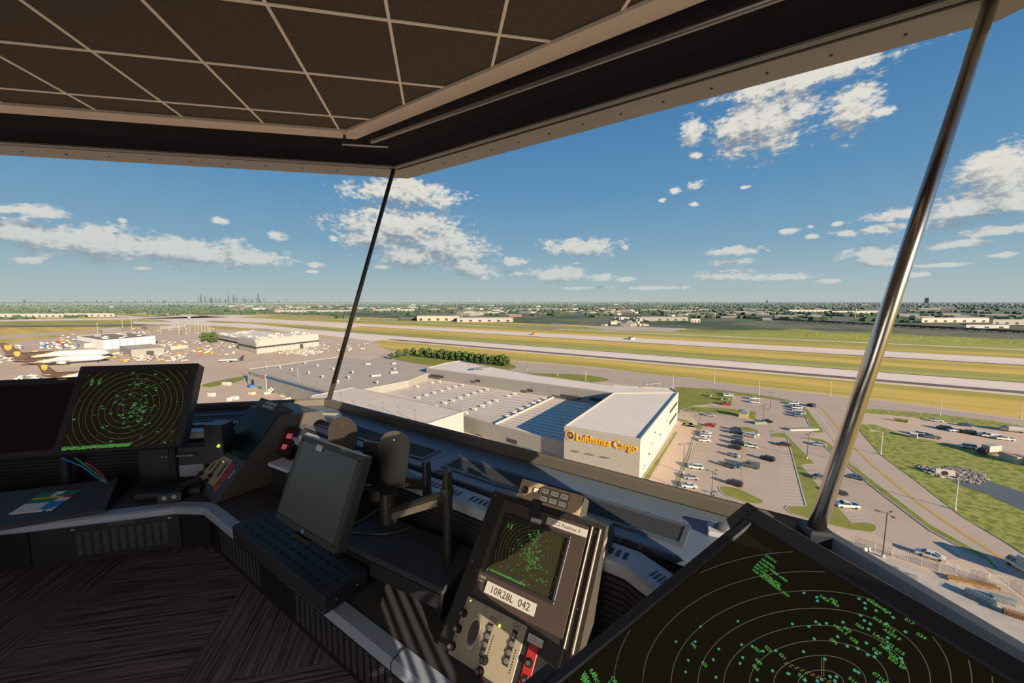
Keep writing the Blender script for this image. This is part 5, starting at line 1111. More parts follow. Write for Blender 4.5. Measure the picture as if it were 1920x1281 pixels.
# right wall: windows strips
B2, D2 = c_[1], c_[2]; d = (D2 - B2); LW = d.length; d.normalize(); fw = Fr((0, 0, 0), 0, 0); fw.o = Vector((B2.x, B2.y, GZ)); fw.x = Vector((d.x, d.y, 0)); fw.y = Vector((0, 0, 1)); fw.n = Vector((d.y, -d.x, 0))
for (u0, u1, v0, v1) in ((.70, .95, 4.3, 5.6), (.70, .97, 9.6, 11.0)):
    mb = MB(); mb.box(LW * u0, LW * u1, v0, v1, .0, .12, fw); part(mb, 'window_strip', B_dark, lh)
for (u, v) in ((.28, 10.5), (.42, 6.3), (.16, 5.2), (.6, 8.4)): mb = MB(); mb.box(LW * u, LW * u + 1.6, v, v + .15, 0, .4, fw); part(mb, 'wall_lamp', M('dark_bracket', (.12, .11, .1)), lh)
# rooftop details: skylights in rows
sk0 = None; skp = []
for r, (a, c, n) in enumerate((((735, 712), (835, 748), 1),)): pass
SK = [(783, 725), (797, 722), (810, 718), (824, 715), (801, 742), (814, 737), (828, 732), (841, 728), (853, 725), (866, 722), (818, 761), (833, 756), (848, 751), (862, 746), (876, 741), (888, 737), (901, 734), (914, 731), (872, 775), (889, 768), (904, 762), (916, 756), (931, 752), (953, 743), (965, 739), (953, 780), (966, 775), (978, 768), (990, 763), (1001, 757), (1021, 749), (736, 733), (752, 727)]
SK = [(780 + x / 4, 520 + y / 4) for x, y in ((10, 820), (120, 793), (175, 783), (15, 905), (75, 885), (135, 867), (190, 852), (243, 835), (293, 822), (345, 810), (150, 967), (215, 945), (275, 925), (330, 905), (385, 887), (435, 871), (485, 855), (532, 843), (375, 1018), (440, 992), (495, 968), (548, 945), (600, 927), (693, 892), (738, 877), (690, 1045), (742, 1018), (793, 993), (840, 968), (885, 947), (925, 930), (965, 913))]
sk = None
for i, (x, y) in enumerate(SK):
    p = R2(x, y, H1 + .5); rz = math.atan2((TP[1] - TP[0]).y, (TP[1] - TP[0]).x)
    if sk is None:
        sk = thing('roof_skylight', (p.x, p.y, GZ + H1), 'white box skylight on the low roof of the Lufthansa cargo building', 'skylight', 'skylights on the low cargo roof'); mb = MB(); fr = WF((p.x, p.y, GZ + H1), 0)
        mb.box(-1.0, 1.0, -.6, .6, .0, .8, fr); part(mb, 'skylight_curb', B_white, sk); mb = MB(); mb.loft([[fr.p(-1.05, -.65, .8), fr.p(1.05, -.65, .8), fr.p(1.05, .65, .8), fr.p(-1.05, .65, .8)], [fr.p(-.7, -.2, 1.15), fr.p(.7, -.2, 1.15), fr.p(.7, .2, 1.15), fr.p(-.7, .2, 1.15)]]); part(mb, 'skylight_dome', B_roofw, sk); sk.rotation_euler.z = rz
    else: dup(sk, (p.x, p.y, GZ + H1), rz, label=sk['label'], group=sk['group'])
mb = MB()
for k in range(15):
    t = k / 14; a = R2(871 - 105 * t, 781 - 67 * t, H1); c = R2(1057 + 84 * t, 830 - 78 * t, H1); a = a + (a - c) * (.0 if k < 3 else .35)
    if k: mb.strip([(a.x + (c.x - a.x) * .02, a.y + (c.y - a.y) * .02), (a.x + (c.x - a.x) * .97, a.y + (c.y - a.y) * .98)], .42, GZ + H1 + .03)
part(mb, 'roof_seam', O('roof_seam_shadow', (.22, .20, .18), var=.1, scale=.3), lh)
a, c = R2(929, 797, H1), R2(1038, 746, H1); mb = MB(); d = (c - a).normalized(); fr = WF((a.x, a.y, GZ + H1), math.atan2(d.y, d.x)); mb.box(0, (c - a).length, -.3, .3, 0, .9, fr); part(mb, 'fire_wall_cap', B_whitelit, lh)
# louvres on rear wing wall, doors on the front
A_, C_ = R2(799, 691, H0), R2(1150, 738, H0); d = C_ - A_; LWg = d.length; d.normalize(); fg = Fr((0, 0, 0), 0, 0); fg.o = Vector((A_.x, A_.y, GZ)); fg.x = Vector((d.x, d.y, 0)); fg.y = Vector((0, 0, 1)); fg.n = Vector((d.y, -d.x, 0))
for (x0, x1, yy) in ((807, 831, 704), (891, 900, 714), (988, 999, 732), (1050, 1088, 742), (1105, 1128, 748)):
    u0, u1, v = fg.px(x0, yy, .1)[0], fg.px(x1, yy, .1)[0], fg.px(x0, yy, .1)[1]; mb = MB(); mb.box(u0, u1, v - .7, v + .9, .0, .15, fg); part(mb, 'wall_louvre', B_dark, lh)
A_, C_ = R2(871, 781, H1), R2(1057, 831, H1); d = C_ - A_; d.normalize(); fo = Fr((0, 0, 0), 0, 0); fo.o = Vector((A_.x, A_.y, GZ)); fo.x = Vector((d.x, d.y, 0)); fo.y = Vector((0, 0, 1)); fo.n = Vector((d.y, -d.x, 0))
for (x0, y0, x1, y1, nm_) in ((881, 812, 890, 820, 'window'), (893, 814, 903, 823, 'window'), (950, 821, 969, 829, 'window'), (957, 831, 976, 845, 'dock_door'), (980, 837, 999, 851, 'dock_door'), (1018, 846, 1044, 862, 'dock_door')):
    u0, v1 = fo.px(x0, y0, .1); u1 = fo.px(x1, y0, .1)[0]; v0 = fo.px(x0, y0 + (7 if nm_ == 'window' else 12), .1)[1]; mb = MB(); mb.box(u0, u1, v0, v1, 0, .12, fo); part(mb, nm_, B_dark if nm_ == 'window' else M('grey_door', (.2, .2, .21)), lh)
# roof plant near the corner and little round canopies behind
for px_, py_, lbl in ((905, 696, 'curved white roof canopy with small posts at the left end of the cargo building front'), (1225, 727, 'curved white roof canopy at the far right corner of the cargo building')):
    p = R2(px_, py_, H0); cn = thing('roof_canopy', (p.x, p.y, GZ + H0), lbl, 'canopy'); mb = MB(); s_ = 5 if px_ < 1000 else 4.2
    P_ = [Vector((p.x + math.cos(t) * s_, p.y + math.sin(t) * s_)) for t in [.2 + 2.9 * k / 12 for k in range(13)]]
    mb.strip([(q.x, q.y) for q in P_], 1.6, GZ + H0 + 2.1); mb.prism([(q.x, q.y) for q in P_], GZ + H0 + 1.9, GZ + H0 + 2.05); part(mb, 'canopy_roof', B_whitelit, cn)
    for k in (0, 4, 8, 12): mb = MB(); mb.tube([(P_[k].x, P_[k].y, GZ + H0), (P_[k].x, P_[k].y, GZ + H0 + 2.6)], .2, 6); part(mb, 'post', B_white, cn)
# near white hall in front of it
nh = thing('warehouse', G(869, 830), 'near white-roofed warehouse hall cut off by the window sill', 'building')
prismb(nh, 'hall', [(583, 743), (663, 727), (869, 773), (801, 796), (700, 850), (560, 800)], 0, 12.2, B_whitelit, B_roof, parapet=.3, pmat=B_whitelit)
# Air France warehouse
af = thing('warehouse', G(500, 725), 'wide grey-roofed warehouse with Air France lettering at its left corner', 'building')
HA = 11
prismb(af, 'hall', [(464, 693), (640, 669), (706, 676), (800, 690), (803, 700), (766, 715), (684, 731), (617, 735)], 0, HA, B_grey, B_roofg, parapet=.4, pmat=B_whitelit)
A_, C_ = R2(464, 693, HA), R2(617, 735, HA); d = C_ - A_; LF = d.length; d.normalize(); fa = Fr((0, 0, 0), 0, 0); fa.o = Vector((A_.x, A_.y, GZ)); fa.x = Vector((d.x, d.y, 0)); fa.y = Vector((0, 0, 1)); fa.n = Vector((d.y, -d.x, 0))
uS = fa.px(499, 705)[0]
mb = MB(); mb.box(uS, LF, HA - 2.2, HA - 1.0, .0, .3, fa); part(mb, 'blue_stripe', B_blue, af)
mb = MB(); mb.box(.0, uS, .2, HA + .3, .0, .4, fa); part(mb, 'sign_wall', B_white, af)
mb = MB(); mb.text('AIR FRANCE', fa, uS * .05, HA - 3.3, 3.2, .45, 'LEFT', sx=(uS * .80) / (text_mesh('AIR FRANCE')[2] * 3.2)); part(mb, 'lettering', O('navy_lettering', (.035, .035, .06), var=.05, scale=1), af)
mb = MB(); mb.prism([(uS * .87, HA - 3.6), (uS * .90, HA - 3.6), (uS * .94, HA - .6), (uS * .90, HA - .6)], .4, .5, fa); part(mb, 'red_swoosh', O('sign_red', (.6, .06, .05), var=.05, scale=1), af)
mb = MB(); mb.box(uS * .22, uS * .36, .2, 4.8, .4, .5, fa); part(mb, 'door', B_dark, af)
AV = [(400 + x / 4, 520 + y / 4) for x, y in ((500, 680), (590, 697), (687, 647), (780, 668), (717, 722), (820, 750), (900, 692), (1045, 717), (1015, 755), (935, 790), (1230, 795), (1360, 692))]
rv = None
for x, y in AV:
    p = R2(x, y, HA + .4)
    if rv is None:
        rv = thing('roof_ventilator', (p.x, p.y, GZ + HA), 'small white round ventilator on the grey Air France warehouse roof', 'ventilator', 'ventilators on the grey warehouse roof'); fr = WF((p.x, p.y, GZ + HA)); mb = MB(); mb.disc(fr, 0, 0, .5, 0, .9, 10); part(mb, 'base', B_white, rv); mb = MB(); mb.blob((p.x, p.y, GZ + HA + 1.3), .95, 6, 0); part(mb, 'hood', B_whitelit, rv, smooth=True)
    else: dup(rv, (p.x, p.y, GZ + HA), 0, label=rv['label'], group=rv['group'])
for (x, y, l_) in ((705, 706, 3), (739, 683, 1.5), (690, 684, 2), (739, 700, 2.5)):
    p = R2(x, y, HA); mb = MB(); mb.box(-l_, l_, -.8, .8, 0, 1.3, WF((p.x, p.y, GZ + HA), .3), b=.1); part(mb, 'roof_unit', B_whitelit, af)
def bldg(left, front, right, top, label, wall=None, roof=None, cat='building', name='hangar', parapet=.4, extra=None):
    """left, front, right: ground pixels of three corners; top: pixel height of the front corner's roof"""
    a, b_, c = G(*left), G(*front), G(*right); dist = math.hypot(b_.x, b_.y); v = ray(*top); h = v.z * dist / math.hypot(v.x, v.y) + EYE.z - GZ
    P = [Vector((p.x, p.y)) for p in (a, b_, c)]; P.append(P[0] + P[2] - P[1]); rt = thing(name, b_, label, cat)
    prismb(rt, 'walls', P, 0, h, wall or B_white, roof or B_roof, px=False, parapet=parapet, pmat=wall or B_white); return rt, P, h
def wallf(a, c):
    d = (c - a); L_ = d.length; d = d / L_; f = Fr((0, 0, 0), 0, 0); f.o = Vector((a.x, a.y, GZ)); f.x = Vector((d.x, d.y, 0)); f.y = Vector((0, 0, 1)); f.n = Vector((d.y, -d.x, 0)); return f, L_
hg, P, h = bldg((146, 646), (195, 656), (292, 645.5), (195, 638.7), 'big white hangar with a brown roof behind the brown-tailed jets', O('bright_hangar_white', (.80, .76, .70), var=.03, scale=.1), B_brown)
f, L_ = wallf(P[1], P[2])
for k in range(1, 7): mb = MB(); mb.box(L_ * k / 7, L_ * k / 7 + .5, 0, h - 1, 0, .4, f); part(mb, 'door_joint', B_grey, hg)
R = random.Random(4)
for k in range(12):
    s, t = R.uniform(.1, .9), R.uniform(.1, .9); p = P[1] + (P[0] - P[1]) * s + (P[2] - P[1]) * t; mb = MB(); mb.box(-2.2, 2.2, -1.5, 1.5, 0, .9, WF((p.x, p.y, GZ + h), .4)); part(mb, 'roof_light', B_roofw, hg)
f, L_ = wallf(P[0], P[1]); mb = MB(); mb.box(L_ * .1, L_ * .62, 0, h * .55, 0, 8, f); part(mb, 'side_annex', B_whitelit, hg); mb = MB(); mb.box(L_ * .36, L_ * .46, 0, h * .4, 8, 8.3, f); part(mb, 'blue_door', O('door_blue', (.08, .22, .5), var=.05, scale=1), hg)
sg, P, h = bldg((225, 661), (247, 670), (309, 664.5), (247, 657), 'low grey service building with a dark open bay in front of the brown-roofed hangar', B_grey, B_roofg, name='service_building')
f, L_ = wallf(P[1], P[2]); mb = MB(); mb.box(L_ * .44, L_ * .66, 0, h * .7, 0, .3, f); part(mb, 'open_bay', B_dark, sg)
# terminal with metal parapet, two wings
tm, P, h = bldg((448, 656), (482, 664), (598, 649), (479, 638), 'white metal-fronted cargo terminal with a dark band, left of the mullion', B_white, B_roofw, name='terminal_building', parapet=0)
f, L_ = wallf(P[1], P[2])
mb = MB(); mb.box(0, L_, h * .40, h * .50, 0, .8, f); part(mb, 'dark_band', B_dark, tm)
mb = MB(); mb.loft([[f.p(0, h * .52, 1.2), f.p(L_, h * .52, 1.2), f.p(L_, h * 1.05, -3), f.p(0, h * 1.05, -3)], [f.p(0, h * .52, 0), f.p(L_, h * .52, 0), f.p(L_, h, -5), f.p(0, h, -5)]]); part(mb, 'sloped_fascia', B_whitelit, tm)
for k in range(1, 16): mb = MB(); mb.box(L_ * k / 16 - .15, L_ * k / 16 + .15, .2, h * .4, 0, .5, f); part(mb, 'wall_rib', B_grey, tm)
mb = MB(); mb.box(L_ * .655, L_ * .71, 0, h * .34, .3, .6, f); part(mb, 'dock_door', B_dark, tm)
f, L_ = wallf(P[0], P[1]); mb = MB(); mb.box(0, L_, h * .40, h * .50, 0, .8, f); part(mb, 'dark_band', B_dark, tm)
mb = MB(); mb.loft([[f.p(0, h * .52, 1.2), f.p(L_, h * .52, 1.2), f.p(L_, h * 1.05, -3), f.p(0, h * 1.05, -3)], [f.p(0, h * .52, 0), f.p(L_, h * .52, 0), f.p(L_, h, -5), f.p(0, h, -5)]]); part(mb, 'sloped_fascia', B_grey, tm)
for k in range(26): s, t = R.uniform(.1, .9), R.uniform(.05, .95); p = P[1] + (P[0] - P[1]) * s + (P[2] - P[1]) * t; mb = MB(); q = R.uniform(1, 3); mb.box(-q, q, -1.6, 1.6, 0, R.uniform(.8, 2.4), WF((p.x, p.y, GZ + h), .3)); part(mb, 'roof_unit', B_white, tm)
tm2, P, h = bldg((404, 636), (448, 645), (520, 634), (448, 634.5), 'grey curved-fronted wing behind the metal-fronted cargo terminal', B_grey, B_roofw, name='terminal_building', parapet=0)
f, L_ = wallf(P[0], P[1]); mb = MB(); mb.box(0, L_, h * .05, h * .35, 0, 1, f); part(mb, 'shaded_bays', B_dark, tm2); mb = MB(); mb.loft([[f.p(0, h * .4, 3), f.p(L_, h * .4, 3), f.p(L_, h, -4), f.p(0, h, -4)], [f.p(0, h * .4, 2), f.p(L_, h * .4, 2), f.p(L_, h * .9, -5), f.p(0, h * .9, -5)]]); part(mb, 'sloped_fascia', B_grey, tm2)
for k in range(18): s, t = R.uniform(.1, .9), R.uniform(.05, .95); p = P[1] + (P[0] - P[1]) * s + (P[2] - P[1]) * t; mb = MB(); q = R.uniform(1, 3); mb.box(-q, q, -1.6, 1.6, 0, R.uniform(.8, 2.4), WF((p.x, p.y, GZ + h), .3)); part(mb, 'roof_unit', B_white, tm2)
for args in (((317, 655), (320, 656), (353, 653), (320, 651), 'tan flat shed right of the brown-roofed hangar', B_tan, B_roof), ((265, 617), (277, 619), (300, 617), (277, 613), 'small brown shed with open dark front beside the taxiway at left', B_brown, B_tan), ((300, 616), (302, 617), (347, 613), (302, 612.5), 'long low cream building beside the taxiway at left', B_whitelit, B_tan), ((185, 622), (190, 624), (228, 620), (190, 619.5), 'low white sheds just behind the brown hangar roof', B_whitelit, B_roofw)):
    bldg(*args[:4], args[4], args[5], args[6], name='shed')
# mid-distance named buildings
for i, (x0, x1, yb, yt, lbl, w_, r_) in enumerate((
    (-20, 120, 595, 586.5, 'long white flat hall at the far left edge of the airfield', B_white, B_roofw), (120, 215, 594, 586, 'white flat hall in front of the dark wood at left', B_white, B_roofw),
    (857, 962, 604, 594, 'pale building with a green-tinted roof beyond the runways, centre', B_whitelit, O('green_tint_roof', (.46, .55, .48), var=.1, scale=.1)), (782, 862, 602, 590, 'brown-roofed hall beside the green-tinted roof building', B_tan, B_roofg), (750, 812, 601, 596, 'row of low sheds with white trailers, left of the brown-roofed hall', B_dark, B_roofg),
    (1200, 1290, 602, 593, 'long blue-grey warehouse beyond the grass mound', B_grey, B_roofg), (1295, 1313, 605, 595.5, 'square white-fronted warehouse end beside the long blue-grey one', B_white, B_roof),
    (1728, 1854, 605, 594, 'large peach-walled factory hall right of the steel mullion', O('peach_wall', (.62, .48, .38), var=.06, scale=.1), B_roof), (1811, 1892, 616, 607.5, 'white-walled hall with small dark windows in front of the peach factory', B_white, B_grey), (1861, 1935, 610, 596, 'grey hall at the right horizon edge', B_grey, B_roofg),
    (515, 665, 586, 581, 'long white warehouse row behind the airfield grass, left of the mullion', B_white, B_roofw), (650, 688, 580, 575.5, 'white warehouse block among trees at the mullion', B_white, B_roofw), (700, 778, 583.5, 579, 'long white warehouse row right of the left mullion', B_white, B_roofw), (487, 510, 581, 576, 'cream block of flats beyond the left runway end', B_whitelit, B_roof),
    (205, 213, 577.5, 572, 'small bright white building in the far dark wood at left', B_white, B_roofw), (1480, 1560, 585, 580, 'long low tan warehouse on the far plain, centre right', B_tan, B_roof), (1560, 1650, 588, 582, 'long low tan-white warehouse beside the steel mullion', B_tan, B_roofw))):
    a, c = G(x0, yb), G(x1, yb + (0 if x1 < 1700 else 0)); A_, C_ = Vector((a.x, a.y)), Vector((c.x, c.y)); dist = ((A_ + C_) / 2).length; v = ray((x0 + x1) / 2, yt); h = max(4, (v.z * dist / math.hypot(v.x, v.y) + EYE.z - GZ)); dp = ((A_ + C_) / 2).normalized() * min(90, (C_ - A_).length * .6)
    h = min(h * .75, 16); rt = thing('industrial_building', ((A_ + C_) / 2).to_3d() + Vector((0, 0, GZ)), lbl, 'building'); prismb(rt, 'walls', [A_, C_, C_ + dp, A_ + dp], 0, h, w_, r_, px=False)
    f, L_ = wallf(A_, C_)
    mb = MB(); n_ = max(3, int(L_ / 25))
    for k in range(n_): mb.box(L_ * (k + .3) / n_, L_ * (k + .6) / n_, h * .1, h * .55, 0, .4, f)
    part(mb, 'door_row', B_dark, rt)
# scattered far buildings
fb = []
R = random.Random(12)
cols = [B_white, B_whitelit, B_tan, B_grey, O('brick_wall', (.30, .15, .10), var=.1, scale=.1), B_grey]
protos = []
for i, (w_, r_) in enumerate(zip(cols, [B_roofw, B_roof, B_roofg, B_roofg, B_roof, B_roofw])):
    mb = MB(); mb.mat(0); V = [(-1, -1, 0), (1, -1, 0), (1, 1, 0), (-1, 1, 0), (-1, -1, 1), (1, -1, 1), (1, 1, 1), (-1, 1, 1)]; mb.add(V, [(0, 1, 5, 4), (1, 2, 6, 5), (2, 3, 7, 6), (3, 0, 4, 7)]); mb.mat(1).add(V, [(4, 5, 6, 7)]); mb.mat(2)
    for k in range(5): mb.box(-.9 + .38 * k, -.7 + .38 * k, -1.02, -1.0, .3, .6)
    me_o = mb.build('far_building', [w_, r_, B_dark]); protos.append(me_o)
words = ['white', 'cream', 'tan', 'grey', 'brick-red', 'grey-walled']
for i in range(230):
    if i < 60: x, y = R.uniform(400, 860), R.uniform(571, 582)
    elif i < 165: x, y = R.uniform(860, 1330), R.triangular(570, 596, 582)
    else: x, y = R.uniform(1330, 1900), R.triangular(570, 604, 584)
    p = G(x, y); k = R.choice((0, 0, 1, 1, 2, 3, 4, 5)) if i > 5 else i
    o = protos[k] if i < 6 else protos[k].copy()
    if i >= 6: COL.objects.link(o)
    dist = p.xy.length if hasattr(p, 'xy') else 1; s_ = 1 + dist / 3500
    o.location = (p.x, p.y, GZ - .1); o.rotation_euler.z = RANG + R.choice((0, 1.57)) + R.uniform(-.08, .08); o.scale = (R.uniform(10, 34) * s_, R.uniform(8, 20) * s_, R.uniform(4, 9) * (1 + dist / 9000))
    tag(o, f'{words[protos[[q.data for q in protos].index(o.data)] and [q.data for q in protos].index(o.data)]} low flat-roofed building among the trees of the far plain', 'building', f'far {words[[q.data for q in protos].index(o.data)]} buildings beyond the runways')
# ------------------------------------------------------------------ woods
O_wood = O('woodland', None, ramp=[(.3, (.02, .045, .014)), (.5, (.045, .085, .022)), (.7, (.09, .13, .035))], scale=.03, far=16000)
def woodbelt(dist, a0, a1, hmin, hmax, seed, width, cover=.75):
    R = random.Random(seed); mb = MB(); n = int((a1 - a0) * dist / 14); 
    if n > 1500: n = 1500
    for i in range(n):
        a = a0 + (a1 - a0) * (i + R.random()) / n
        if noise.noise(Vector((a * 9, seed * 5.1, 0))) > cover - .45: continue
        dd = dist * (1 + R.uniform(-width, width)); r = (a1 - a0) * dist / n * R.uniform(.8, 1.6); h = R.uniform(hmin, hmax); c = Vector((math.sin(a) * dd, math.cos(a) * dd, GZ + h * .45))
        k = 5; ring = lambda q, z: [c + Vector((math.cos(2 * math.pi * j / k + i) * q, math.sin(2 * math.pi * j / k + i) * q, z)) for j in range(k)]
        mb.loft([ring(r * .8, -h * .6), ring(r, 0), ring(r * .6, h * .45)])
    o = mb.build('woodland', O_wood); return tag(o, None, 'woods', kind='stuff')
wl = ['nearest scattered trees beyond the airfield', 'tree belt behind the first far buildings', 'dark tree belt on the middle plain', 'broad dark wood before the horizon', 'hazy tree belt near the horizon', 'faint furthest tree line under the skyline', 'blue-green last line of trees at the horizon']
for i, (ds, hm, hx, wd_, cv_) in enumerate(((1750, 7, 12, .12, .45), (2400, 8, 13, .12, .62), (3300, 9, 15, .13, .72), (4600, 10, 16, .14, .8), (6800, 12, 19, .15, .9), (10500, 14, 22, .16, 1.0), (16000, 16, 28, .15, 1.2))):
    o = woodbelt(ds, -.95 if i > 0 else -.25, 1.25, hm, hx, i + 1, wd_, cv_); o['label'] = wl[i]
o = woodbelt(2900, -.95, -.40, 9, 15, 31, .08, 1.3); o['label'] = 'dark wood beyond the left end of the airfield'
o = woodbelt(4000, -.95, -.36, 12, 18, 32, .2, 1.3); o['label'] = 'broad green wood rising behind the dark wood at left'
# ------------------------------------------------------------------ trees near
def tree_mesh(seed, r, h, n=70):
    R = random.Random(seed); mb = MB()
    for i in range(n):
        t = R.uniform(0, 2 * math.pi); q = r * math.sqrt(R.random()); z = h * R.uniform(.22, 1)
        k = math.sin(math.pi * min(1, max(0.05, (z / h - .1) / .95))) ** .6
        mb.blob((math.cos(t) * q * k, math.sin(t) * q * k, z), r * R.uniform(.22, .38), 4, 1.3, i)
    return mb
O_leaf = O('tree_leaves', None, ramp=[(.3, (.03, .055, .012)), (.55, (.075, .11, .025)), (.75, (.15, .18, .04))], scale=.9); O_bark = O('tree_bark', (.12, .09, .06), var=.2, scale=2)
tp = thing('round_tree', (0, 0, GZ), 'round dark green tree in the row behind the cargo building', 'tree', 'row of round trees by the road')
tree_mesh(5, 3.4, 9).build('crown', O_leaf, parent=None).parent = tp; mb = MB(); mb.tube([(0, 0, 0), (0, 0, 3)], .25, 6); mb.build('trunk', O_bark).parent = tp
xs = [790, 803, 816, 827, 838, 849, 861, 872, 884, 896, 908, 922, 932, 940, 948]
for i, x in enumerate(xs):
    p = G(x + 2, 670 + (x - 790) * .112); r_ = tp if i == 0 else dup(tp, (0, 0, 0), 0, label=tp['label'], group=tp['group'])
    r_.location = (p.x, p.y, GZ + .1); r_.rotation_euler.z = i * 1.3; r_.scale = (random.uniform(.95, 1.2),) * 3
for i, (x, y, s_, lb) in enumerate(((735, 674, .7, 'leftmost low bush on the grass island beside the tree row'), (748, 671, .9, 'bushy tree near the left end of the grass island'), (762, 668, .9, 'bushy tree in the middle of the clump left of the tree row'), (775, 667, .9, 'bushy tree just left of the row of round trees'), (383, 641, .95, 'leftmost dark tree at the corner of the grey terminal wing'), (391, 642, .95, 'middle dark tree at the corner of the grey terminal wing'), (400, 643, 1.1, 'rightmost and tallest dark tree at the corner of the grey terminal wing'))):
    p = G(x, y); r_ = dup(tp, (p.x, p.y, GZ + .1), i, label=lb, scale=s_ * (1.5 if x < 500 else 1)); r_['category'] = 'tree'
# shrub patches on the mound
dh = rdist(1400, 628)
mb = MB(); nx, ny = 90, 10; V = []
s0 = G(1262, 624); s1 = G(1900, 645); S0 = Vector((s0.x, s0.y)).dot(RDIR); S1 = Vector((s1.x, s1.y)).dot(RDIR) + 900
for i in range(nx + 1):
    for j in range(ny + 1):
        s = S0 + (S1 - S0) * i / nx; t = j / ny; env = min(1, i / 14) * max(.25, 1 - i / 60); q = rp(dh + 4 + 85 * t, s)
        hgt = (math.sin(math.pi * min(1, t * 1.25)) ** .8 if t < .8 else 0) * env * 13 * (1 + .35 * noise.noise(Vector((i * .35, j * .5, 0)))); V.append((q.x, q.y, GZ - .1 + max(0, hgt)))
mb.add(V, [(i * (ny + 1) + j, (i + 1) * (ny + 1) + j, (i + 1) * (ny + 1) + j + 1, i * (ny + 1) + j + 1) for i in range(nx) for j in range(ny)])
tag(mb.build('grass_mound', O_rough, smooth=True), 'long green grass mound beyond the runways, right of centre', 'mound', kind='stuff')
gpoly('dirt_ground', [(1090, 612), (1180, 612), (1290, 616), (1260, 622), (1140, 620)], .1, O_yard); gpoly('dirt_ground', [(930, 612), (1040, 613), (1090, 616), (1030, 618)], .1, O('reddish_dirt', (.42, .30, .22), var=.2, scale=.05)); gpoly('pond', [(1028, 606), (1050, 606.5), (1075, 609), (1045, 610)], .1, O_water)
# freight train
tr0 = G(1398, 597.5); tr1 = G(1990, 629); d = Vector((tr1.x - tr0.x, tr1.y - tr0.y)); Lt = d.length; d.normalize(); n_ = min(70, int(Lt / 18)); fc = None
O_fr = [O('rust_freight', (.26, .13, .08), var=.2, scale=.2), O('grey_freight', (.30, .27, .24), var=.1, scale=.2), O('dark_freight', (.12, .08, .07), var=.1, scale=.2)]
prs = []
for m_ in O_fr:
    t_ = thing('freight_car', (0, 0, GZ), 'freight wagon in the long train beyond the grass mound', 'train wagon', 'freight train wagons'); mb = MB(); mb.box(-7.6, 7.6, -1.5, 1.5, 1.1, 4.6, b=.1); mb.build('wagon_body', m_).parent = t_
    mb = MB(); [mb.box(a - 1.2, a + 1.2, -1.2, 1.2, 0, 1.1) for a in (-5.5, 5.5)]; mb.build('wheel_truck', O_fr[2]).parent = t_; prs.append(t_)
R = random.Random(2)
for i in range(n_):
    k = R.choice((0, 0, 2, 2, 1)) if i > 2 else i; r_ = prs[i] if i < 3 else dup(prs[k], (0, 0, 0), 0, label=prs[0]['label'], group=prs[0]['group'])
    r_.location = (tr0.x + d.x * (i + .5) * Lt / n_, tr0.y + d.y * (i + .5) * Lt / n_, GZ); r_.rotation_euler.z = math.atan2(d.y, d.x); r_.scale = (Lt / n_ / 16, 1.25, 1.25)
# ------------------------------------------------------------------ city skyline
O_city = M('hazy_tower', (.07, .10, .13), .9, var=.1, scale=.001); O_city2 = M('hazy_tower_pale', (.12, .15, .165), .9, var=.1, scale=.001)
R = random.Random(8)
TN = [0]
def tower(x, yt, wpx, k=0, label=None, spires=0, yb=567.5):
    TN[0] += 1; D = 25000 + (TN[0] * 7 % 12) * 260; v = ray(x, 566); hv = Vector((v.x, v.y)); s_ = D / hv.length; c = hv * s_; u_ = s_ * math.hypot(1, 0); v2 = ray(x, yt); h = v2.z / math.hypot(v2.x, v2.y) * D + EYE.z - GZ
    wd_ = wpx * D / hv.length * .9; a = math.atan2(-c.x, c.y); fr = WF((c.x, c.y, GZ), a); mb = MB()
    mb.box(-wd_ / 2, wd_ / 2, -wd_ / 2, wd_ / 2, -60, h * (.62 if spires == 1 else 1), fr)
    if spires: 
        if spires == 1: mb.box(-wd_ * .36, wd_ * .36, -wd_ / 3, wd_ / 3, h * .62, h * .9, fr); mb.box(-wd_ * .24, wd_ * .2, -wd_ / 4, wd_ / 4, h * .9, h, fr)
        for q in (-.14, .14): mb.box(wd_ * q - 6, wd_ * q + 6, -6, 6, h, h * 1.17, fr)
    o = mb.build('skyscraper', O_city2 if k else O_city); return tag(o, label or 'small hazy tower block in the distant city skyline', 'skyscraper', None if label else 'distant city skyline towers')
tower(485, 550.5, 3.2, 0, 'tallest dark tower with twin antennas at the right of the distant skyline', 1); tower(377, 554, 2.6, 0, 'broad dark tower with twin antennas at the left of the distant skyline', 2)
tower(429, 554, 2.2, 0, 'slim tower in the middle of the distant skyline', 0); tower(439, 553.5, 2, 0, 'pointed tower right of the slim middle tower in the skyline', 0); tower(385, 556.5, 2, 0, 'tower just right of the broad dark tower in the skyline', 0); tower(46, 561.5, 3, 0, 'lone small tower far left on the horizon', 0)
for i in range(78):
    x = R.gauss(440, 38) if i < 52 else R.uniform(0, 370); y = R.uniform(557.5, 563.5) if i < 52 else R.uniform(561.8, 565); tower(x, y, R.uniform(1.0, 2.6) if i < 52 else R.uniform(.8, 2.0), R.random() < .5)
for x, yt, w_, l_ in ((1737, 558.5, 6, 'lone hazy tower block on the horizon right of the steel mullion'), (1438, 562.5, 3, 'small dark tower on the horizon, centre right')): tower(x, yt, w_, 1, l_)
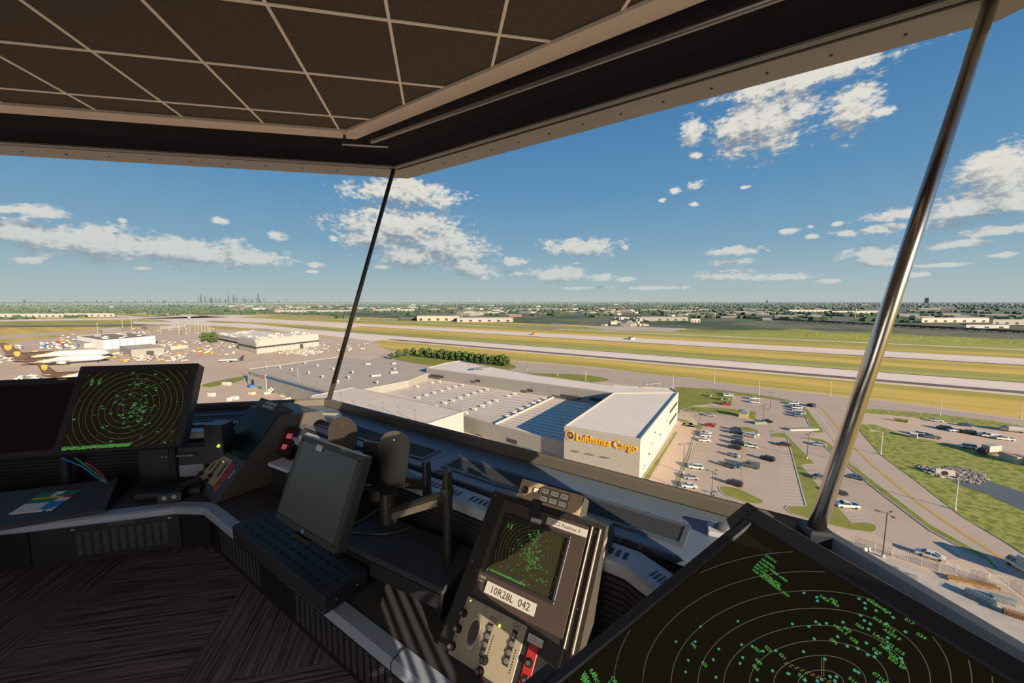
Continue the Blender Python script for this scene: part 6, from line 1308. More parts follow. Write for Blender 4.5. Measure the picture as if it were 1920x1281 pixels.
for i, x in enumerate((896, 969, 1058, 1179, 1191, 1235, 1234 + 2)):
    if i == 6: continue
    p = G(x, 568.5 if i != 1 else 570.5); s_ = math.hypot(p.x, p.y) / 900; wt = thing('water_tower', p, 'white ' + ('tiny', 'taller', 'slim', 'small', 'little', 'distant')[i] + ' water tower on the horizon, ' + ('first', 'second', 'third', 'fourth', 'fifth', 'sixth')[i] + ' from the left', 'water tower')
    fr = WF(p); hh_ = 4.5 * s_; mb = MB(); mb.tube([p, p + Vector((0, 0, hh_))], .5 * s_, 6); part(mb, 'stem', O_city2, wt); mb = MB(); mb.blob(p + Vector((0, 0, hh_ + 1.2 * s_)), 1.6 * s_, 5, 0); part(mb, 'tank', M('tank_white', (.66, .66, .64), .6), wt)
pw = G(1603, 596); wt = thing('water_tower', pw, 'white water tower among houses left of the steel mullion', 'water tower'); mb = MB(); mb.tube([pw, pw + Vector((0, 0, 26))], 1.4, 8); part(mb, 'stem', B_white, wt); mb = MB(); mb.blob(pw + Vector((0, 0, 30)), 6, 6, 0, 0, .7); part(mb, 'tank', B_white, wt)
# ------------------------------------------------------------------ vehicles
CARC = {'white': (.78, .75, .70), 'silver': (.46, .45, .44), 'grey': (.13, .135, .14), 'black': (.018, .018, .02), 'red': (.38, .02, .02), 'maroon': (.07, .015, .02), 'blue': (.05, .10, .22), 'slate': (.12, .17, .23), 'tan': (.38, .31, .22)}
def cpaint(c): return M('car_paint_' + c, CARC[c], .28, .1, var=0, spec=.6)
M_cgl = M('car_glass', (.02, .025, .03), .08, var=0, spec=.8); M_tyre = M('tyre_rubber', (.015, .015, .015), .8, var=0)
_vp = {}
def vehicle_proto(kind):
    if kind in _vp: return _vp[kind]
    L_, W_ = {'sedan': (4.7, 1.8), 'suv': (4.8, 1.95), 'pickup': (5.6, 2.0), 'van': (5.4, 2.05), 'truck': (8.0, 2.4), 'hatch': (4.2, 1.75)}[kind]
    pr = {'sedan': ([(0, .35), (0, .75), (.25, .86), (1.05, .95), (4.0 / 4.7 * L_, .98), (L_, .90), (L_, .35)], [(1.0, .95), (1.75, 1.42), (3.0, 1.45), (3.9, .98)]),
          'hatch': ([(0, .35), (0, .75), (.25, .86), (.95, .95), (L_ - .1, .98), (L_, .80), (L_, .35)], [(.9, .95), (1.5, 1.45), (3.3, 1.48), (4.05, .98)]),
          'suv': ([(0, .4), (0, .95), (.2, 1.05), (1.0, 1.10), (L_ - .05, 1.12), (L_, 1.0), (L_, .4)], [(1.0, 1.10), (1.55, 1.72), (4.45, 1.72), (4.75, 1.12)]),
          'pickup': ([(0, .4), (0, .95), (.2, 1.05), (1.2, 1.12), (3.4, 1.12), (3.45, 1.12), (L_, 1.12), (L_, .45)], [(1.2, 1.12), (1.75, 1.75), (3.1, 1.76), (3.45, 1.12)]),
          'van': ([(0, .4), (0, .95), (.15, 1.15), (.7, 1.25), (L_, 1.25), (L_, .4)], [(.6, 1.25), (1.2, 2.05), (L_ - .05, 2.08), (L_, 1.25)]),
          'truck': ([(0, .5), (0, 1.2), (.1, 1.3), (1.9, 1.3), (2.0, 1.0), (L_, 1.0), (L_, .6)], [(.1, 1.3), (.5, 2.3), (1.7, 2.3), (1.9, 1.3)])}[kind]
    root = thing('car', (0, 0, GZ), 'x', 'car'); mb = MB(); lo, up = pr
    S = lambda p, y: (p[0] - L_ / 2, y, p[1])
    w0, w1 = W_ / 2, W_ / 2 * .82
    mb.loft([[S(p, -w0) for p in lo], [S(p, w0) for p in lo]])
    # roof
    a, b_, c, d = up; mb.add([S(b_, -w1), S(c, -w1), S(c, w1), S(b_, w1), (b_[0] - L_ / 2, -w1, b_[1] + .04), (c[0] - L_ / 2, -w1, c[1] + .04), (c[0] - L_ / 2, w1, c[1] + .04), (b_[0] - L_ / 2, w1, b_[1] + .04)], [(4, 5, 6, 7), (0, 1, 5, 4), (2, 3, 7, 6), (1, 2, 6, 5), (3, 0, 4, 7)])
    for s_ in (-1, 1):   # pillars
        for p, q in ((a, b_), (d, c), (((b_[0] + c[0]) / 2, a[1]), ((b_[0] + c[0]) / 2, b_[1]))): mb.tube([(p[0] - L_ / 2, s_ * w0 * .97, p[1]), (q[0] - L_ / 2, s_ * w1, q[1])], .05, 4)
    if kind == 'van': mb.loft([[S(p, -w0 * 1.0) for p in ((2.4, 1.2), (2.4, 2.06), (L_, 2.06), (L_, 1.2))], [S(p, w0 * 1.0) for p in ((2.4, 1.2), (2.4, 2.06), (L_, 2.06), (L_, 1.2))]])
    body = mb.build('body', cpaint('white')); body.parent = root
    mb = MB(); mb.loft([[S(p, -w0 * .96 if i in (0, 3) else -w1 * .98) for i, p in enumerate(up)], [S(p, w0 * .96 if i in (0, 3) else w1 * .98) for i, p in enumerate(up)]]); mb.build('window_glass', M_cgl).parent = root
    if kind == 'pickup': mb = MB(); mb.box(3.55 - L_ / 2, L_ / 2 - .1, -w0 + .12, w0 - .12, 1.121, 1.13); mb.build('load_bed', M_cgl).parent = root
    if kind == 'truck': mb = MB(); mb.box(2.1 - L_ / 2, L_ / 2, -1.25, 1.25, 1.0, 3.5, b=.05); mb.build('cargo_box', B_white).parent = root
    for x in (.9, L_ - 1.0):
        for s_ in (-1, 1): mb = MB(); mb.tube([(x - L_ / 2, s_ * (w0 - .22), .34), (x - L_ / 2, s_ * (w0 + .02), .34)], .34, 12); mb.build('wheel', M_tyre).parent = root
    _vp[kind] = root; return root
_first = {}
def vehicle(kind, col, x0, y0, x1, y1, label, z=.14, group=None, sc=1.0, flip=False):
    a, b_ = G(x0, y0), G(x1, y1); c = (a + b_) / 2; d = b_ - a; rz = math.atan2(d.y, d.x) + (math.pi if flip else 0)
    pr_ = vehicle_proto(kind)
    if kind not in _first: r_ = pr_; _first[kind] = 1
    else: r_ = dup(pr_, c, rz, label=label, group=group)
    r_.location = (c.x, c.y, GZ + z); r_.rotation_euler.z = rz; r_['label'] = label; r_['category'] = {'sedan': 'car', 'hatch': 'car', 'suv': 'car', 'pickup': 'pickup truck', 'van': 'van', 'truck': 'truck'}[kind]; r_.scale = (sc,) * 3
    r_.name = {'pickup': 'pickup_truck', 'van': 'van', 'truck': 'box_truck', 'suv': 'suv'}.get(kind, 'car')
    if group: r_['group'] = group
    for ch in r_.children:
        if ch.name.startswith('body'): ch.material_slots[0].link = 'OBJECT'; ch.material_slots[0].material = cpaint(col)
    return r_
Z3 = lambda x, y: (1200 + x / 4.267, 700 + y / 4.267)
V3 = [('pickup', 'white', 665, 172, 745, 178, 'white pickup top left of the lot, rear of the pair by the lawn'), ('pickup', 'white', 667, 186, 745, 191, 'white pickup top left of the lot, nearer of the pair by the lawn'), ('pickup', 'red', 645, 252, 728, 258, 'bright red pickup beside the big lawn'),
      ('pickup', 'white', 865, 207, 965, 214, 'white pickup in the middle of the upper lot, behind a white suv'), ('suv', 'white', 867, 236, 962, 243, 'white suv in the middle of the upper lot, in front of a white pickup'),
      ('suv', 'white', 1180, 247, 1270, 253, 'white suv, rearmost car of the row along the curved lawn'), ('sedan', 'silver', 1205, 268, 1290, 274, 'silver car second from the rear in the row along the curved lawn'), ('suv', 'white', 1205, 282, 1300, 288, 'white suv in the middle of the row along the curved lawn'), ('sedan', 'silver', 1200, 300, 1300, 306, 'silver sedan, fourth in the row along the curved lawn'), ('suv', 'silver', 1230, 328, 1320, 334, 'silver suv, second nearest of the row along the curved lawn'), ('pickup', 'slate', 1235, 346, 1320, 353, 'blue-grey pickup, nearest of the row along the curved lawn'),
      ('suv', 'black', 1345, 258, 1397, 276, 'dark suv driving on the road at the top of the curved lawn'), ('sedan', 'silver', 535, 342, 580, 347, 'small silver car below the lawn island with the booth'), ('sedan', 'black', 975, 388, 1057, 400, 'black sedan parked right of the yellow booth'), ('sedan', 'red', 520, 423, 597, 432, 'red sedan by the small grass island at the top of the lot'),
      ('sedan', 'white', 483, 492, 572, 490, 'white car, rear one of the two below the red sedan'), ('hatch', 'white', 478, 507, 566, 511, 'white car, nearer one of the two below the red sedan'), ('sedan', 'white', 468, 545, 562, 550, 'long white sedan alone on the left side of the lot'),
      ('suv', 'grey', 720, 452, 815, 470, 'grey suv, rearmost of the column of dark cars'), ('suv', 'black', 715, 478, 820, 492, 'black suv, second of the column of dark cars'), ('suv', 'slate', 725, 520, 822, 538, 'dark slate suv, third of the column of dark cars'), ('suv', 'black', 733, 562, 820, 578, 'black suv, fourth of the column of dark cars'), ('suv', 'black', 710, 598, 802, 615, 'black suv, nearest of the column of dark cars'),
      ('suv', 'white', 830, 500, 918, 520, 'white suv right of the dark cars, nose to the lane'), ('sedan', 'white', 862, 488, 945, 510, 'white car behind the white suv right of the dark cars'), ('suv', 'white', 835, 585, 937, 602, 'white suv alone right of the yellow lane line'),
      ('sedan', 'silver', 690, 652, 793, 682, 'silver convertible-like car below the dark column'), ('suv', 'black', 990, 690, 1046, 706, 'small black suv driving in the middle of the lot'), ('suv', 'grey', 658, 738, 760, 768, 'dark grey suv left of the yellow lane line'), ('hatch', 'blue', 735, 738, 792, 762, 'dark blue small car tucked beside the dark grey suv'), ('van', 'grey', 828, 742, 948, 768, 'dark grey-green van right of the yellow lane line'),
      ('suv', 'maroon', 690, 878, 820, 918, 'dark maroon suv at the near grass island'), ('suv', 'white', 385, 758, 503, 770, 'white suv on the left side of the lot with dark windows'), ('sedan', 'silver', 350, 842, 468, 855, 'silver sedan below the white suv, left side of lot'), ('sedan', 'white', 330, 910, 452, 922, 'white sedan nearest the sill, left side of lot'),
      ('sedan', 'maroon', 1108, 578, 1195, 586, 'maroon sedan parked against the pointed grass island'), ('sedan', 'silver', 1383, 575, 1490, 590, 'silver sedan beside the thin verge in the right lot'), ('sedan', 'grey', 1375, 842, 1485, 850, 'grey sedan half hidden by the steel mullion'), ('sedan', 'slate', 1660, 832, 1792, 862, 'blue-grey sedan beside the verge right of the mullion'), ('sedan', 'black', 1537, 968, 1628, 976, 'black sedan just right of the mullion'), ('pickup', 'white', 1572, 1068, 1738, 1082, 'white pickup just right of the mullion, above the pointed lawn')]
for k, c, x0, y0, x1, y1, lb in V3: vehicle(k, c, *Z3(x0, y0), *Z3(x1, y1), lb)
Z5 = lambda x, y: (1640 + x / 6.857, 770 + y / 6.857)
V5 = [('sedan', 'white', 748, 140, 848, 152, 'white car on the verge at the back of the gravel parking area'), ('sedan', 'blue', 1105, 195, 1217, 208, 'dark blue car at the back of the gravel parking area'), ('suv', 'black', 848, 238, 925, 246, 'black car left of a white suv in the gravel area'), ('suv', 'white', 973, 270, 1085, 278, 'white suv in the middle row of the gravel area'), ('suv', 'black', 1160, 295, 1240, 306, 'black car between the white suv and the first white van'),
      ('van', 'white', 1262, 308, 1357, 322, 'white van, left one of two in the middle row of the gravel area'), ('van', 'white', 1436, 344, 1532, 356, 'white van, right one of two in the middle row of the gravel area'), ('pickup', 'white', 1598, 375, 1742, 390, 'white pickup at the right end of the middle row'), ('suv', 'white', 525, 312, 652, 328, 'white suv between a white trailer and a dark pickup'), ('pickup', 'grey', 665, 350, 790, 366, 'dark pickup at the meadow edge of the gravel area'), ('suv', 'white', 1130, 478, 1257, 490, 'white suv left of the white box truck'), ('truck', 'maroon', 1345, 565, 1580, 548, 'white box truck with a dark front beside the meadow')]
for k, c, x0, y0, x1, y1, lb in V5: vehicle(k, c, *Z5(x0, y0), *Z5(x1, y1), lb)
vehicle('sedan', 'white', 1714, 1037, 1774, 1056, 'large white sedan parked by the chain-link fence, lower right', sc=1.05)
vehicle('truck', 'white', 1913, 1068, 1955, 1092, 'white truck front cut off by the right frame edge on the road')
def gbox(name, x, y, l_, w_, h_, rz, mat, label, cat, group=None, z=.12, extra=None):
    p = G(x, y); t_ = thing(name, (p.x, p.y, GZ + z), label, cat, group, rz=rz); mb = MB(); mb.box(-l_ / 2, l_ / 2, -w_ / 2, w_ / 2, 0, h_, b=.08); o = mb.build('body', mat); o.parent = t_
    if extra: mb = MB(); mb.box(-l_ / 2 - .02, l_ / 2 + .02, -w_ / 2 - .02, w_ / 2 + .02, h_ - .18, h_ + .04); o = mb.build('lid', extra); o.parent = t_
    return t_
gbox('storage_container', 1896, 866, 6, 2.6, 2.7, 1.25, B_white, 'pale storage container at the right frame edge, left one of two', 'container', extra=O('salmon_lid', (.5, .33, .24), var=.1, scale=.5)); gbox('storage_container', 1920, 871, 6, 2.6, 2.7, 1.25, B_white, 'pale storage container cut off by the right frame edge', 'container', extra=B_grey)
gbox('cargo_trailer', 1713, 821, 3.2, 2.2, 1.9, .5, B_white, 'small white trailer at the meadow edge, left of a white suv', 'trailer', extra=B_roofw)
mh = thing('covered_boat', G(1905, 812), 'white covered boat on a trailer in the gravel area, far right', 'boat'); p = G(1904, 811); fr = WF((p.x, p.y, GZ + .2), -.6); mb = MB()
mb.loft([[fr.p(x, y * s_, z_) for y, z_ in ((-1.5, 1.4), (-1.1, .5), (1.1, .5), (1.5, 1.4), (1.2, 2.6 if s_ > .5 else 1.8), (-1.2, 2.6 if s_ > .5 else 1.8))] for x, s_ in ((-5, .35), (-3, 1), (3, 1), (5, .8))]); part(mb, 'hull_cover', B_white, mh); mb = MB(); mb.box(-3.5, 3.5, -1.25, 1.25, 1.7, 2.2, fr); part(mb, 'window_band', B_dark, mh)
for s_ in (-1, 1): mb = MB(); mb.tube([fr.p(1, s_ * 1.1, .3), fr.p(1, s_ * 1.35, .3)], .4, 10); part(mb, 'wheel', M_tyre, mh)
lg = thing('log_pile', G(1690, 790), 'mossy log with a pale cut end lying on the gravel', 'log'); a, b_ = G(1676, 789), G(1701, 793); mb = MB(); mb.tube([a + Vector((0, 0, .8)), b_ + Vector((0, 0, .9))], [.7, .9], 10); part(mb, 'trunk', O_rough, lg); mb = MB(); d = (b_ - a).normalized(); mb.tube([b_ + Vector((0, 0, .9)), b_ + d * .15 + Vector((0, 0, .9))], .92, 12); part(mb, 'cut_end', B_whitelit, lg)
# booth, utility boxes
bo = thing('guard_booth', G(*Z3(830, 350)), 'small yellow booth with a grey roof on the lawn island', 'booth'); p = G(*Z3(828, 350)); fr = WF((p.x, p.y, GZ + .1), .75); mb = MB(); mb.box(-2, 2, -2, 2, 0, 2.6, fr); part(mb, 'walls', O('booth_yellow', (.62, .50, .24), var=.05, scale=1), bo); mb = MB(); mb.loft([[fr.p(-2.5, -2.5, 2.6), fr.p(2.5, -2.5, 2.6), fr.p(2.5, 2.5, 2.6), fr.p(-2.5, 2.5, 2.6)], [fr.p(-.4, -.4, 3.9), fr.p(.4, -.4, 3.9), fr.p(.4, .4, 3.9), fr.p(-.4, .4, 3.9)]]); part(mb, 'roof', O('booth_roof', (.20, .24, .24), var=.1, scale=1), bo)
O_util = O('utility_green', (.22, .27, .20), var=.08, scale=1)
for x, y, lb in ((560, 188, 'grey-green utility cabinet standing alone on the big lawn'), (648, 216, 'left of two green utility cabinets behind the red pickup'), (702, 214, 'right of two green utility cabinets behind the red pickup')): gbox('utility_cabinet', *Z3(x, y), 2.6, 1.6, 1.5, .7, O_util, lb, 'cabinet', extra=O_util)
gbox('concrete_planter', *Z3(1300, 455), 14, 2.6, .8, -.15, O_curb, 'raised bed with pale stones at the lower end of the curved lawn', 'planter', extra=O_rock)
gbox('trash_skip', *Z3(958, 408), 6, 1.6, 1.2, -.15, O_util, 'low green bin on the narrow island below the booth', 'bin', extra=O_util)
# ------------------------------------------------------------------ lamps and poles
O_pole = O('pole_grey', (.42, .38, .33), var=.05, scale=1); O_pwhite = O('pole_white', (.68, .62, .54), var=.05, scale=1); O_pdark = O('pole_dark', (.16, .14, .13), var=.05, scale=1)
def hgt(xb, yb, xt, yt):
    b_ = G(xb, yb); v = ray(xt, yt); return b_, v.z * math.hypot(b_.x, b_.y) / math.hypot(v.x, v.y) + EYE.z - GZ
def pole(xb, yb, xt, yt, mat, label, heads=2, r=.14, arm=1.6, az=0.0, hd=.45):
    b_, h = hgt(xb, yb, xt, yt); t_ = thing('lamp_post', (b_.x, b_.y, GZ + .1), label, 'lamp post'); mb = MB(); mb.tube([(b_.x, b_.y, GZ + .1), (b_.x, b_.y, GZ + h)], [r * 1.25, r * .8], 8); part(mb, 'pole', mat, t_)
    mb = MB(); mb.tube([(b_.x, b_.y, GZ + .1), (b_.x, b_.y, GZ + .9)], .32, 10); part(mb, 'concrete_base', O_curb, t_)
    for k in range(heads):
        a = az + k * (2 * math.pi / max(heads, 1) if heads != 1 else 0); e = Vector((math.cos(a), math.sin(a), 0)); q = Vector((b_.x, b_.y, GZ + h - .1)); mb = MB(); mb.tube([q, q + e * arm + Vector((0, 0, .25 if heads == 1 else 0))], .07, 6); ar = part(mb, 'arm', mat, t_)
        c = q + e * (arm + hd * .6) + Vector((0, 0, .25 if heads == 1 else 0)); mb = MB(); mb.box(-hd, hd, -.25, .25, -.12, .12, WF(c, a)); part(mb, 'lamp_head', O_pdark if mat is not O_pwhite else mat, ar)
    return t_
for (xb, yb), (xt, yt), m_, lb, hd_, az_ in (
    (Z3(1042, 296), Z3(1056, 155), O_pdark, 'tall dark lamp post in the upper lot behind the white suvs', 2, 0), (Z3(983, 410), Z3(995, 253), O_pdark, 'tall dark lamp post beside the black sedan below the booth', 2, .5), (Z3(345, 800), Z3(358, 565), O_pdark, 'slim dark lamp post on the narrow strip left of the lot', 2, 0), (Z3(572, 1020), Z3(592, 785), O_pdark, 'dark three-armed lamp post rising just above the sill', 3, .3),
    (Z3(1335, 688), Z3(1357, 480), O_pdark, 'tall dark lamp post on the pointed grass island', 2, .4), (Z3(468, 470), Z3(476, 338), O_pdark, 'dark lamp post at the top left corner of the lot', 2, 0), (Z3(950, 178), Z3(963, 55), O_pwhite, 'white street light by the main road above the upper lot', 1, 1.2), (Z3(592, 85), Z3(598, -5), O_pwhite, 'white street light by the main road behind the cargo building corner', 1, 1.2), (Z3(262, 130), Z3(268, 22), O_pwhite, 'white street light nearest the round roof canopy', 1, 1.2), (Z3(1522, 188), Z3(1540, 68), O_pwhite, 'white street light at the road junction left of the mullion', 1, 1.2), (Z3(1628, 712), Z3(1640, 640), O_pwhite, 'short white post just behind the steel mullion', 0, 0),
    (Z5(75, 572), Z5(126, 280), O_pwhite, 'white street light with a long arm at the meadow corner, right of the mullion', 1, 2.6), ((1790, 957), (1800, 899), O_pwhite, 'white street light with a long arm between curving road and creek', 1, 2.6), ((1762, 781), (1769, 751), O_pwhite, 'white street light behind the gravel parking area', 1, 1.0), ((1914, 784), (1920, 755), O_pwhite, 'white street light at the right frame edge', 1, 1.0), ((1655, 1046), (1668, 963), O_pdark, 'dark three-headed lamp post at the chain-link fence', 3, .2),
    ((502, 721), (501, 680), O_pole, 'lamp post in front of the warehouse blue stripe, left one', 2, 0), ((561, 742), (556, 690), O_pole, 'lamp post in front of the warehouse blue stripe, right one', 2, 0), ((459.5, 711), (458, 681), O_pdark, 'thin dark lamp post at the Air France warehouse corner', 2, 0), ((988, 694), (988.5, 657), O_pdark, 'thin dark mast behind the lawn strip, centre', 1, 1), ((1098, 714), (1098.5, 697), O_pwhite, 'small white lamp post on the lawn strip behind the long wing', 1, 1), ((878, 679), (880, 657), O_pdark, 'thin dark mast in the row of round trees', 1, 1), ((1045, 705), (1046, 699), O_pwhite, 'tiny white post at the left end of the lawn strip', 0, 0)):
    pole(xb, yb, xt, yt, m_, lb, hd_, az=az_, arm=3.2 if (hd_ == 1 and 'long arm' in lb) else 1.4)
for i, (x, y) in enumerate(((722, 817), (749, 821), (785, 802), (815, 812), (846, 795), (660, 760))):
    pr_ = None
    p = R2(x, y, 12.2) if False else None
NP = [((641, 772), (641, 737)), ((664, 772), (664.5, 752)), ((719, 775), (717.5, 755)), ((748, 783), (746.5, 762)), ((780, 792), (778.5, 769))]
for i, ((xb, yb), (xt, yt)) in enumerate(NP):
    b_ = G(xb, yb, GZ + 12.2); v = ray(xt, yt); h = v.z * math.hypot(b_.x, b_.y) / math.hypot(v.x, v.y) + EYE.z; t_ = thing('roof_mast', b_, 'thin ' + ('leftmost', 'second', 'third', 'fourth', 'rightmost')[i] + ' lamp mast standing on the near white warehouse roof, counted from the left', 'mast'); mb = MB(); mb.tube([b_, (b_.x, b_.y, h)], .09, 6); part(mb, 'pole', O_pdark, t_); mb = MB(); mb.tube([(b_.x, b_.y, h), (b_.x - .9, b_.y + .3, h)], .12, 6); part(mb, 'lamp_head', O_pdark, t_)
R = random.Random(6)
pp = None
for i, (x, y, h) in enumerate([(184, 622, 26), (230, 611, 16), (248, 618, 26), (297, 613, 12), (336, 622, 22)] + [(R.uniform(290, 420), R.uniform(616, 627), R.uniform(10, 18)) for _ in range(14)]):
    p = G(x, y + 4)
    if pp is None: pp = thing('floodlight_mast', (p.x, p.y, GZ), 'thin pale floodlight mast on the far ramp at left', 'mast', 'thin masts on the far ramp'); mb = MB(); mb.tube([(p.x, p.y, GZ), (p.x, p.y, GZ + 20)], .35, 5); part(mb, 'pole', O_pole, pp); mb = MB(); mb.box(-1.6, 1.6, -.3, .3, 19.4, 20.2, WF((p.x, p.y, GZ))); part(mb, 'lamp_bar', O_pole, pp)
    else: r_ = dup(pp, (p.x, p.y, GZ), 0, label=pp['label'], group=pp['group']); r_.scale = (1, 1, h / 20)
# ------------------------------------------------------------------ chain-link fence and stacked goods in the yard
fn = thing('chain_link_fence', G(1700, 1050), 'galvanised chain-link fence with barbed wire coil between lot and storage yard', 'fence')
FP = [(1560, 1001), (1585, 1008), (1607, 1014), (1638, 1027), (1669, 1038), (1700, 1052), (1727, 1063), (1760, 1080), (1791, 1080), (1822, 1096), (1852, 1096), (1892, 1103), (1915, 1123), (1960, 1150)]
FP = [(1570, 1013), (1605, 1022), (1640, 1035), (1672, 1046), (1701, 1053), (1727, 1062), (1760, 1073), (1791, 1080), (1822, 1086), (1851, 1097), (1890, 1102), (1915, 1124), (1955, 1150)]
gp = [G(x, y) for x, y in FP]; FH = 2.3
m_ = bpy.data.materials.new('chain_link_mesh'); m_.use_nodes = True; T = m_.node_tree; b_ = T.nodes['Principled BSDF']; b_.inputs['Base Color'].default_value = (.45, .43, .40, 1); b_.inputs['Roughness'].default_value = .5
tr_ = nd(T, 'ShaderNodeBsdfTransparent'); mx = nd(T, 'ShaderNodeMixShader'); g = nd(T, 'ShaderNodeNewGeometry'); mp = nd(T, 'ShaderNodeMapping'); mp.inputs['Rotation'].default_value = (.6, .78, .5); T.links.new(g.outputs['Position'], mp.inputs[0])
ck = nd(T, 'ShaderNodeTexChecker'); ck.inputs['Scale'].default_value = 9; T.links.new(mp.outputs[0], ck.inputs[0]); mu = nd(T, 'ShaderNodeMath', operation='MULTIPLY'); mu.inputs[1].default_value = .45; T.links.new(ck.outputs['Fac'], mu.inputs[0])
T.links.new(mu.outputs[0], mx.inputs[0]); T.links.new(tr_.outputs[0], mx.inputs[1]); T.links.new(b_.outputs[0], mx.inputs[2]); T.links.new(mx.outputs[0], T.nodes['Material Output'].inputs[0])
mb = MB()
for a, c in zip(gp, gp[1:]): mb.add([(a.x, a.y, GZ + .15), (c.x, c.y, GZ + .15), (c.x, c.y, GZ + FH), (a.x, a.y, GZ + FH)], [(0, 1, 2, 3)])
part(mb, 'mesh_panel', m_, fn)
for a in gp: mb = MB(); mb.tube([(a.x, a.y, GZ + .1), (a.x, a.y, GZ + FH + .15)], .06, 6); part(mb, 'fence_post', O_pwhite, fn)
mb = MB(); mb.tube([(a.x, a.y, GZ + FH) for a in gp], .035, 5); part(mb, 'top_rail', O_pole, fn)
mb = MB(); pts = []
for a, c in zip(gp, gp[1:]):
    L_ = (c - a).length; n_ = int(L_ / .12)
    for k in range(n_): t = k / n_; q = a.lerp(c, t); w = k * 1.1; pts.append((q.x + .22 * math.cos(w), q.y, GZ + FH + .28 + .22 * math.sin(w)))
mb.tube(pts, .014, 3, cap=False); part(mb, 'barbed_coil', O_pwhite, fn)
def stack(name, cx, cy, l_, w_, rz, mats, label, kind_, seed):
    p = G(cx, cy); t_ = thing(name, (p.x, p.y, GZ + .15), label, 'stack'); fr = WF((p.x, p.y, GZ + .17), rz); R = random.Random(seed)
    if kind_ == 'frames':
        mb = MB()
        for lay in range(3):
            for i in range(int(l_ / .32)):
                x = -l_ / 2 + i * .32 + R.uniform(-.05, .05); mb.mat(R.choice((0, 0, 1))); mb.box(x, x + .12, -w_ / 2, w_ / 2, lay * .35 + .0, lay * .35 + .12, fr)
            for j in range(int(w_ / .5)):
                y = -w_ / 2 + j * .5 + R.uniform(-.1, .1); mb.mat(R.choice((0, 1))); mb.box(-l_ / 2, l_ / 2, y, y + .10, lay * .35 + .14, lay * .35 + .28, fr)
        part(mb, 'metal_frames', mats, t_)
    else:
        n_ = 9
        for i in range(n_):
            y = -w_ / 2 + w_ * i / n_; dx = R.uniform(-.5, .5); mb = MB(); mb.mat(0); mb.box(-l_ / 2 + dx, l_ / 2 + dx, y, y + .22, .15, .42, fr); part(mb, 'beam', mats, t_)
        mb = MB(); [mb.box(x, x + .2, -w_ / 2, w_ / 2, 0, .15, fr) for x in (-l_ * .35, l_ * .3)]; part(mb, 'bearer', O_bark, t_)
O_teal = O('weathered_teal', (.22, .29, .30), var=.2, scale=2); O_pl = O('pale_frame_metal', (.42, .42, .38), var=.2, scale=2); O_rust = O('rusty_beam', (.42, .23, .08), var=.25, scale=1.5); O_rst2 = O('rusty_rods', (.30, .17, .10), var=.3, scale=3)
d1 = G(1865, 1100) - G(1775, 1082); rz1 = math.atan2(d1.y, d1.x)
stack('beam_stack', 1822, 1095, d1.length, 1.9, rz1, O_rust, 'stack of long orange rusty beams lying beside the fence', 'beams', 1)
stack('frame_stack', 1838, 1126, 4.2, 2.3, rz1 - .72, [O_teal, O_pl], 'large stack of teal metal frames in the yard below the rusty beams', 'frames', 2); stack('frame_stack', 1882, 1130, 3.4, 1.7, rz1 - .2, [O_teal, O_pl], 'teal metal frame stack right of the largest one', 'frames', 3)
stack('rod_stack', 1905, 1158, 3.2, 1.4, rz1 - .3, [O_rst2, O_rust], 'stack of rusty brown rods at the lower right frame edge', 'frames', 4); stack('frame_stack', 1702, 1085, 3.0, 1.9, rz1 - .3, [O_pl, O_teal], 'pale frame stack half hidden by the sill, nearer the lamp post', 'frames', 5); stack('frame_stack', 1672, 1070, 2.2, 1.3, rz1 - .3, [O_teal, O_pl], 'small teal frame stack at the sill beneath the three-headed lamp', 'frames', 6)
gbox('concrete_block', 1624, 1034, 1.6, .7, 1.0, rz1 + .4, O_curb, 'pale concrete block by the fence near the mullion foot', 'block', extra=O_curb)
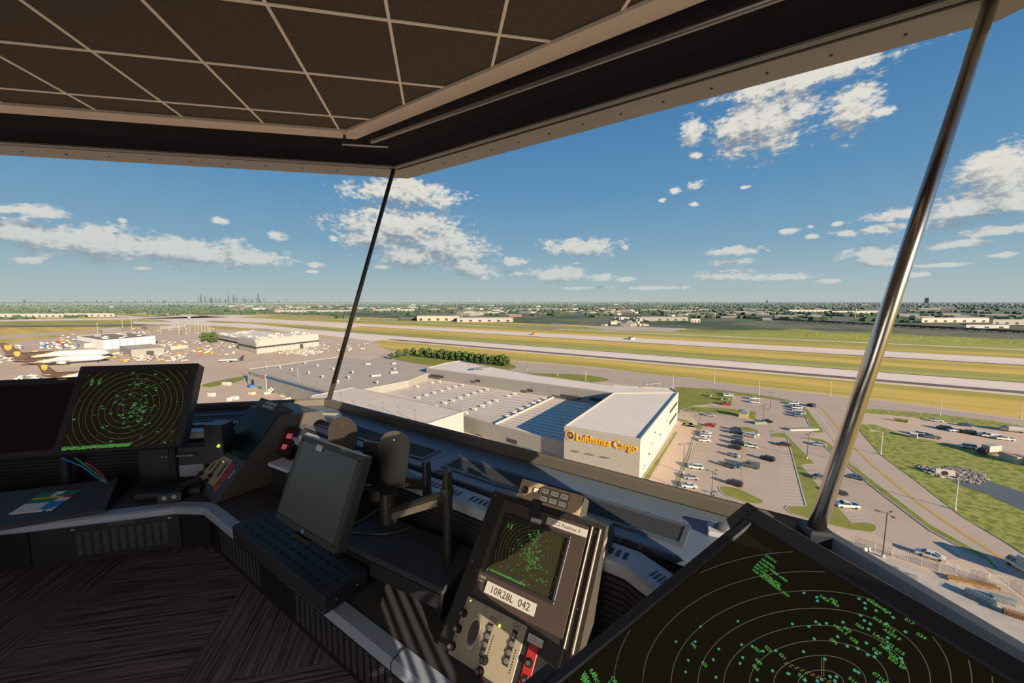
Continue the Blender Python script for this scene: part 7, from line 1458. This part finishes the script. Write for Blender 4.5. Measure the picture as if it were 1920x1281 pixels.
# ------------------------------------------------------------------ aircraft
P_brown = O('tail_brown', (.085, .05, .035), var=.05, scale=.2, rough=.4); P_wh = O('fuselage_white', (.60, .57, .51), var=.03, scale=.1, rough=.35); P_gold = O('livery_gold', (.55, .33, .05), var=.05, scale=.3, rough=.4); P_gr = O('aircraft_grey', (.40, .40, .40), var=.06, scale=.2, rough=.4); P_navy = O('tail_navy', (.03, .035, .07), var=.05, scale=.2, rough=.4)
def aircraft(tail, nose, label, livery='brown', L0=60):
    a, b_ = G(*tail), G(*nose); d = b_ - a; rz = math.atan2(d.y, d.x); L_ = d.length; s_ = L_ / 60; c = (a + b_) / 2; t_ = thing('cargo_jet' if livery == 'brown' else 'airliner', (c.x, c.y, GZ + .1), label, 'airplane', rz=rz); t_.scale = (s_,) * 3
    def bp(mb, nm_, mats, par=None, sm=False): o = mb.build(nm_, mats, smooth=sm); o.parent = par or t_; return o
    X = [(-30, .5, 6.3), (-27, 1.1, 6.2), (-22, 2.0, 5.8), (-14, 2.9, 5.3), (-5, 3.0, 5.2), (20, 3.0, 5.2), (25, 2.6, 5.1), (28, 1.8, 4.8), (29.6, .9, 4.5), (30, .3, 4.4)]
    mb = MB(); ring = lambda x, r, z: [Vector((x, math.cos(t) * r, z + math.sin(t) * r)) for t in [2 * math.pi * k / 20 for k in range(20)]]
    # finer stations so the colour sweep follows a slanted line
    st = []
    for i in range(len(X) - 1):
        n_ = max(1, int((X[i + 1][0] - X[i][0]) / 1.5))
        for k in range(n_): t = k / n_; st.append(tuple(X[i][j] + (X[i + 1][j] - X[i][j]) * t for j in range(3)))
    st.append(X[-1]); mb.loft([ring(*q) for q in st])
    mats = [P_wh, P_brown, P_gold] if livery == 'brown' else [P_gr, P_navy, P_gr]
    for fi, f in enumerate(mb.f):
        cx = sum(mb.v[i][0] for i in f) / len(f); cz = sum(mb.v[i][2] for i in f) / len(f) - 5.3; e = cx + 12 - cz * 4.2 if livery == 'brown' else cx + 19 - cz * 2
        mb.m[fi] = 1 if e < 0 else (2 if e < 2.2 else 0)
    fu = bp(mb, 'fuselage', mats, sm=True)
    for s in (-1, 1):
        mb = MB(); top = [(7, s * 2.5, 4.0), (-4, s * 2.5, 4.0), (-13, s * 26, 6.2), (-9.5, s * 26, 6.3)]; mb.loft([[Vector(p) - Vector((0, 0, .35 if i < 2 else .1)) for i, p in enumerate(top)], [Vector(p) + Vector((0, 0, .35 if i < 2 else .1)) for i, p in enumerate(top)]]); w_ = bp(mb, 'wing', P_gr)
        mb = MB(); mb.tube([(5.5, s * 9.5, 3.0), (4.5, s * 9.5, 3.0), (1.5, s * 9.5, 3.1), (-.5, s * 9.5, 3.3)], [1.35, 1.5, 1.3, .8], 14); bp(mb, 'engine', P_wh if livery == 'brown' else P_gr, sm=True)
        mb = MB(); tt = [(-22, s * 1.2, 6.6), (-26.5, s * 1.2, 6.6), (-30, s * 10, 7.6), (-28, s * 10, 7.6)]; mb.loft([[Vector(p) - Vector((0, 0, .15)) for p in tt], [Vector(p) + Vector((0, 0, .15)) for p in tt]]); bp(mb, 'tailplane', P_gr if livery != 'brown' else P_wh)
    mb = MB(); fn_ = [(-18.5, 7.2), (-26, 15.5), (-28.5, 16.6), (-31, 16.6), (-28.0, 7.0)]; mb.loft([[Vector((x, -.25, z)) for x, z in fn_], [Vector((x, .25, z)) for x, z in fn_]]); tf = bp(mb, 'tail_fin', P_brown if livery == 'brown' else P_navy)
    if livery == 'brown':
        for s in (-1, 1):
            fe = Fr((-26.3, s * .27, 12.4), 90 * s, 0); sh_ = [(-1.9, 1.9), (-1.0, 2.2), (0, 2.3), (1.0, 2.2), (1.9, 1.9), (1.9, 0), (1.5, -1.2), (.8, -1.9), (0, -2.4), (-.8, -1.9), (-1.5, -1.2), (-1.9, 0)]; mb = MB(); mb.prism(sh_, 0, .06, fe); em = bp(mb, 'shield_emblem', P_gold, tf)
            mb = MB(); mb.text('ups', fe, 0, -.9, 2.1, .08, 'CENTER', sx=.95); mb.prism([(-1.6, 1.0), (0, 1.45), (1.6, 1.0), (1.6, 1.25), (0, 1.75), (-1.6, 1.3)], .06, .09, fe); bp(mb, 'emblem_lettering', P_brown, tf)
    for x, y in ((24, 0), (-1, 3.2), (-1, -3.2)):
        mb = MB(); mb.tube([(x, y, 4), (x, y, .6)], .22, 6); mb.tube([(x, y - .5, .6), (x, y + .5, .6)], .6, 10); bp(mb, 'landing_gear', M_tyre)
    mb = MB(); mb.box(27.2, 28.3, -1.0, 1.0, 5.9, 6.3); bp(mb, 'cockpit_window', B_dark)
    return t_
aircraft((24, 690), (200, 679), 'brown-tailed white cargo jet, middle one of three on the left ramp'); aircraft((6, 682), (206, 671), 'brown-tailed white cargo jet, rear one of three on the left ramp'); aircraft((76, 718), (250, 709), 'brown-tailed cargo jet, nearest one, half hidden by the left radar monitor')
aircraft((458, 678), (408, 680), 'grey airliner with a dark blue tail on the ramp, left of the metal-fronted terminal', 'grey')
# ------------------------------------------------------------------ ramp clutter: containers, carts, service trucks
R = random.Random(20)
clut = {}
CC = {'white': P_wh, 'cream': B_whitelit, 'yellow': P_gold, 'grey': P_gr, 'rusty': O_rust, 'blue': O('cart_blue', (.06, .16, .42), var=.05, scale=1), 'red': O('cart_red', (.5, .05, .04), var=.05, scale=1)}
def clutter(x, y, col, s=1.0, w=''):
    p = G(x, y); k = col
    if k not in clut:
        t_ = thing('cargo_cart', (0, 0, GZ), f'small {col} cargo container or cart among the ramp clutter at left', 'container', f'{col} containers and carts on the ramp'); mb = MB(); mb.loft([[Vector(q) for q in ((-1.6, -1.2, .5), (1.6, -1.2, .5), (1.6, 1.2, .5), (-1.6, 1.2, .5))], [Vector(q) for q in ((-1.6, -1.2, 1.6), (1.6, -1.2, 1.6), (1.6, 1.2, 1.6), (-1.6, 1.2, 1.6))], [Vector(q) for q in ((-1.2, -1.1, 2.1), (1.2, -1.1, 2.1), (1.2, 1.1, 2.1), (-1.2, 1.1, 2.1))]]); mb.build('container', CC[col]).parent = t_
        mb = MB(); mb.box(-1.7, 1.9, -1.0, 1.0, .25, .45); [mb.tube([(a, b2 - .1, .25), (a, b2 + .1, .25)], .25, 6) for a in (-1.1, 1.1) for b2 in (-.9, .9)]; mb.build('cart', M_tyre).parent = t_; clut[k] = t_; r_ = t_
    else: r_ = dup(clut[k], (0, 0, 0), 0, label=clut[k]['label'], group=clut[k]['group'])
    r_.location = (p.x, p.y, GZ + .12); r_.rotation_euler.z = R.uniform(0, 3.1); r_.scale = (s * R.uniform(.55, 1.0), s * R.uniform(.5, .8), s * R.uniform(.5, .85))
REG = [((72, 642), (140, 656), 34, ('white', 'white', 'white', 'red', 'blue', 'grey'), 1.5), ((60, 660), (150, 663), 12, ('yellow', 'cream'), 1.3), ((0, 648), (40, 655), 8, ('white', 'cream'), 1.4), ((0, 670), (24, 682), 10, ('white', 'cream'), 1.3), ((110, 628), (145, 642), 12, ('white', 'cream', 'yellow'), 1.6), ((178, 664), (225, 676), 18, ('white', 'cream', 'yellow', 'red', 'rusty', 'grey', 'white'), 1.3), ((228, 662), (245, 680), 10, ('yellow', 'rusty', 'cream'), 1.2),
       ((245, 668), (350, 679), 46, ('white', 'cream', 'grey', 'grey', 'white', 'rusty', 'yellow', 'grey'), 1.3), ((300, 640), (400, 668), 52, ('white', 'cream', 'rusty', 'grey', 'white'), 1.3), ((365, 655), (400, 665), 10, ('yellow', 'white'), 1.3), ((405, 636), (445, 668), 26, ('white', 'cream'), 1.0), ((490, 655), (560, 668), 34, ('white', 'cream', 'white', 'rusty'), 1.0), ((560, 640), (620, 664), 40, ('white', 'cream', 'white', 'grey'), 1.0), ((625, 645), (700, 660), 26, ('white', 'cream', 'grey', 'white'), 1.0), ((250, 617), (420, 628), 26, ('white', 'rusty', 'cream', 'grey'), 1.6), ((30, 705), (70, 715), 10, ('grey', 'white'), 1.0)]
for (x0, y0), (x1, y1), n_, cs, s_ in REG:
    for _ in range(n_): clutter(R.uniform(x0, x1), R.uniform(y0, y1), R.choice(cs), s_)
O_spill = O('white_lane_goods', (.74, .68, .58), var=.1, scale=.3)
for i in range(6):
    a, c = G(540 + i * 9, 652.5 + i * .7), G(583 + i * 6, 665 - i * 2.2); pass
for i, (x0, y0, x1, y1) in enumerate(((538, 661, 575, 667), (552, 659, 590, 664.5), (566, 657, 603, 662))):
    a, c = G(x0, y0), G(x1, y1); d = (c - a).normalized(); fr = WF(a, math.atan2(d.y, d.x)); mb = MB(); n_ = 10; L_ = (c - a).length
    for k in range(n_): mb.box(L_ * k / n_, L_ * (k + .86) / n_, -.9, .9, .1, 1.6 + .3 * (k % 3), fr)
    tag(mb.build('cart_train', O_spill), ('nearest', 'middle', 'farthest')[i] + ' of three long rows of white carts in front of the metal-fronted terminal', 'cart train')
# pallets, containers and stairs near the Air France warehouse
def sbox(x, y, l_, w_, h_, rz, mat, label, nm_='cargo_pallet', cat='cargo'): return gbox(nm_, x, y, l_, w_, h_, rz, mat, label, cat, extra=None)
rA = math.atan2(fa.x.y, fa.x.x)
sbox(472, 720, 3.2, 2.6, 3.0, rA, O('dark_green_tarp', (.05, .12, .06), var=.2, scale=1), 'dark green covered load at the Air France warehouse door'); sbox(470.5, 727, 5, 2.8, 1.8, rA, CC['blue'], 'bright blue load below the dark green one by the warehouse'); sbox(492, 729, 6, 3.0, 1.5, rA, O('green_bin', (.08, .22, .09), var=.1, scale=1), 'long green bin below the white container at the warehouse'); sbox(490, 722, 6, 2.6, 2.4, rA, P_wh, 'white container standing behind the long green bin'); sbox(472, 740, 4, 2.8, 1.8, rA + .2, O('peach_crate', (.62, .46, .34), var=.1, scale=1), 'peach-coloured crate standing alone on the ramp')
st_ = thing('boarding_stairs', G(510, 735), 'white mobile boarding stairs beside the warehouse wall', 'boarding stairs'); a, c = G(498, 741), G(521, 733); d = (c - a).normalized(); L_ = (c - a).length; fr = WF(a, math.atan2(d.y, d.x)); mb = MB()
for k in range(12): mb.box(L_ * (.2 + k / 15), L_ * (.2 + (k + 1) / 15) + .1, -1.1, 1.1, .6 + k * .26, .8 + k * .26, fr)
part(mb, 'steps', P_wh, st_)
for s_ in (-1, 1): mb = MB(); mb.prism([(L_ * .2, .7), (L_ * 1.0, 3.8), (L_ * 1.02, 5.0), (L_ * .98, 5.0), (L_ * .18, 1.8)], -.04, .04, Fr(fr.p(0, s_ * 1.1, 0), math.degrees(math.atan2(-fr.y.y, -fr.y.x)), 0)); part(mb, 'side_rail', P_wh, st_)
mb = MB(); mb.box(0, L_ * .3, -1.2, 1.2, .3, 1.9, fr); part(mb, 'cab', P_wh, st_); mb = MB(); mb.box(L_ * .5, L_ * .62, -1.15, 1.15, .2, 2.2, fr); part(mb, 'chassis', P_navy, st_)
for i in range(26):
    x, y = R.uniform(525, 558), R.uniform(737, 752); p = G(x, y); w_ = R.uniform(.7, 1.5); o = sbox(x, y, w_ * 2.2, w_ * 1.4, w_ * .9, R.uniform(0, 3), R.choice((O('wood_crate', (.50, .34, .19), var=.2, scale=1), O('wood_crate', (.5, .34, .19)), B_whitelit)), 'wooden pallet or crate in the jumbled heap by the warehouse wall'); o['group'] = 'pallets heaped by the warehouse'; o.name = 'wooden_pallet'
sbox(577, 744, .5, 2.4, 4.4, rA + .6, P_wh, 'tall white panel standing behind the left sill', 'white_panel', 'panel'); sbox(581, 745, 2.4, 1.6, 3.6, rA, O_pdark, 'dark cabinet next to the tall white panel', 'dark_cabinet', 'cabinet')
for i, (x, y, l_, lb) in enumerate(((397, 743, 4.5, 'white baggage cart alone on the near ramp'), (441, 749, 4, 'white cart near the left sill'), (430, 752, 1.6, 'tiny white block left of the white cart near the sill'), (425, 722, 7, 'long white vehicle on the green strip'), (371, 724, 4.5, 'tan vehicle at the left end of the green strip'))): gbox('ramp_vehicle', x, y, l_, 2.2, 1.9, rA + .3, P_wh if i != 4 else B_tan, lb, 'vehicle', extra=B_roofw)
# remove unused vehicle prototypes that were never placed
# far small vehicles on the airfield
for i, (x, y, c) in enumerate(((355, 596, P_wh), (1184, 636, O_rust), (1185, 637, P_wh), (1002, 628, O_rust), (671, 599, P_wh), (647, 596, P_wh))): gbox('service_truck', x, y, 9, 4, 3.5, .2 * i, c, ('white truck on the far left taxiway', 'orange vehicle on the far runway edge', 'white marker vehicle beside the orange one on the far runway', 'orange vehicle left on the far runway', 'white truck on the grass right of the mullion', 'white truck on the grass beside the mullion')[i], 'vehicle', extra=B_dark)
# cement works heap beyond the runways
for i in range(34):
    x, y = R.gauss(1185, 30), R.uniform(597, 612); o = gbox('site_shed', x, y, R.uniform(8, 26), R.uniform(6, 12), R.uniform(3, 9), R.uniform(0, 3), R.choice((B_whitelit, B_tan, B_white, O_rock)), 'pale shed or gravel heap of the works beyond the runways', 'shed', 'sheds and heaps of the works', extra=R.choice((B_roof, B_tan)))
# added fill light with no real fixture, brightens the equipment fronts
al = bpy.data.lights.new('rear_fill_light', 'AREA'); al.energy = 34; al.size = 2.4; al.color = (1, .93, .86); ao = bpy.data.objects.new('rear_fill_light', al); COL.objects.link(ao); ao.location = (-1.6, -2.2, 2.5); ao.rotation_euler = Vector((-.15, -.9, .25)).to_track_quat('Z', 'Y').to_euler()
al = bpy.data.lights.new('floor_fill_light', 'AREA'); al.energy = 34; al.size = 2.5; al.color = (1, .92, .85); ao = bpy.data.objects.new('floor_fill_light', al); COL.objects.link(ao); ao.location = (-2.6, -1.2, .3); ao.rotation_euler = Vector((-.2, -.45, -1)).to_track_quat('Z', 'Y').to_euler()  # added upward fill light for ceiling and frames, no fixture there
